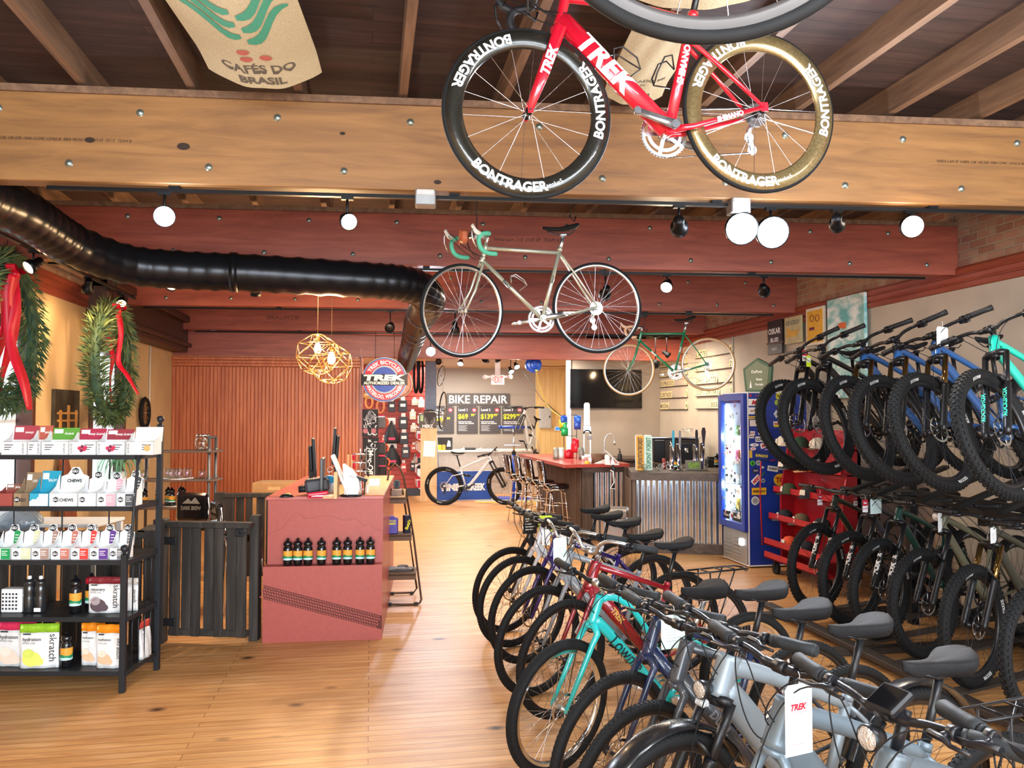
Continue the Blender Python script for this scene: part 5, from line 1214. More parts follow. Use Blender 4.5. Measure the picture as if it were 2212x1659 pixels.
def kthing(name, label, cat, px, py, z=KH+.0005, rz=0): 
    p = K(px, py, z); return thing(name, label, cat, X=KX @ T(p.x, p.y, z) @ RZ(rz))
# card terminal / receipt printer
t = kthing('receipt_printer', 'dark grey receipt printer lying among the counter clutter', 'printer', 688, 1068, rz=.15)
M().at(RY(-.12)).bx(-.10, .095, -.07, .11, .022, .135, .02).build('body', mat('dark grey printer shell', '3c3e45', .5), t)
M().bx(-.08, .08, -.06, .1, 0, .03).cyl((-.16, .0, .045), (-.08, .0, .05), .028, 12).build('base', BLKM, t)
t = kthing('computer_mouse', 'black computer mouse at the front left corner of the counter', 'mouse', 619, 1074, rz=.3); rings = []
for k in range(9):
    u_ = -1+2*k/8; r_ = sqrt(max(.03, 1-u_*u_)); rings.append([(u_*.055, .032*r_*cos(q), max(0, .030*r_*sin(q))) for q in [pi*i/10 for i in range(11)]])
M().loft(rings, closed=True).build('body', BLACK, t); M().bx(.0, .02, -.012, .012, .028, .031).build('scroll_patch', YEL, t)
t = kthing('stapler', 'red stapler at the front edge of the counter', 'stapler', 690, 1076, rz=.05)
M().bx(-.095, .075, -.018, .018, 0, .012, .004).build('base', RED, t); M().at(T(0, 0, .02) @ RY(-.1)).bx(-.09, .07, -.017, .017, .0, .032, .010).build('top_arm', mat('glossy red plastic', 'd31a38', .2, coat=.5), t); M().bx(-.06, .1, -.01, .01, .014, .022).build('staple_channel', CHR, t)
def monitor(px, py, lab, w, h, rz, tall):
    t = kthing('monitor', lab, 'monitor', px, py, rz=rz); 
    M().bx(-.012, .012, -.02, .02, 0, .2).bx(-.1, .1, -.09, .09, 0, .012, .004).build('stand', BLKM, t)
    M().at(T(0, 0, tall) @ RX(-.06)).bx(-w/2, w/2, -.035, -.01, -h/2, h/2, .006).at(T(0, 0, tall) @ RX(-.06)).bx(-w*.3, w*.3, -.01, .022, -h*.35, h*.3, .01).build('screen_case', BLKM, t)
    M().at(T(0, 0, tall) @ RX(-.06)).bx(-w/2+.01, w/2-.01, -.037, -.0345, -h/2+.01, h/2-.01).build('screen', mat('switched off screen', '0f1012', .08), t)
monitor(672, 1052, 'black monitor turned edge-on at the left of the counter clutter', .42, .34, 1.72, .27)
monitor(726, 1045, 'taller black monitor turned edge-on behind the blue cup', .5, .34, -1.45, .36)
o = M().bx(-.012, .012, -.14, .14, 0, .30, .004).build('tablet', mat('dark tablet with pale rim', '2b2c30', .3), X=KX @ T(*K(697, 1068)) @ RZ(.05)); tag(o, 'thin dark tablet standing on edge between the monitors', 'tablet')
t = kthing('pen_cup', 'pale cup lined in blue holding pens and keys', 'cup', 712, 1066)
M().lathe([(0, 0), (.032, 0), (.040, .09), (.037, .09), (.030, .005)], n=24).build('cup', mat('pale blue grey plastic', 'aab9cb', .4), t); M().lathe([(.036, .085), (.041, .092), (.041, .135), (.02, .15), (0, .152)], n=24).build('blue_lid', mat('sky blue plastic', '1d8fc9', .4), t)
M().tube(arc((0, .20), .022, 0, 2*pi, 14), .003, 6).tube([(0, 0, .14), (-.01, 0, .20)], .003, 6).build('key_ring', STEEL, t)
pw = wood('pale ply', 'c8a070', 'e0bd8c', rough=.6, scale=(8, 8, 1))
o = M().bx(-.012, .012, -.09, .09, 0, .205).bx(-.10, .0, -.05, .05, 0, .02).build('wooden_stand', pw, X=KX @ T(*K(727, 1075))); tag(o, 'upright pale wooden frame in front of the white tablet stand', 'frame')
t = kthing('payment_tablet', 'white tilted payment tablet on a bulky black foot', 'payment terminal', 758, 1072)
M().lathe([(0, 0), (.085, 0), (.09, .012), (.05, .022), (.03, .03)], n=28).bx(.03, .06, -.02, .02, .01, .13).build('foot', BLACK, t)
M().at(T(-.015, 0, .02) @ RY(-.40)).bx(-.008, .008, -.10, .10, .0, .34, .005).build('screen_back', WHITE, t)
M().at(T(0, 0, .02)).poly([(-.045, 0), (.06, 0), (.075, .05), (.065, .12), (.01, .19), (-.06, .24)], .13, X=basis((0, .065, 0), (1, 0, 0), (0, 0, 1))).build('housing', mat('white plastic shell', 'dfe0e2', .35), t)
M().at(T(.055, -.02, .15) @ RY(.32)).bx(-.07, .08, -.045, .045, -.012, .012, .006).build('card_reader', BLKM, t)
t = kthing('marker_jar', 'clear jar of small items behind the payment tablet', 'jar', 784, 1070)
M().lathe([(0, 0), (.032, 0), (.034, .09), (.031, .09), (.029, .004), (0, .004)], n=20).build('jar', GLASS, t)
for i in range(7): a = i*.9; M().cyl((.012*cos(a), .012*sin(a), .006), (.02*cos(a), .02*sin(a), .12+.01*(i % 3)), .004, 6).build('pen', [BLKM, PAPER, RED][i % 3], t)
o = M().bx(-.012, .012, -.02, .02, 0, .07, .003).build('label_block', PAPER, X=KX @ T(*K(793, 1066))); tag(o, 'small white block beside the marker jar', 'block')
t = kthing('paper_tray', 'white paper tray with leaflets on the wood panel', 'tray', 808, 1048, KH+.007); M().bx(-.05, .05, -.10, .10, 0, .006).bx(-.05, .05, .04, .10, .006, .05, .004).build('tray', WHITE, t); M().bx(-.04, .04, -.08, .03, .006, .02).build('leaflets', PAPER, t)
t = kthing('keyring_stand', 'small rotating stand crowded with key rings and glasses', 'display stand', 778, 1045)
m = M().cyl((0, 0, 0), (0, 0, .33), .006, 8).lathe([(0, 0), (.07, 0), (.07, .01), (0, .012)], n=20)
for z in (.12, .2, .28): m.tube([(.07*cos(2*pi*i/12), .07*sin(2*pi*i/12), z) for i in range(12)], .003, 6, closed=True).bar((-.07, 0, z), (.07, 0, z), .004, .004)
m.build('stand', STEEL, t)
for i in range(22):
    a = i*1.27; z = (.12, .2, .28)[i % 3]; c = [BLKM, DKM, mat('violet plastic', '5a3f6a', .4), RED, mat('brown plastic', '6a4634', .4)][i % 5]
    M().at(T(.075*cos(a), .075*sin(a), z-.03) @ RZ(a)).bx(-.006, .006, -.016, .016, -.025, .025, .004).tube([(0, 0, .025), (0, 0, .035)], .002, 4).build('key_ring', c, t)
for dx in (0, .035):
    o = M().bx(-.008, .008, -.01, .01, 0, .26+.0*dx, .002).build('wooden_stick', pw, X=KX @ T(*K(752, 1040)) @ T(dx, 0, 0)); tag(o, 'upright pale wooden slat '+('left' if dx == 0 else 'right')+' of the pair behind the payment tablet', 'slat')
# ---------------------------------------------------------------- folding step ladder with goods
LX = CF(852, 1308, 0, .10); lt = thing('step_ladder', 'brown folding step ladder used as a shelf right of the red counter', 'ladder', X=LX)
lm_ = mat('bronze painted ladder tube', '4a3428', .4, .6); lsm = mat('brown ribbed ladder tread', '6b5240', .7)
# rails lean back; the left ones hug the counter
rr_ = [(.255, 0, .02), (.17, .18, .62), (.07, .36, 1.16), (.035, .40, 1.25)]; ll_ = [(-.10, 0, .02), (-.10, .18, .62), (-.095, .36, 1.1), (-.075, .40, 1.23)]
M().tube(smooth_path([(-.10, .0, .06), (-.07, -.01, .02), (0.0, -.01, .012), (.21, -.01, .012), (.25, 0, .05)], 4)+[V(p) for p in rr_[1:]]+[V((-.02, .41, 1.30))]+[V(p) for p in ll_[:0:-1]], .010, 8, closed=True).build('front_frame', lm_, lt)
M().tube([(.20, .45, .06), (.17, .44, .02), (-.06, .44, .02), (-.10, .45, .06), (-.10, .38, .9), (-.06, .36, 1.05), (.05, .36, 1.05), (.08, .38, .9)], .010, 8, closed=True).build('rear_frame', lm_, lt)
for x, y in ((-.045, -.01), (.20, -.01), (-.04, .44), (.15, .44)): M().bx(x-.018, x+.018, y-.014, y+.014, 0, .03, .004).build('foot', BLKM, lt)
for z, w0, w1, y0, y1 in ((.30, -.09, .20, -.02, .28), (.645, -.09, .155, .10, .34), (.985, -.085, .10, .22, .42)):
    M().bx(w0, w1, y0, y1, z-.03, z, .006).bx(w0, w1, y0, y0+.012, z-.06, z).build('step', lsm, lt)
o = M().bx(-.055, .055, -.03, .03, 0, .155, .008).bx(-.02, .02, -.02, .02, .155, .17).build('tin_can', mat('violet tin', '4b3f8c', .3, .3), X=LX @ T(-.03, .15, .645)); tag(o, 'violet rectangular tin with yellow lettering on the middle ladder step', 'tin')
M().text("Chamois", FR(0, -.032, .128), h=.014, bold=.04, maxw=.09).text("Butt'r", FR(0, -.032, .103), h=.022, bold=.06, maxw=.1).build('lettering', YEL, o)
o = M().bx(-.03, .03, -.03, .03, 0, .17, .002).build('small_carton', cardm('1c1630'), X=LX @ T(.105, .2, .645) @ RZ(.4)); tag(o, 'narrow dark carton with yellow script at the right of the middle ladder step', 'carton')
M().text("Butt'r", FR(0, -.032, .085, 1.2), h=.03, bold=.04).build('lettering', YEL, o)
t = thing('parts_tray', 'wooden tray of small parts on the top ladder step', 'tray', X=LX @ T(.01, .30, .985)); M().bx(-.085, .08, -.08, .08, 0, .01).bx(-.085, -.075, -.08, .08, 0, .07).bx(.07, .08, -.08, .08, 0, .07).bx(-.085, .08, .07, .08, 0, .07).build('tray', pw, t)
M().bx(-.055, .045, -.07, .0, .01, .075, .004).build('box', mat('taupe box', '8a7466', .6), t); M().cyl((-.005, -.02, .12), (-.005, .03, .12), .035, 18).bx(-.03, .02, -.02, .02, .075, .16, .006).build('bell', BLACK, t)
t = thing('shoe_insoles', 'dark moulded pads with raised square letters on the bottom ladder step', 'pad', X=LX @ T(.05, .12, .30)); M().poly([(-.13, -.08), (.10, -.08), (.13, -.02), (.12, .06), (.0, .10), (-.12, .08)], .025).build('pad', mat('brown rubber pad', '3e342e', .5), t)
for i, x in enumerate((-.03, .025, .08)): M().bx(x-.018, x+.018, -.055, -.01, .025, .032, .003).build('raised_block', mat('grey rubber block', '8a8078', .5), t)
M().tube(arc((.02, .04), .05, 0, pi, 10, 'xy', .03), [(.012, .004)]*11, 8).build('strap_loop', mat('grey rubber block', '8a8078', .5), t)
# ---------------------------------------------------------------- pipe shelf behind the fence
pipe = mat('galvanised grey pipe', '5b5e63', .35, .7); brs = wood('brown shelf board', '4a3a32', '6d574b', rough=.6, scale=(1, 9, 9))
PX = T(*aD(290, 900, 8.8).xy, 0) @ RZ(-YAW+.10); pw_ = (462-290)*8.8/1750
pt = thing('pipe_shelf', 'pipe and board shelf unit against the tan wall holding tumblers and bottles', 'shelf', X=PX)
PZ = [.77, 1.07, 1.385]
for z in PZ: M().bx(0, pw_, 0, .34, z-.02, z, .003).build('shelf_board', brs, pt)
for x in (.03, pw_-.08):
    for y in (.03, .31): M().cyl((x, y, 0), (x, y, 1.53), .016, 10).cyl((x, y, .74), (x, y, .80), .022, 10).cyl((x, y, 1.35), (x, y, 1.41), .022, 10).cyl((x, y, 1.04), (x, y, 1.1), .022, 10).build('pipe_post', pipe, pt)
    M().cyl((x, .03, 1.53), (x, .31, 1.53), .016, 10).build('pipe_arm', pipe, pt)
def pxl(px): return (px-290)*8.9/1750
print_c = mat('pink blue tumbler print', 'b58fb5', .4)
for i, x in enumerate((303, 350, 361, 368, 379, 392, 426)):
    t = M().lathe([(0, 0), (.028, 0), (.040, .035), (.042, .06), (.034, .105), (.032, .105), (.039, .06), (.037, .035), (.025, .006), (0, .006)], n=22).build('stemless_glass', GLASS, X=PX @ T(pxl(x), .12+.06*(i % 2), PZ[1]+(.012 if 0 < i < 6 else 0)))
    tag(t, ['single stemless glass at the left end of the pipe shelf', 'leftmost stemless glass on the round tray', 'second stemless glass on the round tray', 'third stemless glass on the round tray', 'fourth stemless glass on the round tray', 'rightmost stemless glass on the round tray', 'single stemless glass right of the round tray'][i], 'glass', 'stemless glasses on the pipe shelf')
    M().bx(-.008, .008, -.0425, -.0405, .04, .065, .001).build('print', print_c, t)
o = M().lathe([(0, 0), (.17, 0), (.175, .01), (0, .011)], n=36).build('serving_tray', ALU, X=PX @ T(pxl(370), .17, PZ[1])); tag(o, 'round pale tray under the glasses on the pipe shelf', 'tray')
o = M().lathe([(0, 0), (.17, 0), (.178, .018), (.168, .018), (.16, .006), (0, .005)], n=36).build('serving_tray', ALU, X=PX @ T(pxl(365), .17, PZ[0])); tag(o, 'round metal tray under the bottles on the pipe shelf', 'tray')
for i, (x, dy) in enumerate(((305, .05), (325, .2), (350, .12), (362, .05), (372, .2), (384, .08))):
    bottle(PX @ T(pxl(x), .08+dy, PZ[0]+(.007 if i > 1 else 0)), ['amber labelled bottle at the left end of the pipe shelf lower board', 'amber labelled bottle half hidden behind the rack post', 'leftmost amber labelled bottle on the metal tray', 'front amber labelled bottle on the metal tray', 'back amber labelled bottle on the metal tray', 'rightmost amber labelled bottle on the metal tray'][i], .95, 'bottles on the pipe shelf')
t = thing('cookie_jar', 'lidded glass jar of wrapped sweets on the pipe shelf', 'jar', X=PX @ T(pxl(425), .15, PZ[2]))
M().lathe([(0, 0), (.075, 0), (.085, .015), (.088, .11), (.07, .14), (.066, .15), (.062, .15), (.066, .138), (.083, .108), (.08, .018), (0, .008)], n=28).build('jar', GLASS, t)
M().lathe([(0, .18), (.068, .178), (.074, .17), (.074, .15), (.06, .149)], n=28).build('lid', STEEL, t)
cm_ = [mat('sweet wrapper '+c, c, .4) for c in ('d8d2c8', 'b5653c', 'e0a070', '8a5a48')]
m = M(); 
for i in range(60):
    a = random.uniform(0, 6.28); r = .07*sqrt(random.random()); m.k = i % 4; m.at(T(r*cos(a), r*sin(a), .02+random.random()*.11) @ RZ(a) @ RX(a*3)); m.bx(-.014, .014, -.009, .009, -.006, .006, .003)
w_ = m.at(None).build('wrapped_sweets', cm_, t); w_['kind'] = 'stuff'
# dark bar chair backs behind the gate
CHW = mat('glossy black vinyl', '151214', .12, coat=.8)
def chair_back(px, py, d, rz, lab):
    p = aD(px, py, d); X = T(p.x, p.y, 0) @ RZ(rz); t = thing('bar_chair', lab, 'chair', X=X); z = p.z
    M().bx(-.16, .16, -.025, .02, z-.14, z+.12, .03).build('backrest', CHW, t); M().cyl((0, .22, z-.24), (0, .22, z-.17), .19, 28).build('seat', CHW, t)
    for s_ in (-1, 1): M().tube([(s_*.15, .0, z+.08), (s_*.16, .01, z-.15), (s_*.17, .06, z-.24), (s_*.2, .02, 0)], .011, 8).build('leg', CHR, t); M().tube([(s_*.13, .36, z-.24), (s_*.2, .42, 0)], .011, 8).build('leg', CHR, t)
    M().text('DARK BREW', FR(0, -.0275, z-.02), h=.035, bold=.03, maxw=.2).poly([(-.09, .0), (-.03, .05), (.0, .02), (.04, .06), (.09, 0)], .001, X=FR(0, -.0265, z+.02)).build('print', mat('dull brass print', '8a7a66', .4), t)
chair_back(416, 1092, 7.6, -YAW-.15, 'black vinyl bar chair with a printed back behind the gate')
chair_back(468, 1112, 7.4, -YAW-1.0, 'black vinyl bar chair turned sideways behind the gate')
o = M().bx(0, .55, 0, .4, 0, .95, .01).build('cardboard_box', mat('brown cardboard', 'b58a5c', .8), X=T(*aD(545, 900, 9.9).xy, 0) @ RZ(-YAW)); tag(o, 'tall cardboard carton standing behind the red counter', 'cardboard box')
M().bx(.2, .35, -.002, 0, .86, .90).build('packing_tape', mat('tan tape', 'd2ab7c', .4), o)
# ---------------------------------------------------------------- wreaths with ribbons
needle = [mat('fir green '+c, c, .7, var=.25, scale=8) for c in ('4d5f35', '5f6f3e', '36503a')]
rib = mat('satin red ribbon', 'c8102e', .45, var=.1)
def wreath(px, py, d, R, r, lab, seed, tails):
    rnd = random.Random(seed); c = aD(px, py, d); t = thing('wreath', lab, 'wreath', X=T(*c) @ RZ(-.02))
    ms = [M(), M(), M()]
    core = M().tube([(0, R*cos(2*pi*i/36), R*1.12*sin(2*pi*i/36)) for i in range(36)], r*.42, 10, closed=True).build('core', needle[2], t)
    for i in range(2600):
        a = rnd.uniform(0, 2*pi); g = rnd.uniform(0, 2*pi); lean = rnd.uniform(-.9, .9); L = rnd.uniform(.06, .13); rr = r*rnd.uniform(.35, .8)
        ra = V((0, cos(a), 1.12*sin(a))); tn = V((0, -sin(a), cos(a))); nx = V((1, 0, 0)); out = ra.normalized()*cos(g)+nx*sin(g)
        p = ra*R+out*rr; dr = (out*.75-tn*.55+nx*lean*.3+V((0, 0, -.25))).normalized(); sd = dr.cross(V((rnd.uniform(-1, 1), rnd.uniform(-1, 1), rnd.uniform(-1, 1)))).normalized()*rnd.uniform(.006, .011)
        ms[i % 3].add([p, p+dr*L*.35+sd, p+dr*L, p+dr*L*.35-sd], [(0, 1, 2, 3)])
    for m, mm in zip(ms, needle): m.build('foliage', mm, t)
    for k, P in enumerate(tails):
        pp = [aD(x, y, d-dd)-c for x, y, dd in P]; sp_ = smooth_path(pp, 7); m = M(); vs = []
        for i, p in enumerate(sp_):
            f = i/(len(sp_)-1); a = .5+.9*sin(4.2*f+k*1.3); wv = V((.35*sin(a), cos(a), 0))*(.08 if R > .51 else .062)*(1 if f < .97 else .9); vs += [p-wv, p+wv]
        m.add(vs, [(2*i, 2*i+1, 2*i+3, 2*i+2) for i in range(len(sp_)-1)], True); o = m.build('ribbon_tail', rib, t)
        sm = o.modifiers.new('thick', 'SOLIDIFY'); sm.thickness = .0015
    b = tails[0][0]; bp = aD(b[0], b[1], d-b[2])-c
    for s_ in (-1, 1):
        m = M(); P = bez(bp, bp+V((0, s_*.10, .14)), bp+V((.03, s_*.22, .02)), bp, 12); vs = []
        for p in P: vs += [p-V((.035, 0, 0)), p+V((.035, 0, 0))]
        m.add(vs, [(2*i, 2*i+1, 2*i+3, 2*i+2) for i in range(12)], True).build('bow_loop', rib, t)
    M().lathe([(0, -.03), (.03, -.02), (.035, 0), (.03, .02), (0, .03)], o=tuple(bp), n=12).build('bow_knot', rib, t)
    M().tube([(0, 0, R*1.12), (0, 0, 3.82-c.z)], .003, 6).build('hanging_wire', DKM, t)
wreath(241, 782, 8.5, .50, .115, 'fir wreath with red ribbons hanging by the farther window', 3, [[(256, 672, .1), (262, 720, .12), (256, 780, .1), (275, 810, .12), (300, 852, .1)], [(252, 672, .1), (232, 725, 0), (243, 770, .05), (238, 820, .05), (240, 868, .05)]])
wreath(12, 716, 6.7, .52, .115, 'fir wreath with long red ribbons cut by the left edge of the view', 5, [[(34, 592, .15), (20, 640, .2), (18, 700, .2), (30, 760, .2), (55, 830, .2), (66, 885, .2)], [(32, 592, .1), (36, 660, .15), (25, 740, .15), (8, 800, .1), (-4, 850, .1)], [(30, 590, .1), (10, 640, .15), (8, 720, .15), (-20, 790, .15)]])
# ---------------------------------------------------------------- pendant lamps over the counter
brass = mat('brass wire', 'd9a860', .25, .9)
def pendant(px, py, d, R, lab, seed):
    c = aD(px, py, d); t = thing('pendant_lamp', lab, 'pendant lamp', X=T(*c) @ RZ(seed))
    rings = [(.25, .86, 5), (.78, .50, 5), (1.0, -.05, 5), (.62, -.62, 5), (.2, -.80, 5)]; m = M(); P = [[V((R*r*cos(2*pi*(i+.5*(k % 2))/n), R*r*sin(2*pi*(i+.5*(k % 2))/n), R*z)) for i in range(n)] for k, (r, z, n) in enumerate(rings)]
    for k in range(5):
        for i in range(5):
            m.tube([P[k][i], P[k][(i+1) % 5]], .003, 5)
            if k < 4:
                j = (i+(0 if k % 2 == 0 else 1)) % 5; m.tube([P[k][i], P[k+1][j]], .003, 5).tube([P[k][i], P[k+1][(j-1) % 5 if k % 2 == 0 else (j-1) % 5]], .003, 5)
    m.build('wire_cage', brass, t)
    M().cyl((0, 0, R*.86), (0, 0, R*.62), .022, 14).build('socket', brass, t)
    M().cyl((0, 0, R*.86), (0, 0, 3.82-c.z), .0025, 6).build('cord', mat('tan cord', '8a6a4a', .6), t)
    M().lathe([(0, -.07), (.02, -.065), (.034, -.04), (.036, -.015), (.024, .02), (.014, .04)], o=(0, 0, R*.35), n=18).build('bulb', lens('ffc06a', 90), t)
    point('bulb_light', c+V((0, 0, -.02)), 60, (1, .66, .34), .05)
pendant(686, 768, 8.3, .25, 'brass wire cage pendant lamp, the higher left one of the pair over the counter', .2)
pendant(716, 788, 7.6, .22, 'brass wire cage pendant lamp, the lower right one of the pair over the counter', .8)
# ---------------------------------------------------------------- things on the left wall
def on_left(px0, px1, py0, py1, dpt=.03):
    c = aX((px0+px1)/2, (py0+py1)/2, XL); a, b = aX(px0, c.z, XL).y, yL(px1); z1 = aX((px0+px1)/2, py0, XL).z; z0 = aX((px0+px1)/2, py1, XL).z; return yL(px0), b, z0, z1
y0, y1, z0, z1 = on_left(110, 164, 842, 930)
t = thing('painting', 'dark landscape canvas with a golden wooden fence on the tan wall', 'painting', (XL+.001, (y0+y1)/2, z0)); w = y1-y0; h = z1-z0
M().bx(0, .035, -w/2, w/2, 0, h, .003).build('canvas', mat('dark olive canvas paint', '3a3427', .7, scale=5, var=.5), t)
fm = mat('golden fence paint', 'd39a50', .7); m = M()
for y in (-.18, .02, .22): m.bx(.035, .038, (y-.03)*w*1.6, (y+.03)*w*1.6, .04*h, (.62 if y == .02 else .5)*h)
for z in (.22, .4): m.bx(.035, .0375, -w*.42, w*.42, z*h, (z+.05)*h)
m.build('painted_fence', fm, t)
p = aX(303, 892, XL); t = thing('wall_wheel', 'small black spoked wheel mounted on the tan wall by the red wood wall', 'wheel', (XL+.06, p.y, p.z))
M().lathe([(.2, -.03), (.225, 0), (.2, .03), (.17, .02), (.17, -.02)], ax='x', n=40, closed=True).build('tire', RUB, t); m = M()
for i in range(12): a = 2*pi*i/12; m.bar((0, 0, 0), (0, .175*cos(a), .175*sin(a)), .012, .02, ref=(1, 0, 0))
m.lathe([(0, -.06), (.03, -.06), (.03, .02), (0, .02)], ax='x', n=16).build('spokes', mat('tan brass spokes', '8a6a48', .4, .4), t)
# potted strap-leaved plant on the farther window sill
c = V((XL+.16, (W2[0]+W2[1])/2-.05, .96)); t = thing('spider_plant', 'pale green strap leaved plant in front of the farther window', 'plant', c)
M().lathe([(0, 0), (.07, 0), (.09, .14), (.08, .14), (.06, .01)], n=20).build('pot', WHITE, t); rnd = random.Random(5); m = M()
for i in range(46):
    a = rnd.uniform(0, 6.28); L = rnd.uniform(.22, .42); P = bez((0, 0, .12), (.25*L*cos(a), .25*L*sin(a), .12+L*.8), (.8*L*cos(a)*.7, .8*L*sin(a), .12+L*.7), (L*cos(a)*.7, L*sin(a), .12+L*rnd.uniform(-.3, .3)), 7); sd = V((-sin(a), cos(a), 0)); vs = []
    for k, p in enumerate(P): w_ = .012*sin(pi*(k+.6)/8.4); vs += [p-sd*w_, p+sd*w_]
    m.add(vs, [(2*k, 2*k+1, 2*k+3, 2*k+2) for k in range(7)], True)
m.build('leaves', mat('pale green leaf', '6fa07c', .6, var=.2), t)
t = thing('plastic_bag', 'clear crinkled plastic bag of goods on the near window side table', 'bag', X=T(*aD(45, 1130, 6.25)) ); rings = []
for k in range(9):
    v = k/8; r_ = .13*sqrt(max(.02, sin(pi*(.12+.8*v)))); rings.append([(r_*1.3*cos(q)*(1+.1*sin(5*q+v*7)), r_*.7*sin(q), -.12+.22*v) for q in [2*pi*i/24 for i in range(24)]])
M().loft(rings).build('bag', mat('crinkled clear plastic', 'aebdcc', .15, .0, trans=.5, bump=.9, scale=18), t)
tb = thing('side_table', 'white narrow table behind the fence below the near window', 'table', X=T(*aD(-20, 900, 6.35).xy, 0) @ RZ(-YAW)); M().bx(-.15, .9, -.1, .35, .92, .945, .004).build('tabletop', WHITE, tb)
for x in (-.12, .87):
    for y in (-.08, .32): M().bx(x-.02, x+.02, y-.02, y+.02, 0, .92).build('leg', WHITE, tb)
o = M().bx(0, .13, 0, .12, 0, .11, .004).build('white_carton', WHITE, X=T(*aD(-5, 900, 6.3).xy, .945) @ RZ(-YAW)); tag(o, 'small white carton left of the clear bag on the table', 'carton')
p = aX(150, 1030, XL+.12); o = M().poly([(.16*cos(2*pi*i/24), .52*sin(2*pi*i/24)*(1 if sin(2*pi*i/24) > 0 else .9)) for i in range(24)], .03, X=basis((0, 0, .9), (0, 1, 0), (-.12, 0, 1))).build('wooden_board', wood('reddish long board', '5a2e20', '8a4c32', rough=.4, scale=(9, 9, 1)), X=T(XL+.1, p.y, 0)); tag(o, 'long oval reddish board leaning on the tan wall behind the snack rack', 'board')
UPR_XY = [(3.30, 5.92), (3.30, 5.60), (3.33, 5.12), (3.35, 4.76), (3.38, 4.42), (3.42, 3.97)]
LOW_XY = [(3.80, 6.48), (3.80, 5.97), (3.80, 5.60), (3.81, 5.12), (3.71, 4.53), (3.65, 3.95)]
# ================================================================ bar, fridge, hat rack
barn = wood('weathered barn boards', '3e312a', '7a6455', '5a4a40', rough=.75, scale=(14, 14, .8), bump=.4)
barh = wood('dark bar top timber', '3a2e28', '66544a', '4e4038', rough=.5, scale=(1, 10, 10), bump=.2)
corr = mat('galvanised corrugated sheet', 'c6ccd2', .2, .95, scale=3, var=.25)
def up(x, y, z=0): return V((x, y, z))
def corrug(a, b, z0, z1, amp=.012, per=.072):
    """corrugated sheet standing between two floor points; waves bulge to the right of a->b"""
    a = V(a); b = V(b); L = (b-a).length; d = (b-a).normalized(); n = V((d.y, -d.x, 0)); K = int(L/per*8); m = M(); vs = []
    for i in range(K+1):
        s = L*i/K; o = amp*cos(2*pi*s/per); p = a+d*s+n*(o+amp+.004); vs += [(p.x, p.y, z0), (p.x, p.y, z1)]
    return m.add(vs, [(2*i, 2*i+2, 2*i+3, 2*i+1) for i in range(K)], True)
def boards(m, a, b, z0, z1, w=.09, th=.02):
    a = V(a); b = V(b); L = (b-a).length; d = (b-a).normalized(); m.at(basis((a.x, a.y, 0), d, V((-d.y, d.x, 0)))); x = 0; i = 0
    while x < L-.002: e = min(L, x+w*(.8+.4*((i*53) % 7)/6)); m.bx(x+.0015, e-.0015, -th+.004*(i % 3), 0, z0, z1, .002); x = e; i += 1
    m.at(None); return m
# red topped bar
A_, B_, C_, D_ = up(2.63, 10.86), up(3.60, 10.98), up(3.60, 13.75), up(2.52, 13.75)
bt = thing('bar_counter', 'tall bar with a red top, barn board side and corrugated metal front', 'bar counter', A_)
o_ = A_
M().poly([(p.x-o_.x, p.y-o_.y) for p in (A_, B_, C_, D_)], .045, X=T(0, 0, 1.045)).build('bar_top', mat('red bar laminate', 'b0463c', .3, coat=.4), bt)
q0, q1, q2 = up(2.94, 11.12), up(3.56, 11.16), up(2.88, 13.7)
m = M(); boards(m, q2-o_, q0-o_, 0, 1.0); boards(m, q0-o_, q0-o_+up(.16, .01), 0, 1.0, .05); m.build('board_side', barn, bt)
corrug(q0-o_+up(.17, .0), q1-o_, .04, .97).build('corrugated_front', corr, bt)
M().poly([(p.x-o_.x, p.y-o_.y) for p in (q0+up(.02, .03), q1+up(0, .03), up(3.56, 13.7), q2+up(.02, 0))], 1.045).build('body', barh, bt)
M().bar(q0-o_+up(0, -.03, 1.0), q1-o_+up(0, -.03, 1.0), .04, .08).build('apron', barh, bt)
for y in (11.6, 13.4): M().bx(2.56-o_.x, 2.60-o_.x, y-o_.y, y-o_.y+.04, 0, 1.045).build('corner_bracket', BLKM, bt) if y > 13 else None
# lower timber bar with corrugated front
E_, F_, G_, H_ = up(3.37, 10.17), up(4.44, 9.74), up(4.44, 10.5), up(3.60, 11.1)
lt2 = thing('bar_counter', 'lower bar with a dark timber top and shiny corrugated front beside the fridge', 'bar counter', E_); o_ = E_
M().poly([(p.x-o_.x, p.y-o_.y) for p in (E_+up(-.03, -.05), F_+up(.01, -.05), G_, H_)], .10, X=T(0, 0, .93)).build('bar_top', barh, lt2)
corrug(E_-o_+up(.05, 0), F_-o_, .13, .93).build('corrugated_front', corr, lt2)
M().bar(E_-o_+up(.0, -.02, .065), F_-o_+up(0, -.02, .065), .05, .13).build('kick_board', barh, lt2)
boards(M(), H_-o_+up(-.04, .0), E_-o_+up(-.01, 0), 0, .93).build('board_side', barn, lt2)
boards(M(), E_-o_+up(-.01, -.01), E_-o_+up(.05, -.03), 0, .93, .06).build('corner_board', barn, lt2)
M().poly([(p.x-o_.x, p.y-o_.y) for p in (E_+up(.02, .03), F_+up(0, .03), G_, H_)], .93).build('body', barh, lt2)
o = M().bx(3.62, XR-.01, 13.9, YTV-.02, 0, .95, .004).bx(4.75, XR-.01, 10.2, 13.9, 0, .95, .004).bx(3.60, XR-.01, 13.86, YTV-.02, .95, .99).bx(4.7, XR-.01, 10.2, 13.9, .95, .99).build('back_counter', barh); tag(o, 'dark work counter running along the wall under the television and menu', 'counter')
BT = 1.0905; BL = 1.0305
def on(px, py, z): return aZ(px, py, z)
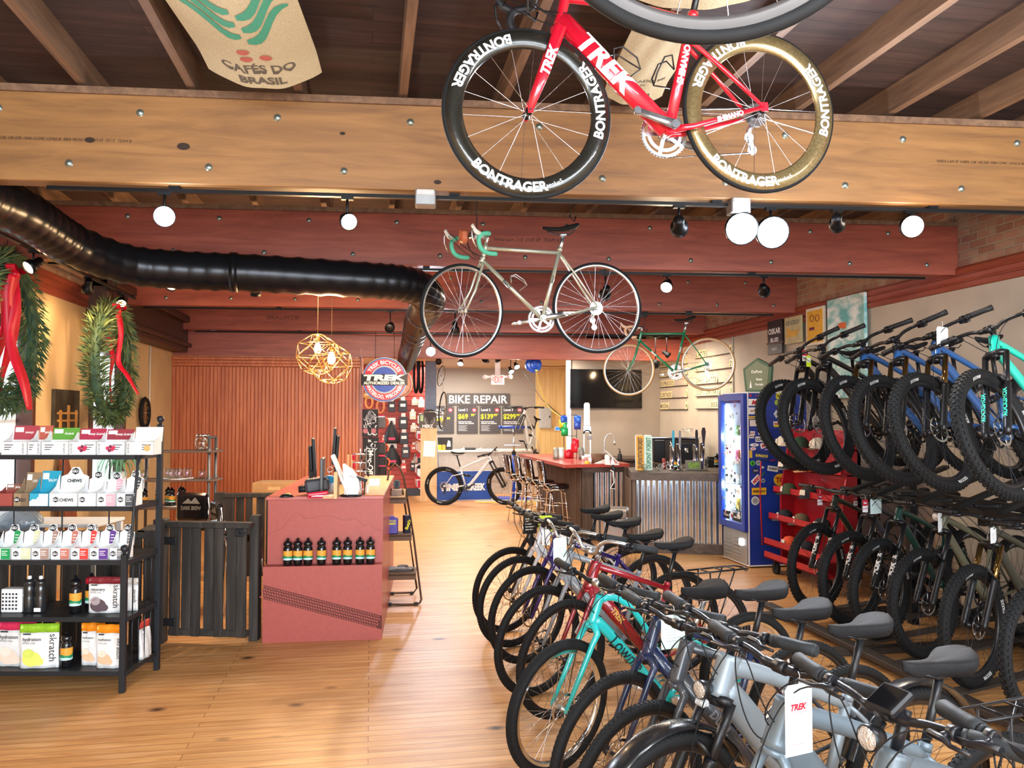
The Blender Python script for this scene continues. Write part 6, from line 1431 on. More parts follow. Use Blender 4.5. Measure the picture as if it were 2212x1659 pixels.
def item(name, lab, cat, px, py, z=BT, rz=-YAW, grp=None): return thing(name, lab, cat, X=T(*on(px, py, z)) @ RZ(rz), group=grp)
# stools
def stool(x, y, rz, lab):
    t = thing('bar_stool', lab, 'bar stool', (x, y, 0), rz, 'bar stools along the red bar')
    M().lathe([(0, .70), (.165, .70), (.185, .72), (.19, .75), (.18, .785), (.12, .80), (0, .80)], n=32).build('seat', CHW, t)
    M().lathe([(.186, .712), (.192, .72), (.186, .728)], n=32).build('seat_band', CHR, t)
    rg = [[(-.17-.04*sin(pi*k/8)+.012*j, -.16+.04*k, .84+(.30 if j2 else 0)) for k in range(9)] for j, j2 in ((0, 0), (0, 1))]
    m = M(); m.loft([[(-.20-.03*(1-((k-4)/4)**2)-o, -.16+.04*k, z) for k in range(9)]+[(-.16-.03*(1-((k-4)/4)**2)-o, -.16+.04*k, z) for k in range(8, -1, -1)] for z, o in ((.84, .0), (.86, .01), (1.10, .05), (1.12, .05))]); m.build('backrest', CHW, t)
    for s_ in (-1, 1): M().tube([(-.02, s_*.15, .70), (-.12, s_*.165, .71), (-.205, s_*.165, .80), (-.25, s_*.165, 1.1)], .010, 8).build('back_support', CHR, t)
    for a in (45, 135, 225, 315): ca, sa = cos(RAD(a)), sin(RAD(a)); M().tube([(.10*ca, .10*sa, .69), (.15*ca, .15*sa, .66), (.23*ca, .23*sa, .01)], .011, 10).cyl((.23*ca, .23*sa, 0), (.23*ca, .23*sa, .015), .016, 10).build('leg', CHR, t)
    for z, r in ((.30, .205), (.5, .18)): M().tube([(r*cos(2*pi*i/24), r*sin(2*pi*i/24), z) for i in range(24)], .008, 6, closed=True).build('foot_ring', CHR, t)
for i, (x, y) in enumerate(((2.62, 11.32), (2.55, 11.95), (2.50, 12.55), (2.44, 13.15))): stool(x, y, .12*(i % 2), ['nearest of the black vinyl bar stools at the red bar', 'second nearest black vinyl bar stool at the red bar', 'third black vinyl bar stool along the red bar', 'farthest black vinyl bar stool at the red bar'][i])
# stainless bin
t = thing('trash_bin', 'square stainless steel trash bin between the two bars', 'trash bin', X=T(*aZ(1328, 1222, 0)) @ RZ(-.35))
M().bx(-.15, .15, -.16, .16, 0, .58, .02).build('body', STEEL, t); M().bx(-.165, .165, -.175, .175, .58, .68, .02).build('lid', mat('brown grey steel lid', '8a8078', .3, .8), t)
# television
a = aY(1232, 797, YTV-.09); b = aY(1387, 882, YTV-.09)
t = thing('television', 'large dark wall mounted television above the bar', 'television', (a.x, YTV-.033, b.z)); w, h = b.x-a.x, a.z-b.z
M().bx(0, w, -.06, 0, 0, h, .006).bx(w*.3, w*.7, 0, .03, h*.2, h*.8).build('case', BLACK, t); M().bx(.01, w-.01, -.0615, -.06, .015, h-.01).build('screen', mat('black glass screen', '0c0b0d', .08), t)
# menu board on the right wall, letters on narrow ledges
card = mat('cream letter card', 'e8d9a8', .6); ledge_m = mat('dark ledge', '3a2a20', .6)
def menu(px0, px1, rows, lab):
    yc = aX((px0+px1)/2, 850, XR).y; ya, yb = aX(px0, 850, XR).y, aX(px1, 850, XR).y
    t = thing('menu_board', lab, 'menu board', (XR-.002, yc, 1.5)); w = ya-yb
    for (py, l, r, xo) in rows:
        z = aX((px0+px1)/2, py, XR).z-1.5
        M().bx(-.03, 0, -w/2, w/2, z-.012, z).build('ledge', ledge_m, t)
        for s_, st in ((l, xo), (r, w*.93)):
            if not s_: continue
            n = len(s_)*.083 if s_ is l else .07
            X = basis((-.013, w/2-st, z), (0, -1, 0), (.12, 0, 1))
            M().poly([(-.01, 0), (n+.01, 0), (n+.01, .125), (-.01, .125)], .003, X=X).build('letter_card', card, t)
            m = M()
            for i, ch in enumerate(s_): m.text(ch, X @ T(.035+.083*i, .06, .0036), h=.078, bold=.02, maxw=.062)
            m.build('letters', INK, t)
    return t
menu(1427, 1485, ((768, 'DRIP', '3', 0), (790, 'AMERIC', '3', 0), (812, 'CAFE', '1', 0), (834, 'ESPRESSO', '2', 0), (859, 'CORTADO', '3', 0), (884, 'MOCHA', '4', 0)), 'letter board column with ESPRESSO, CORTADO and MOCHA on the right wall')
menu(1504, 1582, ((768, 'LATTE', '4', 0), (798, 'COFFEE', '2', 0), (827, 'CHAI LATTE', '4', 0), (854, 'SOFT DRINKS', '3', 0), (882, 'BEER', '', .6)), 'letter board column with CHAI LATTE and BEER above the fridge')
# objects on the bars
t = item('coffee_grinder', 'tall brewer with a long white cylinder on top, under the television', 'coffee maker', 1268, 984)
M().lathe([(0, .88), (.03, .88), (.05, .85), (.05, .5), (.055, .5)], n=24).build('white_cylinder', WHITE, t); M().bx(-.07, .07, -.06, .08, .38, .50, .01).bx(-.06, -.045, -.03, .0, .0, .4).bx(.045, .06, -.03, .0, .0, .4).bx(-.07, .07, -.05, .07, 0, .02).build('steel_body', STEEL, t)
M().tube(arc((0, .36), .06, 0, pi, 12, 'xz', -.06), .014, 8).build('black_arch', BLKM, t); M().bx(-.01, .08, -.10, -.05, .27, .34, .01).build('grey_knob', GREY, t)
t = item('snack_rack', 'wire rack of hanging snack bags, blue, green and red', 'snack rack', 1232, 990)
m = M()
for x in (-.10, .10): m.cyl((x, 0, 0), (x, 0, .68), .006, 6)
for z in (.68, .35, .01): m.tube([(-.10, 0, z), (.10, 0, z)], .004, 6)
m.build('rack', DKM, t)
for x, z, c, rz in ((-.10, .60, '2b56b5', .2), (-.11, .50, '1f9a52', -.2), (-.09, .42, '23a35a', .1), (-.12, .54, 'd6c832', 0), (.11, .60, '2f62cc', -.1), (.11, .52, '3a55b0', .1), (.08, .24, 'cc1f34', .2), (-.05, .06, 'd3202f', 0), (.0, .07, 'c11a30', .3), (.06, .16, 'd02a3a', -.3)):
    M().at(T(x, -.03, z) @ RZ(rz)).loft([[(.055*cos(q)*(1 if abs(j) < 2 else .95), .018*sin(q)*(1 if abs(j) < 2 else .15), j*.035) for q in [2*pi*i/12 for i in range(12)]] for j in (-2, -1, 0, 1, 2)]).at(T(x, -.052, z) @ RZ(rz)).build('snack_bag', mat('glossy snack foil '+c, c, .2, .2, bump=.5, scale=30), t)
for x, c in ((-.22, '8f9088'), (-.14, 'c9cac6'), (.17, '7d8078')): 
    o = M().loft([[(.045*cos(q)*(1 if j < 3 else .9), .025*sin(q)*(1 if j < 3 else .3), j*.045) for q in [2*pi*i/12 for i in range(12)]] for j in range(5)]).build('coffee_bag', mat('foil coffee bag '+c, c, .35, .3, bump=.3, scale=30), X=T(*on(1232, 992, BT)) @ RZ(-YAW) @ T(x, -.02, 0)); tag(o, {'8f9088': 'olive grey', 'c9cac6': 'pale', '7d8078': 'grey'}[c]+' foil coffee bag beside the snack rack', 'coffee bag')
t = item('basket', 'brown pleated basket on the red bar', 'basket', 1292, 1000); m = M()
m.loft([[(p[0]*s_, p[1]*s_, z) for p in [(.105*cos(q)*(1+.02*cos(24*q)), .08*sin(q)*(1+.02*cos(24*q))) for q in [2*pi*i/72 for i in range(72)]]] for s_, z in ((.82, 0), (1, .13), (.96, .13), (.8, .01))]).build('basket', mat('brown woven basket', '6e4f3c', .6, var=.2), t)
t = item('point_of_sale_tablet', 'white tablet on a tilted stand at the near end of the red bar', 'tablet', 1322, 1004)
M().at(T(0, .02, .10) @ RY(.75)).bx(-.12, .12, -.09, .09, .0, .012, .004).build('tablet', WHITE, t); M().bx(-.07, .09, -.07, .06, 0, .015, .004).poly([(0, 0), (.06, 0), (.02, .1)], .03, X=basis((-.02, .01, .01), (1, 0, 0), (0, 0, 1))).build('stand', WHITE, t)
o = M().lathe([(0, 0), (.036, 0), (.038, .01), (.038, .12), (.03, .135), (0, .135)], n=20).build('card_printer', WHITE, X=T(*on(1312, 1004, BT))); tag(o, 'white cylinder shaped canister in front of the bar tablet', 'canister')
t = item('desk_bell', 'small yellow desk bell on the red bar', 'bell', 1268, 1001); M().lathe([(0, .035), (.015, .034), (.035, .018), (.038, .008), (.04, 0)], n=20).build('dome', mat('yellow enamel', 'e3b81e', .3), t)
o = M().poly([(0, 0), (.16, 0), (.14, .055)], .07, X=basis((-.08, .035, 0), (1, 0, 0), (0, 0, 1))).build('card_reader', WHITE, X=T(*on(1296, 1001, BT)) @ RZ(-YAW)); tag(o, 'white wedge card reader at the front of the red bar', 'card reader')
for i, (px, py, c) in enumerate(((1260, 995, 'f0efe8'), (1271, 992, 'f0efe8'), (1275, 1000, 'eeeeee'))):
    o = M().lathe([(0, 0), (.022, 0), (.027, .07), (.025, .07), (.02, .003)], n=16).build('paper_cup', PAPER, X=T(*on(px, py, BT))); tag(o, ['small white cup left of the basket', 'small white cup behind the yellow bell', 'small white cup right of the yellow bell'][i], 'cup')
t = item('soap_bottle', 'dark pump bottle on the back counter by the tap', 'bottle', 1339, 999, .99); M().lathe([(0, 0), (.035, 0), (.037, .01), (.037, .13), (.012, .155), (.012, .18), (.018, .18), (.018, .19), (0, .19)], n=18).cyl((0, 0, .19), (0, 0, .215), .005, 8).bx(-.035, .01, -.008, .008, .21, .222, .003).build('bottle', BLKM, t)
t = item('faucet', 'spring necked tap curving over the back counter', 'faucet', 1306, 996, .99); M().tube(smooth_path([(0, 0, 0), (0, 0, .32), (.03, 0, .42), (.09, 0, .46), (.15, 0, .42), (.17, 0, .33)], 8), .010, 8).cyl((.17, 0, .33), (.17, 0, .27), .016, 10).build('spout', STEEL, t)
m = M()
for i in range(30): p = smooth_path([(0, 0, .05), (0, 0, .32), (.03, 0, .42), (.09, 0, .46), (.15, 0, .42), (.17, 0, .33)], 6)[i]; m.lathe([(.014, -.002), (.017, 0), (.014, .002)], o=tuple(p), n=10)
m.build('spring', STEEL, t)
# licence plates standing upright in a holder on the lower bar
t = item('license_plate', 'yellow license plate standing upright on the lower bar', 'license plate', 1383, 1016, BL, rz=-YAW)
def plate(t, w, h, c, txt, tc, green=False, bold=.02):
    pts = [(-w/2+.015, 0), (w/2-.015, 0), (w/2, .015), (w/2, h-.015), (w/2-.015, h), (-w/2+.015, h), (-w/2, h-.015), (-w/2, .015)]
    M().poly(pts, .004, X=basis((0, 0, 0), (1, 0, 0), (0, .05, 1))).build('plate', c, t); M().mat(0).text(txt, basis((0, -.003, h*.5), (0, .05, 1), (-1, 0, 0)), h=w*.55, w=h*.88, bold=bold).build('lettering', tc, t)
    M().poly([(p[0]*1.07-.006, p[1]*1.02-.004) for p in pts], .003, X=basis((0, .012, 0), (1, 0, 0), (0, .05, 1))).build('backing', WHITE, t)
plate(t, .105, .47, mat('licence plate yellow', 'e0a21e', .4), 'DUPONTSTATEFOREST', INK)
t = item('license_plate', 'green and white license plate standing upright on the lower bar', 'license plate', 1401, 1016, BL)
plate(t, .105, .47, mat('licence plate pale green', 'cfe8dc', .4), 'DUPONT FOREST', mat('plate green', '1c7a50', .4))
M().poly([(-.045, .02), (.045, .02), (.045, .19), (-.045, .19)], .001, X=basis((0, -.0012, 0), (1, 0, 0), (0, .05, 1))).poly([(-.04, .25), (.04, .26), (.03, .42), (.0, .34), (-.03, .44)], .001, X=basis((0, -.0012, 0), (1, 0, 0), (0, .05, 1))).build('green_print', mat('plate green', '1c7a50', .4), t)
# espresso machine, kettle stand and tap towers
t = item('espresso_machine', 'wide steel espresso machine with dark side panels on the back counter', 'espresso machine', 1448, 1000, .99)
M().bx(-.36, .42, -.22, .25, .04, .40, .015).build('body', mat('dark bronze steel panel', '4f4640', .35, .6), t); M().bx(-.38, .44, -.24, .27, .40, .42, .004).build('cup_rail', STEEL, t); M().bx(-.30, -.13, -.25, -.22, .02, .38, .01).build('dark_door', BLACK, t); M().bx(.05, .40, -.25, -.22, .02, .33, .01).build('front_panel', mat('navy black panel', '1d222c', .4), t)
for x in (-.02, .2): M().cyl((x, -.27, .25), (x, -.27, .18), .035, 16).cyl((x, -.27, .2), (x, -.42, .19), .012, 10).build('brew_handle', STEEL, t)
M().tube([(-.06, -.3, .36), (-.02, -.34, .25), (-.03, -.34, .06)], .007, 8).build('steam_wand', CHR, t); M().lathe([(.07, .42), (.08, .5), (.10, .56), (.09, .56), (.07, .5)], o=(.28, 0, 0), n=20).build('hopper', GLASS, t)
def tap(px, h, hc, hh, lab, flare=0):
    t = item('beer_tap', lab, 'beer tap', px, 1015, BL); M().lathe([(0, 0), (.05, 0), (.05, .01), (.034, .02), (.034, h), (.036, h), (.03, h+.012), (0, h+.012)], n=24).build('tap_tower', CHR, t)
    M().cyl((0, 0, h*.92), (0, -.10, h*.95), .014, 12).cyl((0, -.09, h*.95), (0, -.10, h*.75), .010, 10).build('spout', CHR, t)
    z = h*.98; M().loft([[(w*sx_+.002*z2, -.09+.008*sy_, z+z2) for sx_, sy_ in ((-1, -1), (1, -1), (1, 1), (-1, 1))] for z2, w in ((0, .010), (hh*.35, .014+flare*.5), (hh*.75, .018+flare), (hh, .012+flare*.4))], smooth=False).build('tap_handle', hc, t)
tap(1452, .32, mat('cyan handle', '3aa9cc', .4), .22, 'chrome beer tap tower with a cyan blade handle'); tap(1466, .34, GREY, .2, 'chrome beer tap tower with a slim grey handle')
tap(1517, .36, mat('coffin dark handle', '40333a', .4), .22, 'chrome beer tap tower with a broad dark tapered handle', .012); tap(1502, .33, BLKM, .22, 'chrome beer tap tower with a straight black handle')
for i, px in enumerate((1393, 1418, 1426, 1472, 1524)):
    o = M().lathe([(0, 0), (.028, 0), (.033, .09), (.031, .09), (.026, .006), (0, .006)], n=18).build('glass', GLASS, X=T(*on(px, 1017, BL))); tag(o, ['short glass in front of the license plates', 'left short glass by the miniature bicycle', 'right short glass by the miniature bicycle', 'short glass right of the amber labelled bottle', 'short glass at the foot of the broad handled tap'][i], 'glass', 'glasses on the lower bar')
bottle(T(*on(1459, 1015, BL)), 'amber labelled bottle on the lower bar beneath the cyan tap handle', .95); bottle(T(*on(1549, 1010, BL)), 'amber labelled bottle on the lower bar squeezed against the fridge', .95)
t = item('picture_box', 'grey block with a green photo panel on the lower bar', 'box', 1499, 1016, BL); M().bx(-.10, .10, -.0, .09, 0, .13, .004).build('block', mat('grey wooden block', '7d7c74', .6), t); M().bx(-.075, .075, -.0025, 0, .025, .105).build('photo', mat('green foliage photo print', '7d9c48', .6, var=.5, scale=30), t)
t = item('ornament', 'small white miniature bicycle and red figurine on the lower bar', 'ornament', 1436, 1014, BL); m = M()
for x in (-.05, .06): m.tube([(x+.035*cos(2*pi*i/20), 0, .037+.035*sin(2*pi*i/20)) for i in range(20)], .003, 6, closed=True)
m.tube([(-.05, 0, .037), (-.02, 0, .085), (.045, 0, .09), (.0, 0, .037), (-.05, 0, .037)], .004, 6).tube([(.06, 0, .037), (.04, 0, .11)], .004, 6).build('miniature_bicycle', WHITE, t); M().lathe([(0, 0), (.02, 0), (.03, .05), (.02, .09), (.028, .12), (.02, .145), (0, .15)], o=(0, .06, 0), n=14).build('figurine', mat('terracotta figurine', 'a8453a', .5), t)
o = M().bx(-.10, .14, -.1, .1, 0, .12, .01).bx(-.05, .06, -.05, .05, .12, .15).build('knock_box', BLKM, X=T(5.05, 11.5, .9905)); tag(o, 'low dark machine at the fridge end of the back counter', 'appliance')
t = item('spring_clip', 'black folding clip hanging over the edge of the red bar', 'clip', 1322, 1012, 1.05); M().tube([(0, -.04, .05), (.02, -.05, 0), (.02, -.05, -.10), (.0, -.05, -.28)], [(.02, .006)]*4, 8, ref=(1, 0, 0)).build('black_strap', BLKM, t); M().tube([(-.03, -.06, -.02), (.01, -.06, -.04), (.02, -.06, -.18), (-.03, -.06, -.26), (.03, -.06, -.27)], .008, 6).build('clip', PAPER, t)
# ---------------------------------------------------------------- sticker covered fridge
fx, fy = 4.28, 8.84
ft = thing('drinks_fridge', 'tall blue glass door drinks fridge plastered with stickers', 'fridge', X=MX(((0, 1, 0, fx), (-1, 0, 0, fy+.70), (0, 0, 1, 0), (0, 0, 0, 1))))
FWD, FD, FH = .70, .80, 2.04; blue = mat('royal blue fridge paint', '1d3a9a', .35, coat=.3, var=.03)
M().bx(.02, .05, .06, FD, .03, FH).bx(FWD-.03, FWD, .06, FD, .03, FH, .004).bx(.05, FWD-.03, FD-.03, FD, .03, FH).bx(.05, FWD-.03, .06, FD-.03, FH-.12, FH).bx(.05, FWD-.03, .06, FD-.03, .36, .44).build('cabinet', blue, ft)
for z in (.02, FH-.008): M().bx(.015, FWD+.003, .05, FD, z, z+.014).build('edge_trim', WHITE, ft)
M().bx(FWD-.006, FWD+.004, .052, .064, .02, FH).build('edge_trim', WHITE, ft)
m = M(); m.bx(.03, FWD-.03, .045, .07, .03, .40, .004)
for i in range(6):
    for x in (.08, .33): m.bx(x, x+.17, .036, .046, .09+i*.045, .105+i*.045, .003)
m.build('grille', mat('silver grille paint', 'a9abad', .35, .6), ft); M().bx(.50, .57, .02, .045, .24, .32, .008).build('vent_light', lens('eef6ff', 3), ft)
m = M(); m.bx(.0, .075, .0, .055, .42, FH-.02, .006).bx(FWD-.075, FWD, .0, .055, .42, FH-.02, .006).bx(.07, FWD-.07, .003, .052, FH-.09, FH-.024).bx(.07, FWD-.07, .003, .052, .424, .50); dr = m.build('door', blue, ft)
M().bx(.07, FWD-.07, .025, .03, .5, FH-.09).build('glass', GLASS, dr); 
M().bx(.05, FWD-.04, .5, .52, .44, FH-.12).bx(.045, .055, .08, .52, .44, FH-.12).bx(FWD-.04, FWD-.032, .08, .52, .44, FH-.12).build('liner', mat('white fridge liner', 'e6eef4', .4), ft)
M().cyl((.09, .075, .5), (.09, .075, FH-.14), .014, 10).build('light_tube', lens('cfe6ff', 14), ft); point('fridge_light', ft.matrix_world @ V((.22, .12, 1.5)), 6, (.8, .92, 1), .05); point('fridge_light', ft.matrix_world @ V((.22, .12, .9)), 6, (.8, .92, 1), .05)
for i, z in enumerate((.62, .92, 1.22, 1.52)): M().bx(.055, FWD-.045, .12, .5, z, z+.006).build('wire_shelf', STEEL, ft)
canc = [mat('drink can '+c, c, .25, .6) for c in ('d8dce0', 'b8c8a0', 'c04a6a', 'e0b050', '8ab0d0', '70a070', 'e0e4e8')]
for i, z in enumerate((.44, .626, .926, 1.226, 1.526)):
    for k in range(6):
        kind = (i*3+k) % 7; tall = (i == 4 and k > 3); h = .20 if tall else .12; r = .030
        prof = [(0, 0), (r, .002), (r, h*.93), (r*.85, h), (0, h)] if not tall else [(0, 0), (r, .002), (r, h*.6), (r*.4, h*.78), (r*.4, h*1.05), (0, h*1.05)]
        o = M().lathe(prof, n=14).build('drink_can' if not tall else 'drink_bottle', canc[kind], X=ft.matrix_world @ T(.13+.075*k, .20+.03*(k % 2), z+.0005)); tag(o, '%s on the %s shelf inside the lit fridge' % ('can' if not tall else 'pink soda bottle', ['lowest', 'second', 'middle', 'fourth', 'top'][i]), 'drink can' if not tall else 'bottle', 'cans and bottles on the %s fridge shelf' % ['lowest', 'second', 'middle', 'fourth', 'top'][i])
# stickers: side panel (faces the camera) and door glass
SM = {}; SN = [0]
def sm(c): return SM.setdefault(c, mat('sticker '+c, c, .5, var=.02))
def sticker(X, w, h, c, txt='', tc='1c1c1c', kind='r', th=None, rot=0, sh=0, par=ft, c2=None):
    SN[0] += 1; X = X @ T(0, 0, .00035*(SN[0] % 9)) @ RZ(rot); m = M()
    if kind == 'o': m.poly([(w/2*cos(2*pi*i/24), h/2*sin(2*pi*i/24)) for i in range(24)], .001, X=X)
    elif kind == 'd': m.poly([(-w/2, 0), (0, -h/2), (w/2, 0), (0, h/2)], .001, X=X)
    elif kind == 's': m.poly([((w/2 if i % 2 == 0 else w*.22)*cos(pi/2+pi*i/5), (h/2 if i % 2 == 0 else h*.22)*sin(pi/2+pi*i/5)) for i in range(10)], .001, X=X)
    else: m.poly([(-w/2, -h/2), (w/2, -h/2), (w/2, h/2), (-w/2, h/2)], .001, X=X)
    if c2: m.mat(2); (m.poly([(w*.38*cos(2*pi*i/24), h*.38*sin(2*pi*i/24)) for i in range(24)], .0016, X=X) if kind == 'o' else m.poly([(-w*.46, -h*.38), (w*.46, -h*.38), (w*.46, h*.38), (-w*.46, h*.38)], .0016, X=X))
    if txt: m.mat(1).text(txt, X @ T(0, 0, .002), h=(th or h*.5), bold=.05, shear=sh, maxw=w*.9)
    return m.build('sticker', [sm(c), sm(tc), sm(c2 or c)], par)
# map picture coordinates of the zoomed side (origin 1540,830; scale .2473) onto the side panel
def side(zx, zy): p = aY(1540+zx*.2473, 830+zy*.2473, fy-.001); q = ft.matrix_world.inverted() @ p; return basis((FWD+.0012, q.y, q.z), (0, 1, 0), (0, 0, 1))
PXM = .2473*9.4/1750
for zx, zy, w, h, c, txt, tc, kd, th, ro, sh, c2 in (
    (327, 98, 34, 36, 'c8283c', '', 'ffffff', 's', None, .2, 0, None), (405, 100, 90, 20, '1d3a9a', 'SUMMIT RACING', 'c03040', 'r', 12, 0, .1, None), (385, 158, 160, 60, 'f4f4f4', 'MSD', 'c81e32', 'r', 44, 0, .35, None),
    (343, 232, 70, 60, 'e8ecee', 'A/C', 'b03040', 'r', 20, 0, .2, None), (412, 232, 54, 54, 'e8f0e8', 'G', '2a8a3a', 'd', 16, 0, 0, None), (348, 292, 74, 26, 'e6c828', 'GOODYEAR', '2a3a8a', 'r', 12, 0, .2, None),
    (371, 340, 108, 54, 'e9dfe0', '', 'b03a48', 'r', None, 0, 0, None), (345, 428, 46, 34, 'f0f0f0', 'ROCK', 'b03040', 'r', 16, 0, 0, None), (338, 456, 46, 30, 'f0f0f0', 'SHOX', '222222', 'r', 14, 0, 0, None), (425, 420, 62, 40, 'e8e8e8', 'Chevy', '555555', 'r', 14, 0, 0, None),
    (415, 480, 96, 46, 'f4f4f4', 'LOW', '333333', 'r', 30, 0, .0, None), (362, 530, 84, 28, 'f0f0f0', 'TRD', '1d3a9a', 'o', 12, 0, 0, None), (455, 530, 90, 48, 'f4f4f4', 'MSD', 'c81e32', 'r', 30, .3, .3, None), (350, 563, 54, 28, 'f0dede', 'FLO', 'b03040', 'o', 12, 0, 0, None),
    (330, 610, 26, 66, 'e0b840', '', '222222', 'r', None, 0, 0, None), (425, 625, 130, 82, '1d3560', 'SUNOCO', 'f0d820', 'r', 26, -.1, .1, '243a8a'), (345, 690, 48, 46, '4ab83a', '6', '10300f', 'o', 30, 0, 0, None), (397, 686, 50, 48, 'b8c4c8', 'PARK', '4a5a60', 'o', 9, 0, 0, '9aa8ae'),
    (523, 738, 100, 46, 'f0f0f0', 'CONTI', '202020', 'r', 22, -.15, .1, None), (372, 755, 66, 54, '2a2f55', 'TEAM', 'c8ccd8', 'o', 14, 0, 0, None), (430, 726, 38, 22, 'c8d4d8', '', '222222', 'o', None, 0, 0, None), (376, 835, 90, 50, 'f4f4f4', 'MSD', 'c81e32', 'r', 34, .75, .3, None),
    (432, 790, 60, 12, '2f7a46', '', '222222', 'r', None, .9, 0, None), (438, 842, 36, 36, 'd0d8dc', '', '222222', 'o', None, 0, 0, '5a6a74'), (590, 835, 130, 110, 'e8b820', 'TCI', 'c02828', 'o', 54, 0, 0, None), (402, 935, 136, 62, 'eab526', 'SPEEDWAY', '2a2420', 'r', 20, 0, .2, None),
    (370, 1018, 74, 76, 'e0e4e4', 'SWISS', '666f72', 'o', 10, 0, 0, '9ea6aa'), (575, 105, 60, 60, 'd8d020', 'EST', '304010', 'o', 20, -.6, 0, None), (560, 160, 50, 50, '9ab048', '', '222222', 'o', None, 0, 0, None), (555, 260, 60, 80, 'd0dcec', '', '222222', 'd', None, 0, 0, None), (555, 345, 60, 40, 'f0f0f0', 'PAB', 'c02838', 'r', 24, 0, 0, None), (650, 150, 90, 60, 'f4f4f4', 'CAND', '202020', 'r', 36, .2, .1, None), (650, 235, 60, 60, 'f0d8dc', 'ILL', 'a02838', 'o', 26, 0, 0, None), (555, 365, 50, 18, 'e8d828', '', '222222', 'r', None, 0, 0, None), (518, 605, 44, 18, '20222a', 'MICRO', 'e8e8e8', 'r', 9, 0, 0, None), (465, 570, 30, 14, '9a8ad0', '', '222222', 'r', None, 0, 0, None), (520, 665, 50, 10, 'b02848', '', '222222', 'r', None, .2, 0, None), (420, 380, 30, 20, '7a5a48', '', '222222', 'r', None, 0, 0, None)):
    X = side(zx, zy); s_ = sticker(X, w*PXM, h*PXM, c, txt, tc, kd, th*PXM*.8 if th else None, ro, sh, c2=c2)
# stripes of the flag sticker
X = side(371, 340); m = M(); w, h = 108*PXM, 54*PXM
for i in range(6): m.poly([(-w/2, h*(.46-.16*i)-.003), (w/2, h*(.46-.16*i)-.003), (w/2, h*(.46-.16*i)+.003), (-w/2, h*(.46-.16*i)+.003)], .0015, X=X)
m.mat(1).poly([(-w/2, 0), (-w*.08, 0), (-w*.08, h/2), (-w/2, h/2)], .002, X=X).build('flag_print', [sm('b83a4a'), sm('4a4a78')], ft)
rnd = random.Random(11); cc = ['d8dce0', '2f6a8a', 'c84a5a', '3a7a58', '20242c', 'e8e8e8', 'b0384a', '6a8aa8', 'c8b890', '8a5a70', '4a9a8a']
for i in range(78):
    x = rnd.uniform(.09, FWD-.09); z = .56+1.05*rnd.random()**1.35 if i < 70 else rnd.uniform(1.6, 1.9); w = rnd.uniform(.03, .06)
    sticker(basis((x, .0235, z), (1, 0, 0), (0, 0, 1)), w, w*rnd.uniform(.5, 1.05), rnd.choice(cc), rnd.choice(['', '', 'MTB', 'RIDE', 'GO', 'NC']), 'f0f0f0' if i % 2 else '222222', 'o' if i % 3 else 'r', None, rnd.uniform(-.3, .3), c2=rnd.choice([None, 'e0e4e8', '9ab0b8']), par=dr)
for x0, x1, s_ in ((.08, .26, 'Thank you'), (.34, .54, 'Coke Tea')): sticker(basis(((x0+x1)/2, .0235, .56), (1, 0, 0), (0, 0, 1)), x1-x0, .10, '17191f', s_, 'f0f0f0', 'r', .022, par=dr)
# green pentagon forest sign on the fridge
t = thing('forest_sign', 'green arrow topped wooden forest sign leaning on top of the fridge', 'sign', X=T(4.50, 8.92, FH+.008) @ RZ(-YAW-.85)); gm_ = mat('faded green sign paint', '4f6a55', .7)
P = [(-.16, 0), (.16, 0), (.19, .30), (.0, .40), (-.19, .28)]; M().poly(P, .05, X=basis((0, .05, 0), (1, 0, 0), (0, 0, 1))).build('board', gm_, t); M().poly([(p[0]*.82, p[1]*.86+.025) for p in P], .004, X=FR(0, -.001, 0)).build('raised_face', mat('grey green sign face', '76806c', .7), t)
m = M()
for s_, z, h in (('DuPont', .24, .032), ('State', .15, .028), ('Forest', .09, .028)): m.text(s_, FR(0 if z > .2 else .03, -.006, z), h=h, bold=.02)
m.poly([(-.10, .05), (-.07, .05), (-.085, .14)], .001, X=FR(0, -.0055, 0)).build('lettering', PAPER, t)
# ---------------------------------------------------------------- red wheeled hat rack
redm = mat('red powder coated steel', 'a81624', .4, .2, coat=.2)
ht = thing('hat_rack', 'red metal wheeled rack of caps between the fridge and the mountain bikes', 'display rack', (4.46, 7.35, 0)); hw_ = 1.25
M().bx(.30, .34, 0, hw_, .15, 1.62).build('back_panel', redm, ht)
for y in (0, hw_-.03): M().poly([(.14, .15), (.34, .15), (.34, 1.62), (.27, 1.62), (.14, .9)], .03, X=basis((0, y+.03, 0), (1, 0, 0), (0, 0, 1))).build('side_panel', redm, ht)
TZ = [.17, .32, .60, .90, 1.17, 1.42]
for i, z in enumerate(TZ): o0 = .06*max(0, i-1); M().bx(-.06+o0, .30, 0, hw_, z, z+.012).bx(-.06+o0, -.045+o0, 0, hw_, z, z+.075, .002).build('tray', redm, ht)
for y in (.08, hw_-.12):
    for x in (.02, .28): M().cyl((x-.015, y, .065), (x+.02, y, .065), .065, 20).bx(x-.025, x+.03, y-.02, y+.02, .06, .15).build('caster', RUB, ht)
M().tube([(-.07, hw_+.03, 1.25), (-.07, hw_+.06, .9), (-.07, hw_+.02, .3)], .008, 8).build('red_tube', redm, ht)
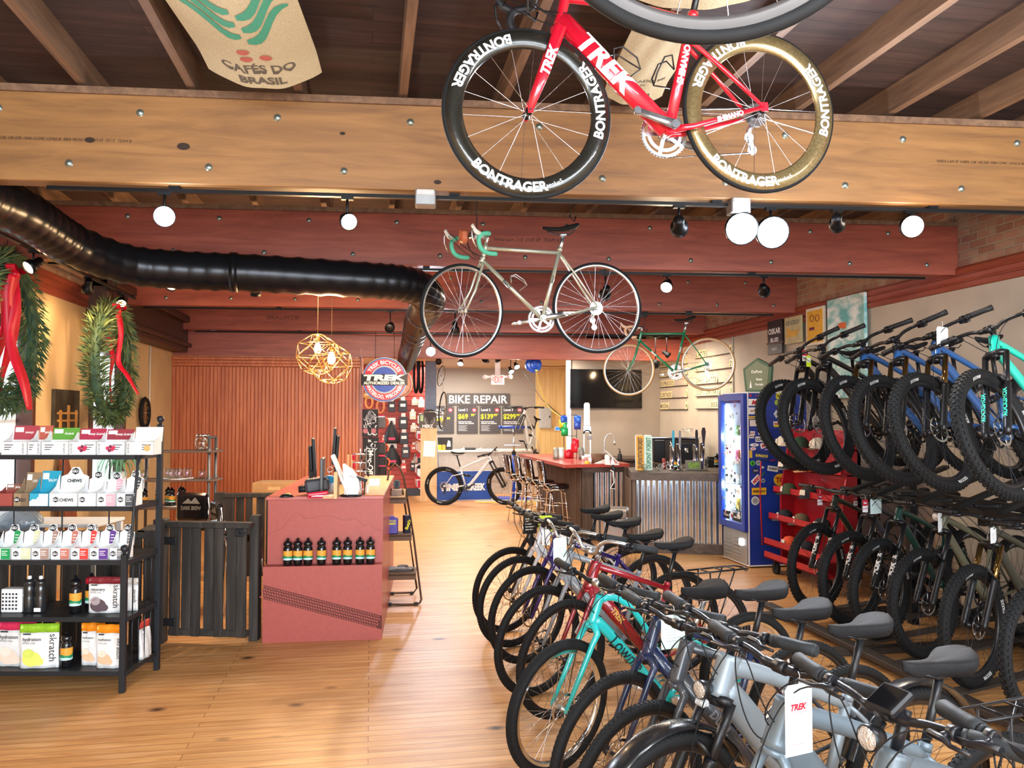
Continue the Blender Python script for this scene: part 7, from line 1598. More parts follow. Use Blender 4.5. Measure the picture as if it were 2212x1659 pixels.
def cap(x, y, z, c, c2, rz, lab):
    t = thing('cap', lab, 'cap', X=T(4.46+x, 7.35+y, z) @ RZ(rz), group='caps on the red rack'); fm_ = mat('cap fabric '+c, c, .85, var=.08); bm = mat('cap fabric '+c2, c2, .85, var=.08)
    M().lathe([(.085, 0), (.088, .03), (.080, .07), (.05, .105), (.01, .115), (0, .115)], n=20).build('crown', fm_, t)
    M().loft([[(-.04-.11*k/4, .075*cos(pi*(i/8))*sqrt(max(0, 1-(k/4.3)**2)), .012-.010*(k/4)-.012*(cos(pi*i/8)**2)+e) for i in range(9)] for e in (0,) for k in range(5)], caps=False, closed=False).build('visor', bm, t)
    M().poly([(-.04, 0), (.04, 0), (.035, .055), (-.035, .055)], .003, X=basis((-.087, 0, .025), (0, -1, 0), (.18, 0, 1))).build('front_panel', mat('cap patch', 'dcd6cc', .8), t)
cn = ['third tray', 'lowest tray', 'bottom tray', 'second tray', 'fourth tray', 'top tray']
for (i, y, c, c2, nm) in ((1, .95, 'd8502c', '23262e', 'orange and navy'), (1, .6, '23262e', '23262e', 'navy'), (2, 1.05, '1f2530', '3a3e48', 'dark blue white fronted'), (2, .70, '6a5a44', '4a4436', 'camouflage brown'), (3, .95, '3c4a34', '2e3628', 'olive green'), (3, .55, '2a3038', '2a3038', 'slate'), (4, 1.0, '26282c', '6a6a6e', 'black mesh'), (4, .6, 'd8662c', 'c9a078', 'bright orange'), (5, 1.05, 'd9d3c6', '1f5a48', 'cream and green'), (5, .7, '2c4a38', '2c4a38', 'forest green'), (5, .35, 'dcd8d0', '8a7a5a', 'off white'), (2, .3, '22262c', '22262c', 'charcoal')):
    cap(.09, y, TZ[i]+.013, c, c2, .25*((i+int(y*10)) % 3-1), '%s cap on the %s of the red rack' % (nm, ['', 'lowest visible tray', 'tray above the lowest', 'middle tray', 'tray under the top', 'top tray'][i]))
# ---------------------------------------------------------------- posters on the right wall
def wall_sheet(px0, px1, py0, py1, name, lab, cat, mm, dpt=.03, tilt=0, mid=None):
    y0, y1 = aX(px0, 700, XR).y, aX(px1, 700, XR).y; pc = (px0+px1)/2; z1, z0 = aX(pc, py0, XR).z, aX(pc, py1, XR).z; w, h = y0-y1, z1-z0
    t = thing(name, lab, cat, X=basis((XR-.04, (y0+y1)/2, z0), (0, -1, 0), (.0, 0, 1))); M().bx(-w/2, w/2, 0, h, 0, dpt, .003).build('board', mm, t); return t, w, h
t, w, h = wall_sheet(1668, 1699, 692, 765, 'beer_sign', 'black white-lettered sign, leftmost of the signs on the right wall', 'sign', mat('black sign enamel', '221a1a', .4))
M().text('OSKAR', T(0, h*.68, .032), h=h*.16, bold=.03, maxw=w*.85).text('BLUES', T(0, h*.42, .032), h=h*.12, bold=.03, maxw=w*.8).text('BREW', T(0, h*.15, .032), h=h*.08, maxw=w*.6).build('lettering', PAPER, t); M().bx(-w*.56, w*.56, h*.3, h*.36, .0, .034).build('band', mat('brown sign band', '4a2a22', .5), t)
t, w, h = wall_sheet(1705, 1741, 684, 742, 'tin_sign', 'pale tin sign reading ICE COLD BEER', 'sign', mat('aged cream tin', 'b5ab84', .5, var=.15))
M().text('ICE COLD', T(0, h*.78, .032), h=h*.15, bold=.02, maxw=w*.8).build('lettering', mat('teal grey lettering', '4f6a6c', .5), t); M().text('Beer', T(0, h*.42, .032), h=h*.32, bold=.04, shear=.3, maxw=w*.8).build('lettering', mat('mustard lettering', 'd6a43a', .5), t)
t, w, h = wall_sheet(1752, 1792, 664, 745, 'poster', 'framed yellow poster with bicycles leaning on the right wall', 'poster', mat('white poster frame', 'd8d2c4', .5))
M().bx(-w*.42, w*.42, h*.06, h*.92, .03, .033).build('print', mat('yellow poster print', 'd9a52c', .6), t); m = M()
for x, y in ((-.15, .72), (.15, .70)): m.tube([(w*x+w*.1*cos(2*pi*i/16), h*y+w*.1*sin(2*pi*i/16), .035) for i in range(16)], .004, 4, closed=True)
m.bx(-w*.3, -w*.02, h*.4, h*.48, .033, .035).build('bicycle_print', mat('maroon poster ink', '6a2a3a', .6), t)
pm_ = bpy.data.materials.new('misty turquoise landscape paint'); pm_.use_nodes = True; b_ = pm_.node_tree.nodes['Principled BSDF']; tc = N(pm_, 'ShaderNodeTexCoord'); mp = N(pm_, 'ShaderNodeMapping', Scale=(2.2, 4, 1)); wv = N(pm_, 'ShaderNodeTexNoise', Scale=1.5, Detail=4, Distortion=1.4); rp = N(pm_, 'ShaderNodeValToRGB')
for p_, c_ in ((.0, '6fb4b4'), (1, 'e6eeec')): pass
e = rp.color_ramp.elements; e[0].position = .35; e[0].color = lin('62adb0'); e[1].position = .62; e[1].color = lin('dfe9e8'); x = e.new(.48); x.color = lin('9ccac8')
for a_, b2 in ((tc.outputs['Object'], mp.inputs[0]), (mp.outputs[0], wv.inputs['Vector']), (wv.outputs['Fac'], rp.inputs['Fac']), (rp.outputs['Color'], b_.inputs['Base Color'])): pm_.node_tree.links.new(a_, b2)
t, w, h = wall_sheet(1800, 1881, 640, 860, 'painting', 'large misty turquoise landscape canvas with a small orange fox', 'painting', pm_, .04)
M().poly([(-w*.22, h*.70), (w*.02, h*.68), (w*.04, h*.74), (-w*.05, h*.75), (-w*.16, h*.745)], .002, X=T(0, 0, .041)).build('painted_fox', mat('orange paint', 'c8602c', .6), t)
# ---------------------------------------------------------------- two tier rack
rk_m = mat('black rack steel tube', '17181a', .5, .4); rw = wood('black brown rack timber', '241d19', '3b302a', rough=.7, scale=(1, 9, 9))
rt = thing('bike_rack', 'black two tier rack of posts, rails and trays holding the mountain bikes', 'bike rack', (4.5, 3.3, 0))
for y in (.35, 1.7, 3.0): M().bx(.05, .12, y-.035, y+.035, 0, 1.5, .004).build('post', rk_m, rt)
for y in (-.1, 1.0, 2.3, 3.4): M().bx(-1.1, .75, y-.05, y+.05, 0, .045, .004).build('floor_beam', rw, rt)
for x in (-.95, .35): M().bx(x-.05, x+.05, -.3, 3.6, .045, .085, .004).build('floor_rail', rw, rt)
M().bx(-.40, -.35, -.3, 3.3, 1.10, 1.15, .004).build('front_rail', rk_m, rt); M().bx(-.0, .05, -.3, 3.3, 1.10, 1.15, .004).build('rear_rail', rk_m, rt)
for y in (.35, 1.7, 3.0): M().bar((.08, y, 1.07), (-.45, y-.15, 1.07), .05, .06).build('arm', rk_m, rt)
for (x, y, *_) in UPR_XY: p = V((x-4.5, y-3.3, 1.30)); d = V((sin(RAD(72.7)), cos(RAD(72.7)), 0)); M().bar(p+d*.62+V((0, 0, -.14)), p+d*1.5+V((0, 0, .05)), .05, .03).build('wheel_tray', rk_m, rt)
for (x, y, *_) in LOW_XY: p = V((x-4.5, y-3.3, .094)); d = V((sin(RAD(72.7)), cos(RAD(72.7)), 0)); M().bar(p-d*.25, p+d*1.4, .085, .018).build('wheel_tray', rw, rt)
# ================================================================ back room
slat = mat('red slatwall', 'a8433a', .5, scale=4, var=.08)
YS = 17.8; s0, s1 = aY(770, 880, YS).x, aY(921, 880, YS).x; m = M(); z = .16
while z < 2.84: m.bx(s0, s1, YS, YS+.03, z, z+.09, .006); z += .1
m.bx(s0, s1, YS+.012, YS+.08, .16, 2.85); struct(m.build('wall_slat', slat)); struct(M().bx(s0, s1, YS-.012, YS+.06, 0, .16, .004).build('baseboard_back', mat('slate blue baseboard', '3c424e', .5)))
def onslat(zx, zy, dy=.06, y=None): return aY(760+zx*.217, 740+zy*.217, (y or YS)-dy)
pk = 0
def pack(zx, zy, w, h, c, lab, card_='efe8dc', kind='box', dy=.07):
    p = onslat(zx, zy, dy); k = .217*18.0/1750; w, h = w*k, h*k; t = thing('hanging_packet', lab, 'packaged accessory', (p.x, YS-.03, p.z))
    M().bx(-w*.25, w*.25, -.045, -.035, h*.32, h*.62, .002).build('hang_card', mat('card '+card_, card_, .7), t); mm = mat('product '+c, c, .45, bump=.3, scale=40, var=.3)
    if kind == 'box': M().bx(-w/2, w/2, -.075, -.012, -h*.5, h*.36, .008).build('product', mm, t); M().bx(-w*.3, w*.3, -.077, -.075, -h*.1, h*.12).build('print', mat('card '+card_, card_, .7), t)
    elif kind == 'tyre': M().tube([(w*.42*cos(a)*1.0, -.05, h*.05+h*.46*sin(a)) for a in [2*pi*i/28 for i in range(28)]], .026, 10, closed=True, ref=(0, 1, 0)).build('product', mm, t)
    elif kind == 'bag': M().loft([[(w*.5*f*cos(q)*1.0, -.07+.06*sin(q)*min(1, f+.3), -h*.5+h*v) for q in [2*pi*i/20 for i in range(20)]] for v, f in ((0, .86), (.1, 1), (.35, .9), (.6, .62), (.8, .34), (1, .10))]).build('product', mm, t); M().bx(-w*.2, w*.22, -.14, -.125, -h*.34, -h*.24).build('print', mat('hot pink print', 'e0406a', .5), t)
    M().cyl((0, 0, h*.5), (0, -.09, h*.5), .004, 6).build('peg_hook', STEEL, t)
for a in (('172', 600, 75, 120, 'd58a4a', 'folded tyre with orange rim hooks, left of the pair on the slatwall', 'efe8dc', 'tyre'), ('285', 640, 80, 140, 'c97a48', 'folded tyre with orange rim hooks, right of the pair on the slatwall', 'efe8dc', 'tyre'),
          (398, 630, 66, 120, '2c2a2c', 'black packaged pads at the top left of the slatwall grid', ), (508, 625, 82, 130, '29272a', 'black packaged pads at the top middle of the slatwall grid'), (625, 590, 60, 70, 'c4b8a4', 'tan boxed part at the top right of the slatwall'),
          (512, 790, 80, 140, '29272a', 'black packaged pads in the second row of the slatwall'), (518, 945, 84, 130, '2a282a', 'black packaged pads in the third row of the slatwall'), (605, 720, 60, 90, 'cdbfa8', 'cream boxed part in the second row of the slatwall'), (615, 850, 62, 80, 'c8b8a0', 'cream boxed part in the third row of the slatwall'),
          (395, 890, 150, 220, '1d1b1d', 'black drawstring bag with a pink print, the upper one', 'f0ece4', 'bag'), (400, 1120, 180, 200, '1b191b', 'black drawstring bag with pink prints, the lower one', 'f0ece4', 'bag'),
          (535, 1085, 74, 120, '3c3f46', 'slate grey packaged part below the black pads'), (620, 1050, 70, 90, 'c8503c', 'orange red packaged part near the shelf panel'), (515, 1240, 60, 110, 'c0443c', 'red boxed part low on the slatwall'),
          (605, 1230, 40, 90, '3a3a3c', 'small dark packaged part low on the slatwall'), (150, 520, 60, 60, 'd8a048', 'orange packaged tube behind the patterned banner'), (635, 1160, 40, 80, 'b8a890', 'cream carded part low on the slatwall'), (690, 600, 60, 90, 'e0d8cc', 'pale carton stacked behind the post'), (680, 760, 50, 90, 'e0d8cc', 'pale carton half way up behind the post'), (310, 1060, 50, 90, '5a5658', 'grey round packaged part left of the lower bag'), (320, 960, 40, 60, 'e06a48', 'small coral packaged part left of the upper bag')):
    pack(float(a[0]), a[1], a[2], a[3], a[4], a[5], *(a[6:] if len(a) > 6 else ()))
# patterned banner boards
def pat_board(px0, px1, py0, py1, d, lab, word, vert, nm='display_board'):
    a = aD(px0, py1, d); b = aD(px1, py0, d); w = (b-a).to_2d().length; h = b.z-a.z; t = thing(nm, lab, 'display board', X=T(a.x, a.y, a.z) @ RZ(-YAW)); M().bx(0, w, 0, .03, 0, h, .002).build('board', mat('black printed board', '1d1c20', .5), t); m = M(); r = random.Random(word)
    for i in range(46):
        x, z = r.uniform(.03, w-.03), r.uniform(.04, h-.04)
        if w*.18 < x < w*.82 and vert and h*.05 < z < h*.7: continue
        m.at(FR(x, -.0012, z, r.choice((0, .8, -.8, 1.57)))); m.bx(-.025, .025, -.005, .005, 0, .001)
    m.at(None); m.text(word, FR(w*.5, -.004, h*(.36 if vert else .3), -pi/2 if vert else 0), h=w*.34, w=h*.62 if vert else w*.6, bold=.03)
    if vert:
        for x0, x1, z0, z1 in ((w*.22, w*.24, h*.02, h*.72), (w*.76, w*.78, h*.02, h*.72), (w*.22, w*.78, h*.715, h*.725)): m.bx(x0, x1, -.003, -.001, z0, z1)
    m.build('pattern_print', PAPER, t); return t, w, h
t, w, h = pat_board(783, 817, 945, 1030, 13.4, 'black board with white graffiti pattern and a framed vertical product name', 'Muc-Off', True)
t, w, h = pat_board(782, 816, 884, 944, 13.4, 'black and grey patterned board with a large cross, topmost of the banner stack', '', False)
M().bx(w*.42, w*.58, -.006, -.001, h*.5, h*.95).bx(w*.25, w*.75, -.006, -.001, h*.66, h*.80).build('cross_print', GREY, t)
for i, x in enumerate((.22, .74)): M().disc(.045, FR(w*x, -.006, h*.22), 8).build('rose_print', mat('dusty rose print', 'b8707a', .5), t)
p = aD(800, 900, 13.46); o = M().bx(-.02, .02, 0, .04, 0, 1.85).bx(-.2, .2, -.1, .2, 0, .02).build('banner_stand', DKM, X=T(p.x, p.y, 0) @ RZ(-YAW)); tag(o, 'dark stand carrying the patterned boards behind the counter', 'stand')
for i, (zx, zy, c) in enumerate(((285, 790, '6a6668'), (285, 1050, '3a3838'), (295, 1190, '2a282a'), (300, 1290, '232124'))):
    p = aD(760+zx*.217, 740+zy*.217, 13.6); t = thing('helmet_box', ['grey packed helmet above three others right of the banner', 'dark packed helmet, second from the top right of the banner', 'black packed helmet, third from the top right of the banner', 'black packed helmet, lowest right of the banner'][i], 'helmet', X=T(*p) @ RZ(-YAW)); M().bx(-.07, .07, 0, .12, -.11, .10, .02).build('case', mat('product '+c, c, .45), t); M().bx(-.075, .06, -.01, .0, .095, .115).build('pink_strip', mat('hot pink print', 'e0406a', .5), t)
    M().tube(arc((.06, .0), .07, -.9, 1.2, 8, 'xz', .03), [(.014, .008)]*9, 8).build('orange_band', mat('coral orange plastic', 'f0683c', .5), t)
    M().bx(-.26, .02, .12, .16, -.02, .02).build('bracket', DKM, t)
# post, end panel, notice and small poster
pz = aD(931, 900, 16.6); bp_ = mat('blue grey painted post', '6b7a90', .5)
struct(M().bx(-.115, .115, -.1, .1, 0, 2.86, .004).build('wall_post', bp_, X=T(pz.x, pz.y+.12, 0) @ RZ(-YAW*.4)))
fx0, fx1 = aD(908, 1086, 16.45), aD(944, 1086, 16.45); t = thing('gondola_shelf', 'birch end panel of a merchandise shelf below the blue post', 'shelf', (fx0.x, fx0.y, 0)); w = fx1.x-fx0.x
M().bx(0, w, 0, .03, 0, 1.5, .002).build('end_panel', wood('birch ply', 'd2a878', 'e6c496', rough=.5, scale=(9, 9, .8)), t)
for z in (.25, .5, .75, 1.0, 1.25, 1.48): M().bx(-.02, .03, .03, 1.3, z, z+.02).build('shelf_edge', WHITE, t)
rnd = random.Random(9)
for i in range(26): z = (.27, .52, .77, 1.02, 1.27)[i % 5]; y = .1+.22*(i//5); M().bx(-.05, .02, y, y+.12, z, z+rnd.uniform(.1, .19), .003).build('small_goods', [RED, PAPER, BLKM, mat('tan box', 'c8a888', .6)][i % 4], t)
o = M().bx(0, .24, -.004, 0, 0, .32).build('notice', PAPER, X=T(aD(914, 986, 16.45).x, fx0.y-.001, aD(914, 986, 16.45).z) @ RY(.06)); tag(o, 'white paper notice taped to the birch end panel', 'notice')
t = thing('poster', 'dark poster with a spoked wheel standing on the birch shelf end', 'poster', X=T(aD(905, 925, 16.45).x, fx0.y-.0125, aD(905, 925, 16.45).z)); M().bx(0, .36, 0, .012, 0, .29).build('board', mat('grey brown poster', '5a5652', .6), t); m = M().tube([(.22+.1*cos(2*pi*i/24), -.002, .16+.1*sin(2*pi*i/24)) for i in range(24)], .004, 5, closed=True)
for i in range(10): a = 2*pi*i/10; m.bar((.22, -.002, .16), (.22+.1*cos(a), -.002, .16+.1*sin(a)), .003, .003)
m.text('MERZ', FR(.18, -.003, .04), h=.06, bold=.05, maxw=.34).build('print', PAPER, t); M().bx(.03, .09, -.008, 0, .14, .27).build('green_label', mat('pale green label', 'a8c890', .5), t)
t = thing('saddle_display', 'dark saddle and nose bracket fixed to the blue post', 'saddle', X=T(*aD(928, 898, 16.55)) @ RZ(-YAW)); M().poly([(-.12, .10), (-.10, .0), (-.03, -.1), (0, -.19), (.03, -.1), (.10, .0), (.12, .10), (.05, .13), (-.05, .13)], .05, X=FR(0, 0, 0)).build('saddle', mat('dark brown leather', '2e2422', .5), t); M().tube([(-.22, -.02, -.02), (-.1, -.04, .08), (.1, -.04, .08), (.25, -.02, .0)], .012, 8).build('bracket', STEEL, t)
def wheel_on(px, py, d, R_, rz, rims, lab, tilt=0):
    t = thing('spare_wheel', lab, 'wheel', X=T(*aD(px, py, d)) @ RZ(rz) @ RX(tilt)); put_wheel(t, 'road', rims, MX.Scale(R_/.338, 4)); (MX.Identity(4)); pz_ = aD(px, py, d); o2 = M().cyl((0, 0, 0), (0, 0, 2.86-pz_.z-R_+.02), .004, 6).build('wheel_hook', STEEL, X=T(pz_.x, pz_.y, pz_.z+R_-.02)); tag(o2, 'hook line carrying the '+lab, 'hook')
wheel_on(953, 812, 15.6, .2, 1.15, 'gold', 'gold rimmed wheel hung edge-on high beside the blue post', .2); wheel_on(956, 886, 15.6, .36, 1.30, 'gold', 'gold rimmed wheel hung edge-on low beside the blue post', .08)
t = thing('folded_tyres', 'two long black tyres hanging between the duct and the blue post', 'tyre', X=T(*aD(904, 810, 16.6)))
for x in (-.05, .05): M().tube([(x+.045*cos(a), .045*cos(a), .36*sin(a)) for a in [2*pi*i/30 for i in range(30)]], .026, 8, closed=True, ref=(0, 1, 0)).build('tire', RUB, t)
t = thing('spare_wheel', 'white walled wheel on the slatwall behind the dealer sign', 'wheel', X=T(*aY(858, 828, YS-.06))); put_wheel(t, 'tan', 'silver', MX.Scale(1.0, 4)); M().disc(.29, T(0, .01, 0) @ RX(pi/2), 28).build('orange_disc', mat('salmon card disc', 'e08a68', .6), t)
t = thing('spare_wheel', 'wheel with a tan tyre half behind the red wood wall', 'wheel', X=T(*aY(779, 830, YS-.06))); put_wheel(t, 'tan', 'black', MX.Scale(1.0, 4))
# round dealer sign
cs = aD(831, 820, 12.9); t = thing('dealer_sign', 'round red and blue dealer sign with a black name band hanging by the duct', 'sign', X=T(*cs) @ RZ(-YAW)); R_ = .355; navy = mat('sign navy blue', '2b4a9c', .3, coat=.3); sred = mat('sign red', 'c42f3c', .3, coat=.3)
def ring(m, r0, r1, y, n=48): m.lathe([(r0, y), (r1, y), (r1, y+.003), (r0, y+.003)], ax='y', n=n, closed=True, smooth=False)
M().lathe([(0, -.02), (R_, -.02), (R_, .02), (0, .02)], ax='y', n=48, smooth=False).build('disc', mat('sign silver edge', '9aa2ac', .3, .4), t); m = M(); ring(m, .33, .345, -.024); m.build('blue_edge', navy, t); m = M(); ring(m, .225, .325, -.026); m.build('red_ring', sred, t); m = M(); ring(m, .0, .2, -.026); m.build('blue_centre', navy, t)
m = M(); rc = .275
for s_, up_ in (('TREK BICYCLES', 1), ('WATERLOO, WISCONSIN', -1)):
    m.text(s_, None, h=.058, bold=.03, spacing=1.05, fn=lambda u, v, up_=up_: ((rc+up_*v)*sin(u/rc), -.030, (rc+up_*v)*cos(u/rc)*up_), maxw=.62 if up_ > 0 else .70)
m.build('ring_lettering', PAPER, t); M().bx(-.37, .37, -.036, -.03, -.09, .085, .002).build('name_band', mat('black sign band', '15151a', .3), t); M().text('TREK', FR(0, -.0375, .030), h=.085, w=.66, bold=.06, shear=.1).text('AUTHORIZED DEALER', FR(0, -.0375, -.055), h=.042, w=.66, bold=.04).build('name_lettering', mat('cream sign lettering', 'efe8cf', .4), t)
for x in (-.15, .15): M().cyl((x, 0, .3), (x, 0, 3.10-cs.z), .004, 6).build('hanging_wire', DKM, t)
# repair counter and blue sign
rc0, rc1 = aY(943, 1075, 17.9).x, aY(1165, 1075, 17.9).x; t = thing('repair_counter', 'long pale grey repair counter under the price boards', 'counter', (rc0, 17.9, 0)); w = rc1-rc0; lg = mat('pale grey laminate', 'c6c0b8', .5)
M().bx(0, w, 0, .7, 0, .93).bx(.0, w*.7, -.012, 0, .3, .9, .002).build('body', lg, t); M().bx(-.02, w+.02, -.04, .72, .93, .97, .004).build('counter_top', mat('white laminate top', 'e4e0da', .4), t); M().bx(0, w, -.01, 0, .72, .78).build('grey_strip', mat('mid grey strip', '8e8984', .5), t)
a = aZ(941, 1082, 0); b = aZ(1062, 1079, 0); w = (b-a).length; t = thing('banner_sign', 'blue plastic yard sign with white lettering leaning on the repair counter', 'sign', X=T(a.x, a.y, 0) @ RZ(atan2((b-a).y, (b-a).x)) @ RX(-.08)); bl_ = mat('blue yard sign plastic', '214a9e', .5); M().bx(0, w, 0, .012, 0, .60).build('panel', bl_, t); M().text('PINE', FR(w*.27, -.0025, .27), h=.13, bold=.06, maxw=w*.34).text('CREEK', FR(w*.72, -.0025, .27), h=.13, bold=.06, maxw=w*.34).build('lettering', PAPER, t)
m = M(); m.bx(-.005, w+.005, -.002, .014, -.005, .006).bx(-.005, w+.005, -.002, .014, .594, .605).build('white_edge', PAPER, t)
t = thing('push_broom', 'broom leaning by the blue sign', 'broom', X=T(*aZ(951, 1078, 0))); M().cyl((0, 0, .1), (-.06, .25, 1.35), .012, 8).build('handle', mat('grey broom handle', '8a8f94', .4), t); M().bx(-.15, .2, -.05, .05, 0, .1, .02).build('bristles', BLKM, t)
def on_rep(px, z=.9705, y=18.1): return aY(px, 970, y)
for nm, px, lab, cat, mk in (('bottle_display', 961, 'black printed display card with amber bottles on the repair counter', 'display', 0), ('hand_tool', 1000, 'small metal part on the repair counter', 'tool', 1), ('tape_dispenser', 1016, 'low black dispenser on the repair counter', 'dispenser', 2), ('small_tool', 1038, 'tiny tool right of the black dispenser', 'tool', 1), ('bottle', 1053, 'slim clear bottle on the repair counter', 'bottle', 3)):
    p = on_rep(px); t = thing(nm, lab, cat, (p.x, 18.1, .9705))
    if mk == 0: M().bx(-.17, .17, 0, .1, 0, .28).build('display_card', mat('black display card', '26221f', .5), t); [M().bx(x-.04, x+.04, -.05, 0, 0, .12, .01).build('bottle', [YEL, mat('amber label', 'e0a040', .5)][i % 2], t) for i, x in enumerate((-.12, -.03))]; M().poly([(.04, .08), (.13, .08), (.12, .2), (.07, .22)], .002, X=FR(0, -.002, 0)).build('print', PAPER, t)
    elif mk == 1: M().bx(-.05, .05, 0, .04, 0, .03, .008).cyl((0, .02, .02), (.03, .02, .07), .01, 8).build('tool', STEEL, t)
    elif mk == 2: M().bx(-.13, .13, 0, .12, 0, .05, .02).build('case', BLKM, t)
    else: M().lathe([(0, 0), (.02, 0), (.02, .10), (.008, .13), (.008, .17), (0, .17)], n=12).build('bottle', GLASS, t)
# signs on the grey wall
dgr = mat('dark grey sign panel', '5c5856', .6); dgr2 = mat('charcoal price board', '4b4749', .6); ylw = mat('yellow price ink', 'd9dc2c', .5)
def onback(px, py): return aY(px, py, YB-.03)
def sheet(px0, px1, py0, py1, name, lab, cat, mm):
    a, b = onback(px0, py1), onback(px1, py0); t = thing(name, lab, cat, (a.x, YB-.02, a.z)); M().bx(0, b.x-a.x, -.015, .008, 0, b.z-a.z, .002).build('panel', mm, t); return t, b.x-a.x, b.z-a.z
t, w, h = sheet(965, 1101, 850, 875, 'repair_sign', 'wide dark grey sign reading BIKE REPAIR on the back wall', 'sign', dgr); M().text('BIKE REPAIR', FR(w*.5, -.0165, h*.5), h=h*.66, w=w*.93, bold=.02).build('lettering', PAPER, t)
for i, (x0, x1, tt, pr_, cents, bd_, lab) in enumerate(((933, 981, 'Wash,', '$49', '99', '25', 'leftmost price board, partly hidden by a hanging wheel'), (987, 1032, 'Level 1', '$69', '99*', '50', 'price board second from the left, headed Level 1'), (1036, 1081, 'Level 2', '$139', '99*', '50', 'price board third from the left, headed Level 2'), (1085, 1130, 'Level 3', '$299', '99*', '100', 'rightmost price board, headed Level 3 behind the repair stand'))):
    t, w, h = sheet(x0, x1, 877, 936, 'price_board', 'charcoal '+lab, 'price board', dgr2)
    y = -.0165; m = M().text(tt, FR(w*.07, y, h*.86), h=h*.085, bold=.03, al='l', maxw=w*.55)
    if not i: m.text('Lube, &', FR(w*.07, y, h*.74), h=h*.085, bold=.03, al='l', maxw=w*.6).text('Inspect.', FR(w*.07, y, h*.62), h=h*.085, bold=.03, al='l', maxw=w*.62)
    else: m.text('EVERYTHING TUNED,', FR(w*.07, y, h*.42), h=h*.035, bold=.04, al='l', maxw=w*.8).text('CLEANED, AND ADJUSTED', FR(w*.07, y, h*.36), h=h*.035, bold=.04, al='l', maxw=w*.75)
    for k in range(5): m.bx(w*.07, w*(.5-.08*(k % 2)), y-.001, y, h*(.27-.045*k), h*(.28-.045*k))
    for x in (.05, .95): m.disc(.008, FR(w*x, y, h*.97), 8)
    m.build('lettering', PAPER, t); zz = .62 if i else .5
    M().text(pr_, FR(w*.05, y, h*zz), h=h*.17, bold=.03, al='l', maxw=w*.60).text(cents, FR(w*.67, y, h*(zz+.045)), h=h*.085, bold=.03, al='l', maxw=w*.28).build('price_lettering', ylw, t)
    M().disc(h*.085, FR(w*.83, y, h*.85), 20).mat(1).text(bd_, FR(w*.83, y-.002, h*.85), h=h*.06, bold=.04, maxw=h*.12).build('badge', [mat('muted red badge', 'b04a55', .5), PAPER], t)
a, b = aY(1164, 925, YB-.03), aY(1190, 880, YB-.03); t = thing('electric_panel', 'grey electrical panel door on the knotty pine wall', 'electric panel', (a.x, YB-.03, a.z)); w, h = b.x-a.x, b.z-a.z; M().bx(0, w, -.09, 0, 0, h, .006).bx(.02, w-.02, -.1, -.09, .03, h-.03, .004).build('door', mat('light grey enamel', 'b8bcbc', .4), t); M().bx(w*.78, w*.86, -.112, -.1, h*.5, h*.6).build('latch', BLKM, t)
a, b = aY(1197, 931, YB-.03), aY(1213, 921, YB-.03); t = thing('thermostat', 'white thermostat with a blue screen on the pine wall', 'thermostat', (a.x, YB-.022, a.z)); w, h = b.x-a.x, b.z-a.z; M().bx(0, w, -.03, 0, 0, h, .006).build('case', WHITE, t); M().bx(w*.15, w*.85, -.032, -.03, h*.2, h*.8).build('screen', lens('2a78c8', .8), t)
# exit sign with twin lamp heads
c = aD(1075, 820, 15.4); t = thing('exit_sign', 'white illuminated exit sign with two side lamp heads', 'exit sign', X=T(*c) @ RZ(-YAW)); M().bx(-.125, .125, -.03, .03, -.10, .09, .008).bx(-.22, .22, -.02, .02, .03, .075, .006).bx(-.05, .05, -.02, .02, .09, 2.86-c.z).build('case', WHITE, t); M().text('<EXIT', FR(0, -.032, .0), h=.12, w=.21, bold=.02).build('lettering', lens('d8301e', 1.2), t)
for s_ in (-1, 1): M().at(T(s_*.24, -.02, .05) @ RX(-.3)).lathe([(0, -.05), (.03, -.05), (.05, .0), (.045, .01), (0, .012)], ax='y', n=18).build('lamp_head', WHITE, t)
# blue hose reel
c = aD(1152, 788, 14.3); t = thing('hose_reel', 'bright blue ceiling mounted hose reel with a yellow hose', 'hose reel', X=T(*c) @ RZ(-YAW+.2)); rb = mat('gloss blue reel', '1c50c0', .25, coat=.4)
M().lathe([(.0, -.07), (.06, -.075), (.10, -.05), (.14, -.055), (.14, .055), (.10, .05), (0, .06)], ax='y', n=32).build('reel', rb, t); M().lathe([(.05, -.085), (.065, -.09), (.08, -.07), (.07, -.06), (.05, -.07)], ax='y', n=24, closed=True).build('hub', rb, t); M().bx(-.05, .05, -.06, .06, .12, 2.86-c.z-.005, .006).build('bracket', rb, t); M().bx(.02, .07, -.062, -.057, -.115, -.09).build('yellow_label', YEL, t)
iv = t.matrix_world.inverted(); yh = mat('yellow hose', 'cfc04a', .5)
M().tube(smooth_path([iv @ aD(*q) for q in ((1158, 802, 14.25), (1165, 835, 14.3), (1185, 880, 14.4), (1215, 905, 14.2), (1222, 940, 14.0))], 6), .006, 6).build('hose', yh, t); M().tube([iv @ aD(1164, 790, 14.3), iv @ aD(1195, 792, 14.4), iv @ aD(1222, 790, 14.6)], .006, 6).build('cable', RUB, t)
t = thing('guy_wire', 'thin dark cable sagging from the ceiling to the bar', 'cable', X=T(*aD(1150, 835, 15))); iv = t.matrix_world.inverted(); M().tube([iv @ aD(*q) for q in ((1128, 800, 15.2), (1170, 862, 14.6), (1225, 910, 14))], .006, 6).build('cable', RUB, t)
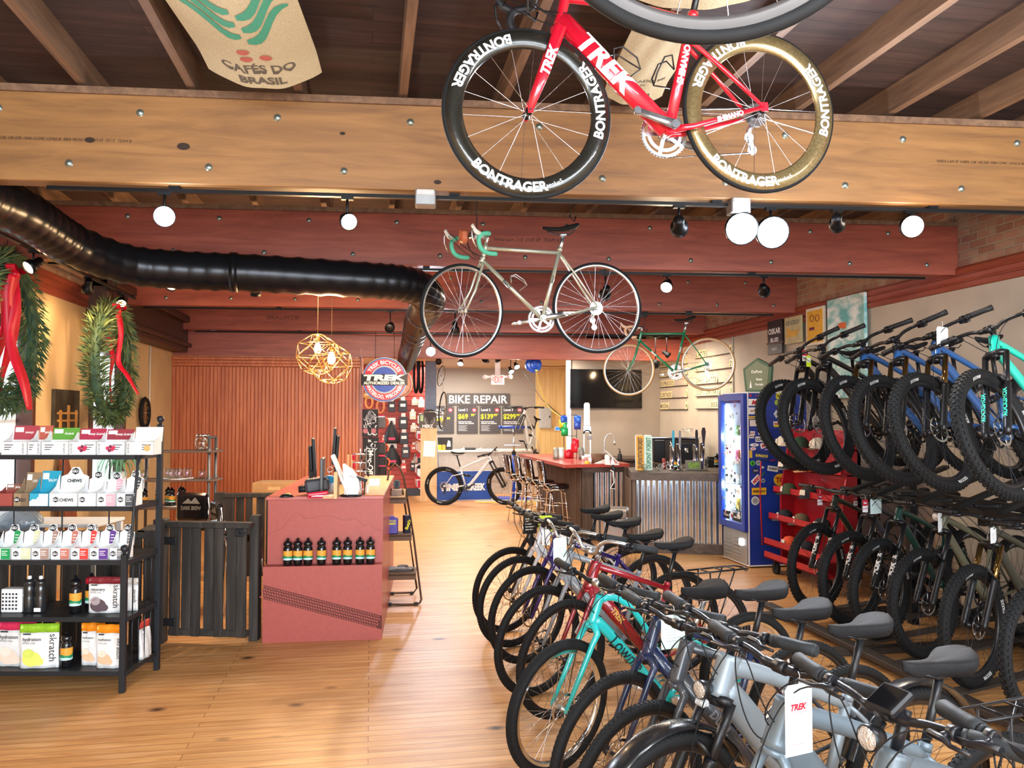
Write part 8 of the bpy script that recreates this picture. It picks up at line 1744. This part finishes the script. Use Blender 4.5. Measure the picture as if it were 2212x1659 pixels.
# repair stand with a frame in its clamp
base = aZ(1110, 1046, .03); base = aD(1110, 1060, 17.0); base.z = 0; t = thing('repair_stand', 'blue and steel bike repair stand at the end of the repair counter', 'repair stand', X=T(*base) @ RZ(-YAW)); sb = mat('tool blue paint', '1f4ab4', .35, coat=.3)
M().bx(-.35, .40, -.25, .25, 0, .035, .01).build('base_plate', sb, t); M().tube([(0, 0, .03), (0, 0, .95)], .036, 16).build('lower_post', sb, t); M().cyl((0, 0, .9), (0, 0, 1.48), .022, 14).build('upper_post', STEEL, t); M().cyl((0, 0, .93), (0, 0, .99), .045, 16).build('collar', BLKM, t)
M().cyl((-.30, -.03, 1.50), (.32, -.03, 1.50), .028, 14).cyl((-.32, -.03, 1.5), (-.26, -.03, 1.5), .036, 14).build('clamp_arm', sb, t); M().cyl((.30, -.03, 1.5), (.42, -.03, 1.5), .03, 12).bx(.34, .40, -.07, .01, 1.44, 1.56, .008).build('clamp_jaw', BLKM, t); M().bx(-.2, .15, -.12, .06, 1.12, 1.14, .004).build('tool_tray', STEEL, t)
F1, R1 = aD(1120, 985, 16.6), aD(1152, 905, 16.7)
bike('black and white bare frame with yellow accents held in the repair stand', aD(1160, 975, 17.1), aD(1118, 940, 16.2), 'mtb', ('white frame', 'c9ccc8', .4), front=False, rear=False, full=True, susp=False, fork=('lime black', '2a2d28'), bars='mtb', saddle='slim', disc=False, cables=False)
o = M().bx(-.9, .6, -.6, .5, 0, .012, .003).build('floor_mat', mat('yellow edged grey mat', 'a8a49c', .8), X=T(base.x+.1, base.y-.1, 0) @ RZ(-YAW)); tag(o, 'grey mat with a yellow edge under the repair stand', 'mat'); M().bx(-.9, .6, -.62, -.6, 0, .014).build('yellow_edge', YEL, o)
# ================================================================ bikes in the shop
def hang_strap(name_lab, pts, label):
    pass
# --- hung from the ceiling
F1, R1 = aD(1088, 246, 3.15), aD(1640, 243, 3.36)
bike('glossy red road bike with deep white-lettered wheels hanging from the ceiling', R1, F1, 'road', ('racing red', 'c3102c'), decal='TREK', rims='carbon', rims2='gold', wheel='aero', bars='drop', crank='grey', disc=False, cage=2, saddle='slim', sp=.2)  # gold on the rear rim is lit sheen of carbon, put into its colour
sb_ = bike('silver vintage road bike with celeste green handlebar tape hanging from the ceiling', aD(1290, 665, 5.98), aD(990, 672, 5.84), 'classic', ('silver green', 'ccd2bf', .6, .6, .25), decal='Bianchi', dcol='k', rims='silver', bars='drop', crank='silver', stem='silver', disc=False, saddle='slim', post='silver', cage=1, steer=RAD(24))
bike('small looking green vintage road bike with tan tyre sidewalls hanging by the drinks menu', aD(1529, 787, 10.2), aD(1358, 799, 10.5), 'classic', ('emerald green', '137a54'), decal='Bianchi', dcol='w', rims='silver', wheel='tan', bars='drop', crank='silver', stem='silver', disc=False, saddle='slim', post='silver')
iv = sb_.matrix_world.inverted(); M().at(T(*(iv @ aD(1003, 511, 5.74)))).bx(-.03, .03, -.055, .055, -.045, .04, .015).bx(.028, .036, -.05, .05, -.01, .042, .004).bx(.034, .042, -.008, .008, -.06, .0, .003).build('handlebar_bag', mat('tan orange leather', 'b5623c', .5), sb_)
# bike whose wheel dips into the top of the view
cF = aD(1540, -305, 1.45); hd = V((.93, -.25, .08)).normalized()
bike('bike hanging nearest overhead, only its large black front wheel in view', cF+hd*.985, cF, 'road', ('dark graphite', '2a2c30'), rims='silver', wheel='big', bars='drop', disc=False, crank='grey')
# hoist lines that carry the hanging bikes
def hoist(label, pts, top=3.665):
    t = thing('bike_hoist', label, 'hoist', X=T(*pts[0]))
    for p in pts:
        q = V(p)-V(pts[0]); M().tube([q, (q.x, q.y, top-pts[0][2])], .004, 6).build('hoist_line', BLKM, t); M().bx(q.x-.04, q.x+.04, q.y-.02, q.y+.02, top-.065-pts[0][2], top-.005-pts[0][2], .006).build('pulley', BLKM, t); M().tube([q+V((0, .03, .02)), q, q+V((.03, 0, -.03)), q+V((.04, 0, .01))], .005, 6).build('hook', DKM, t)
hoist('pulley hoist lines holding the silver hanging bike', [aD(1030, 500, 5.86), aD(1232, 470, 5.95)])
hoist('pulley hoist lines holding the red hanging bike', [aD(1140, 30, 3.2), aD(1480, -40, 3.3)])
hoist('pulley hoist lines holding the green hanging bike', [aD(1392, 712, 10.45), aD(1488, 676, 10.3)], 3.10)
hoist('pulley hoist lines holding the overhead bike', [V((cF.x+.1, cF.y, cF.z+.5)), V((cF.x+.8, cF.y-.2, cF.z+.65))])
# --- two-tier rack on the right
az = RAD(70); hb_ = V((sin(az), cos(az), 0))
def rk(x, y, z, wb=1.18): F = V((x, y, z)); return F+hb_*wb, F
bk = ('satin black', '1b1c1f', .3); blu = ('satin blue', '2f5f9e', .5)
UPR = [(3.30, 5.92, bk, 'black mountain bike at the far end of the upper tier with a pink sale tag', dict(tags=(((.06, .12, -.05), .06, .09, 'sale', .3),))),
       (3.30, 5.60, bk, 'black mountain bike second from the far end of the upper tier with a lime tag', dict(tags=(((.0, -.12, -.02), .05, .09, 'yel', .3),))),
       (3.33, 5.12, blu, 'blue mountain bike beside the black ones on the upper tier', {}),
       (3.35, 4.76, blu, 'blue mountain bike in the middle of the upper tier with a white head badge', {}),
       (3.38, 4.42, blu, 'blue mountain bike with a large white price card on the upper tier', dict(tags=(((.08, .14, .0), .13, .12, 'plain', .4),), lamp_on=False)),
       (3.42, 3.97, ('turquoise', '17b5a0'), 'turquoise mountain bike with turquoise fork lettering on the upper tier', dict(susp='rs'))]
for i, (x, y, c, lab, kw) in enumerate(UPR):
    kw = dict(dict(susp=True if i < 2 else 'gold', roll=RAD(17)), **kw)
    R_, F_ = rk(x, y, 1.71-.005*i); bike(lab, R_, F_, 'mtb', c, steer=RAD(-4+3*(i % 3)), bars='mtb', full=(i > 1), group=None, saddle='slim', **kw)
LOW = [(3.80, 6.48, ('green black', '1f2620', .5), 'dark green black mountain bike farthest along the lower tier with a red sale tag', dict(susp='fox', tags=(((.06, .25, -.03), .05, .08, 'sale', .3), ((.06, -.1, -.03), .06, .1, 'sale', .3)))),
       (3.80, 5.97, ('grey purple', '3a3742', .5), 'dark grey mountain bike with pale price cards on the lower tier', dict(susp='fox', tags=(((.07, .12, 0), .13, .13, 'mint', .3),))),
       (3.80, 5.60, ('deep green', '0f3d36', .8), 'deep green mountain bike with white fork lettering on the lower tier', dict(susp='fox', tags=(((.04, -.25, 0), .06, .1, 'sale', .3),))),
       (3.81, 5.12, ('olive grey', '6d6b58', .3), 'olive mountain bike with a round bell lamp on the lower tier', dict(susp=True, tags=(((.08, .04, -.02), .05, .14, 'plain', .4),), lamp_on='bar')),
       (3.71, 4.53, ('dark olive', '3d3d35', .3), 'olive black mountain bike with a blank white tag on the lower tier', dict(susp='gold', tags=(((.08, .05, -.04), .07, .10, 'plain', .4),))),
       (3.65, 3.95, bk, 'black mountain bike nearest along the lower tier', dict(susp='gold'))]
for i, (x, y, c, lab, kw) in enumerate(LOW):
    R_, F_ = rk(x, y, .475); bike(lab, R_, F_, 'mtb', c, roll=RAD(3), steer=RAD(4-4*(i % 2)), bars='mtb', full=(i % 2 == 0), saddle='slim', **kw)
# --- row of bikes on the floor
def fl(x, y, azd, typ): 
    a = RAD(azd); g = GEO[typ]; F = V((x, y, g['R'])); return F+V((sin(a), cos(a), 0))*g['wb'], F
ROW = [ # x, y, azimuth, steer, type, colour, label, kw
 (1.12, 6.62, 78, 16, 'hyb', ('satin black', '1b1c1f', .3), 'black flat bar bike farthest back in the floor row with black hang tags', dict(bars='flat', tags=(((.05, .28, 0), .07, .12, 'black', .1), ((.03, .05, 0), .12, .16, 'black', .2), ((.04, .26, .03), .12, .14, 'yel', 0)), rims='black')),
 (1.10, 6.20, 78, 16, 'hyb', ('pearl white', 'd9dbe0'), 'white bike second from the back of the floor row', dict(bars='flat')),
 (1.12, 5.78, 77, 16, 'hyb', ('deep purple', '2a1a6c'), 'purple blue bike with a white tag third from the back of the floor row', dict(bars='flat', tags=(((.05, .0, -.02), .06, .11, 'plain', .1),), reflect=True)),
 (1.06, 5.12, 76, 16, 'hyb', ('silver grey', '8b9198', .6), 'silver grey bike with pale mint tags in the floor row', dict(tubes=1.2, bars='sweep', stem='silver', tags=(((.06, .02, .03), .09, .15, 'mint', .1),), reflect=True, saddle='mid')),
 (1.12, 4.72, 75, 16, 'hyb', ('candy dark red', '8d1023'), 'dark red bike with gold down tube lettering in the floor row', dict(bars='sweep', stem='silver', decal='TREK', dcol='gold', tubes=1.3, reflect=True, saddle='mid', rack=True)),
 (0.93, 4.0, 75, 17, 'cruise', ('bright turquoise', '15b4b6'), 'turquoise cruiser with a curved top tube and wide comfort saddle', dict(bars='flat', rims='chrome', decal='Townie', dcol='k', saddle='comfort', stem='silver', crank='silver', post='silver')),
 (1.02, 3.38, 76, 15, 'hyb', ('navy blue', '14284f', .7), 'navy blue bike between the turquoise cruiser and the charcoal bike', dict(bars='flat', tags=(((.03, .16, 0), .12, .14, 'mint', .2),), saddle='wide')),
 (1.01, 3.02, 77, 14, 'hyb', ('charcoal', '3c4149', .5), 'charcoal grey bike with outlined down tube lettering', dict(bars='flat', decal='DUAL', dcol='g', saddle='wide', tubes=1.15, lamp_on=False)),
 (1.02, 2.72, 78, 10, 'ebike', ('brushed silver', '88949d', .15, .35, .42), 'silver electric bike with a round headlight and black fenders', dict(bars='flat', lamp_on='oval', fender=True, susp=True, saddle='wide', tags=())),
 (1.00, 2.27, 79, 8, 'ebike', ('blue silver', '6a7a86', .15, .35, .42), 'blue grey electric bike with a wide silver fork crown', dict(bars='flat', saddle='wide', rack=True, tags=(((.06, .12, .0), .10, .20, 'trek', .25),))),
 (1.08, 1.88, 80, 6, 'ebike', ('cool grey', '5a656d', .15, .3, .45), 'grey electric bike with a handlebar display and oblong headlight', dict(bars='flat', lamp_on='bar', display=True, saddle='wide', tags=())),
 (1.22, 1.46, 81, 4, 'ebike', ('dark graphite', '33383c', .3), 'dark electric bike nearest the camera with a large white tag', dict(bars='flat', saddle='wide', rack=True, tags=(((.03, .14, 0), .10, .20, 'trek', .2),))),
]
for (x, y, azd, st, typ, c, lab, kw) in ROW:
    R_, F_ = fl(x, y, azd, typ)
    if kw.get('saddle') is None: kw['saddle'] = 'mid'
    bike(lab, R_, F_, typ, c, steer=RAD(st), grips='grey', **kw)
# white full-suspension bike standing in front of the repair counter
R_, F_ = aZ(959, 1050, .37), aZ(1085, 1050, .37)
a = aD(959, 1049, 15.85); a.z = .372; b = aD(1085, 1049, 15.85); b.z = .372; d = (b-a).normalized()
bike('silver white full suspension mountain bike parked before the blue sign', a, a+d*1.18, 'mtb', ('frost white', 'c9ccd0', .5), full=True, susp=True, bars='mtb', steer=RAD(-28), saddle='slim', decal='', cables=True)
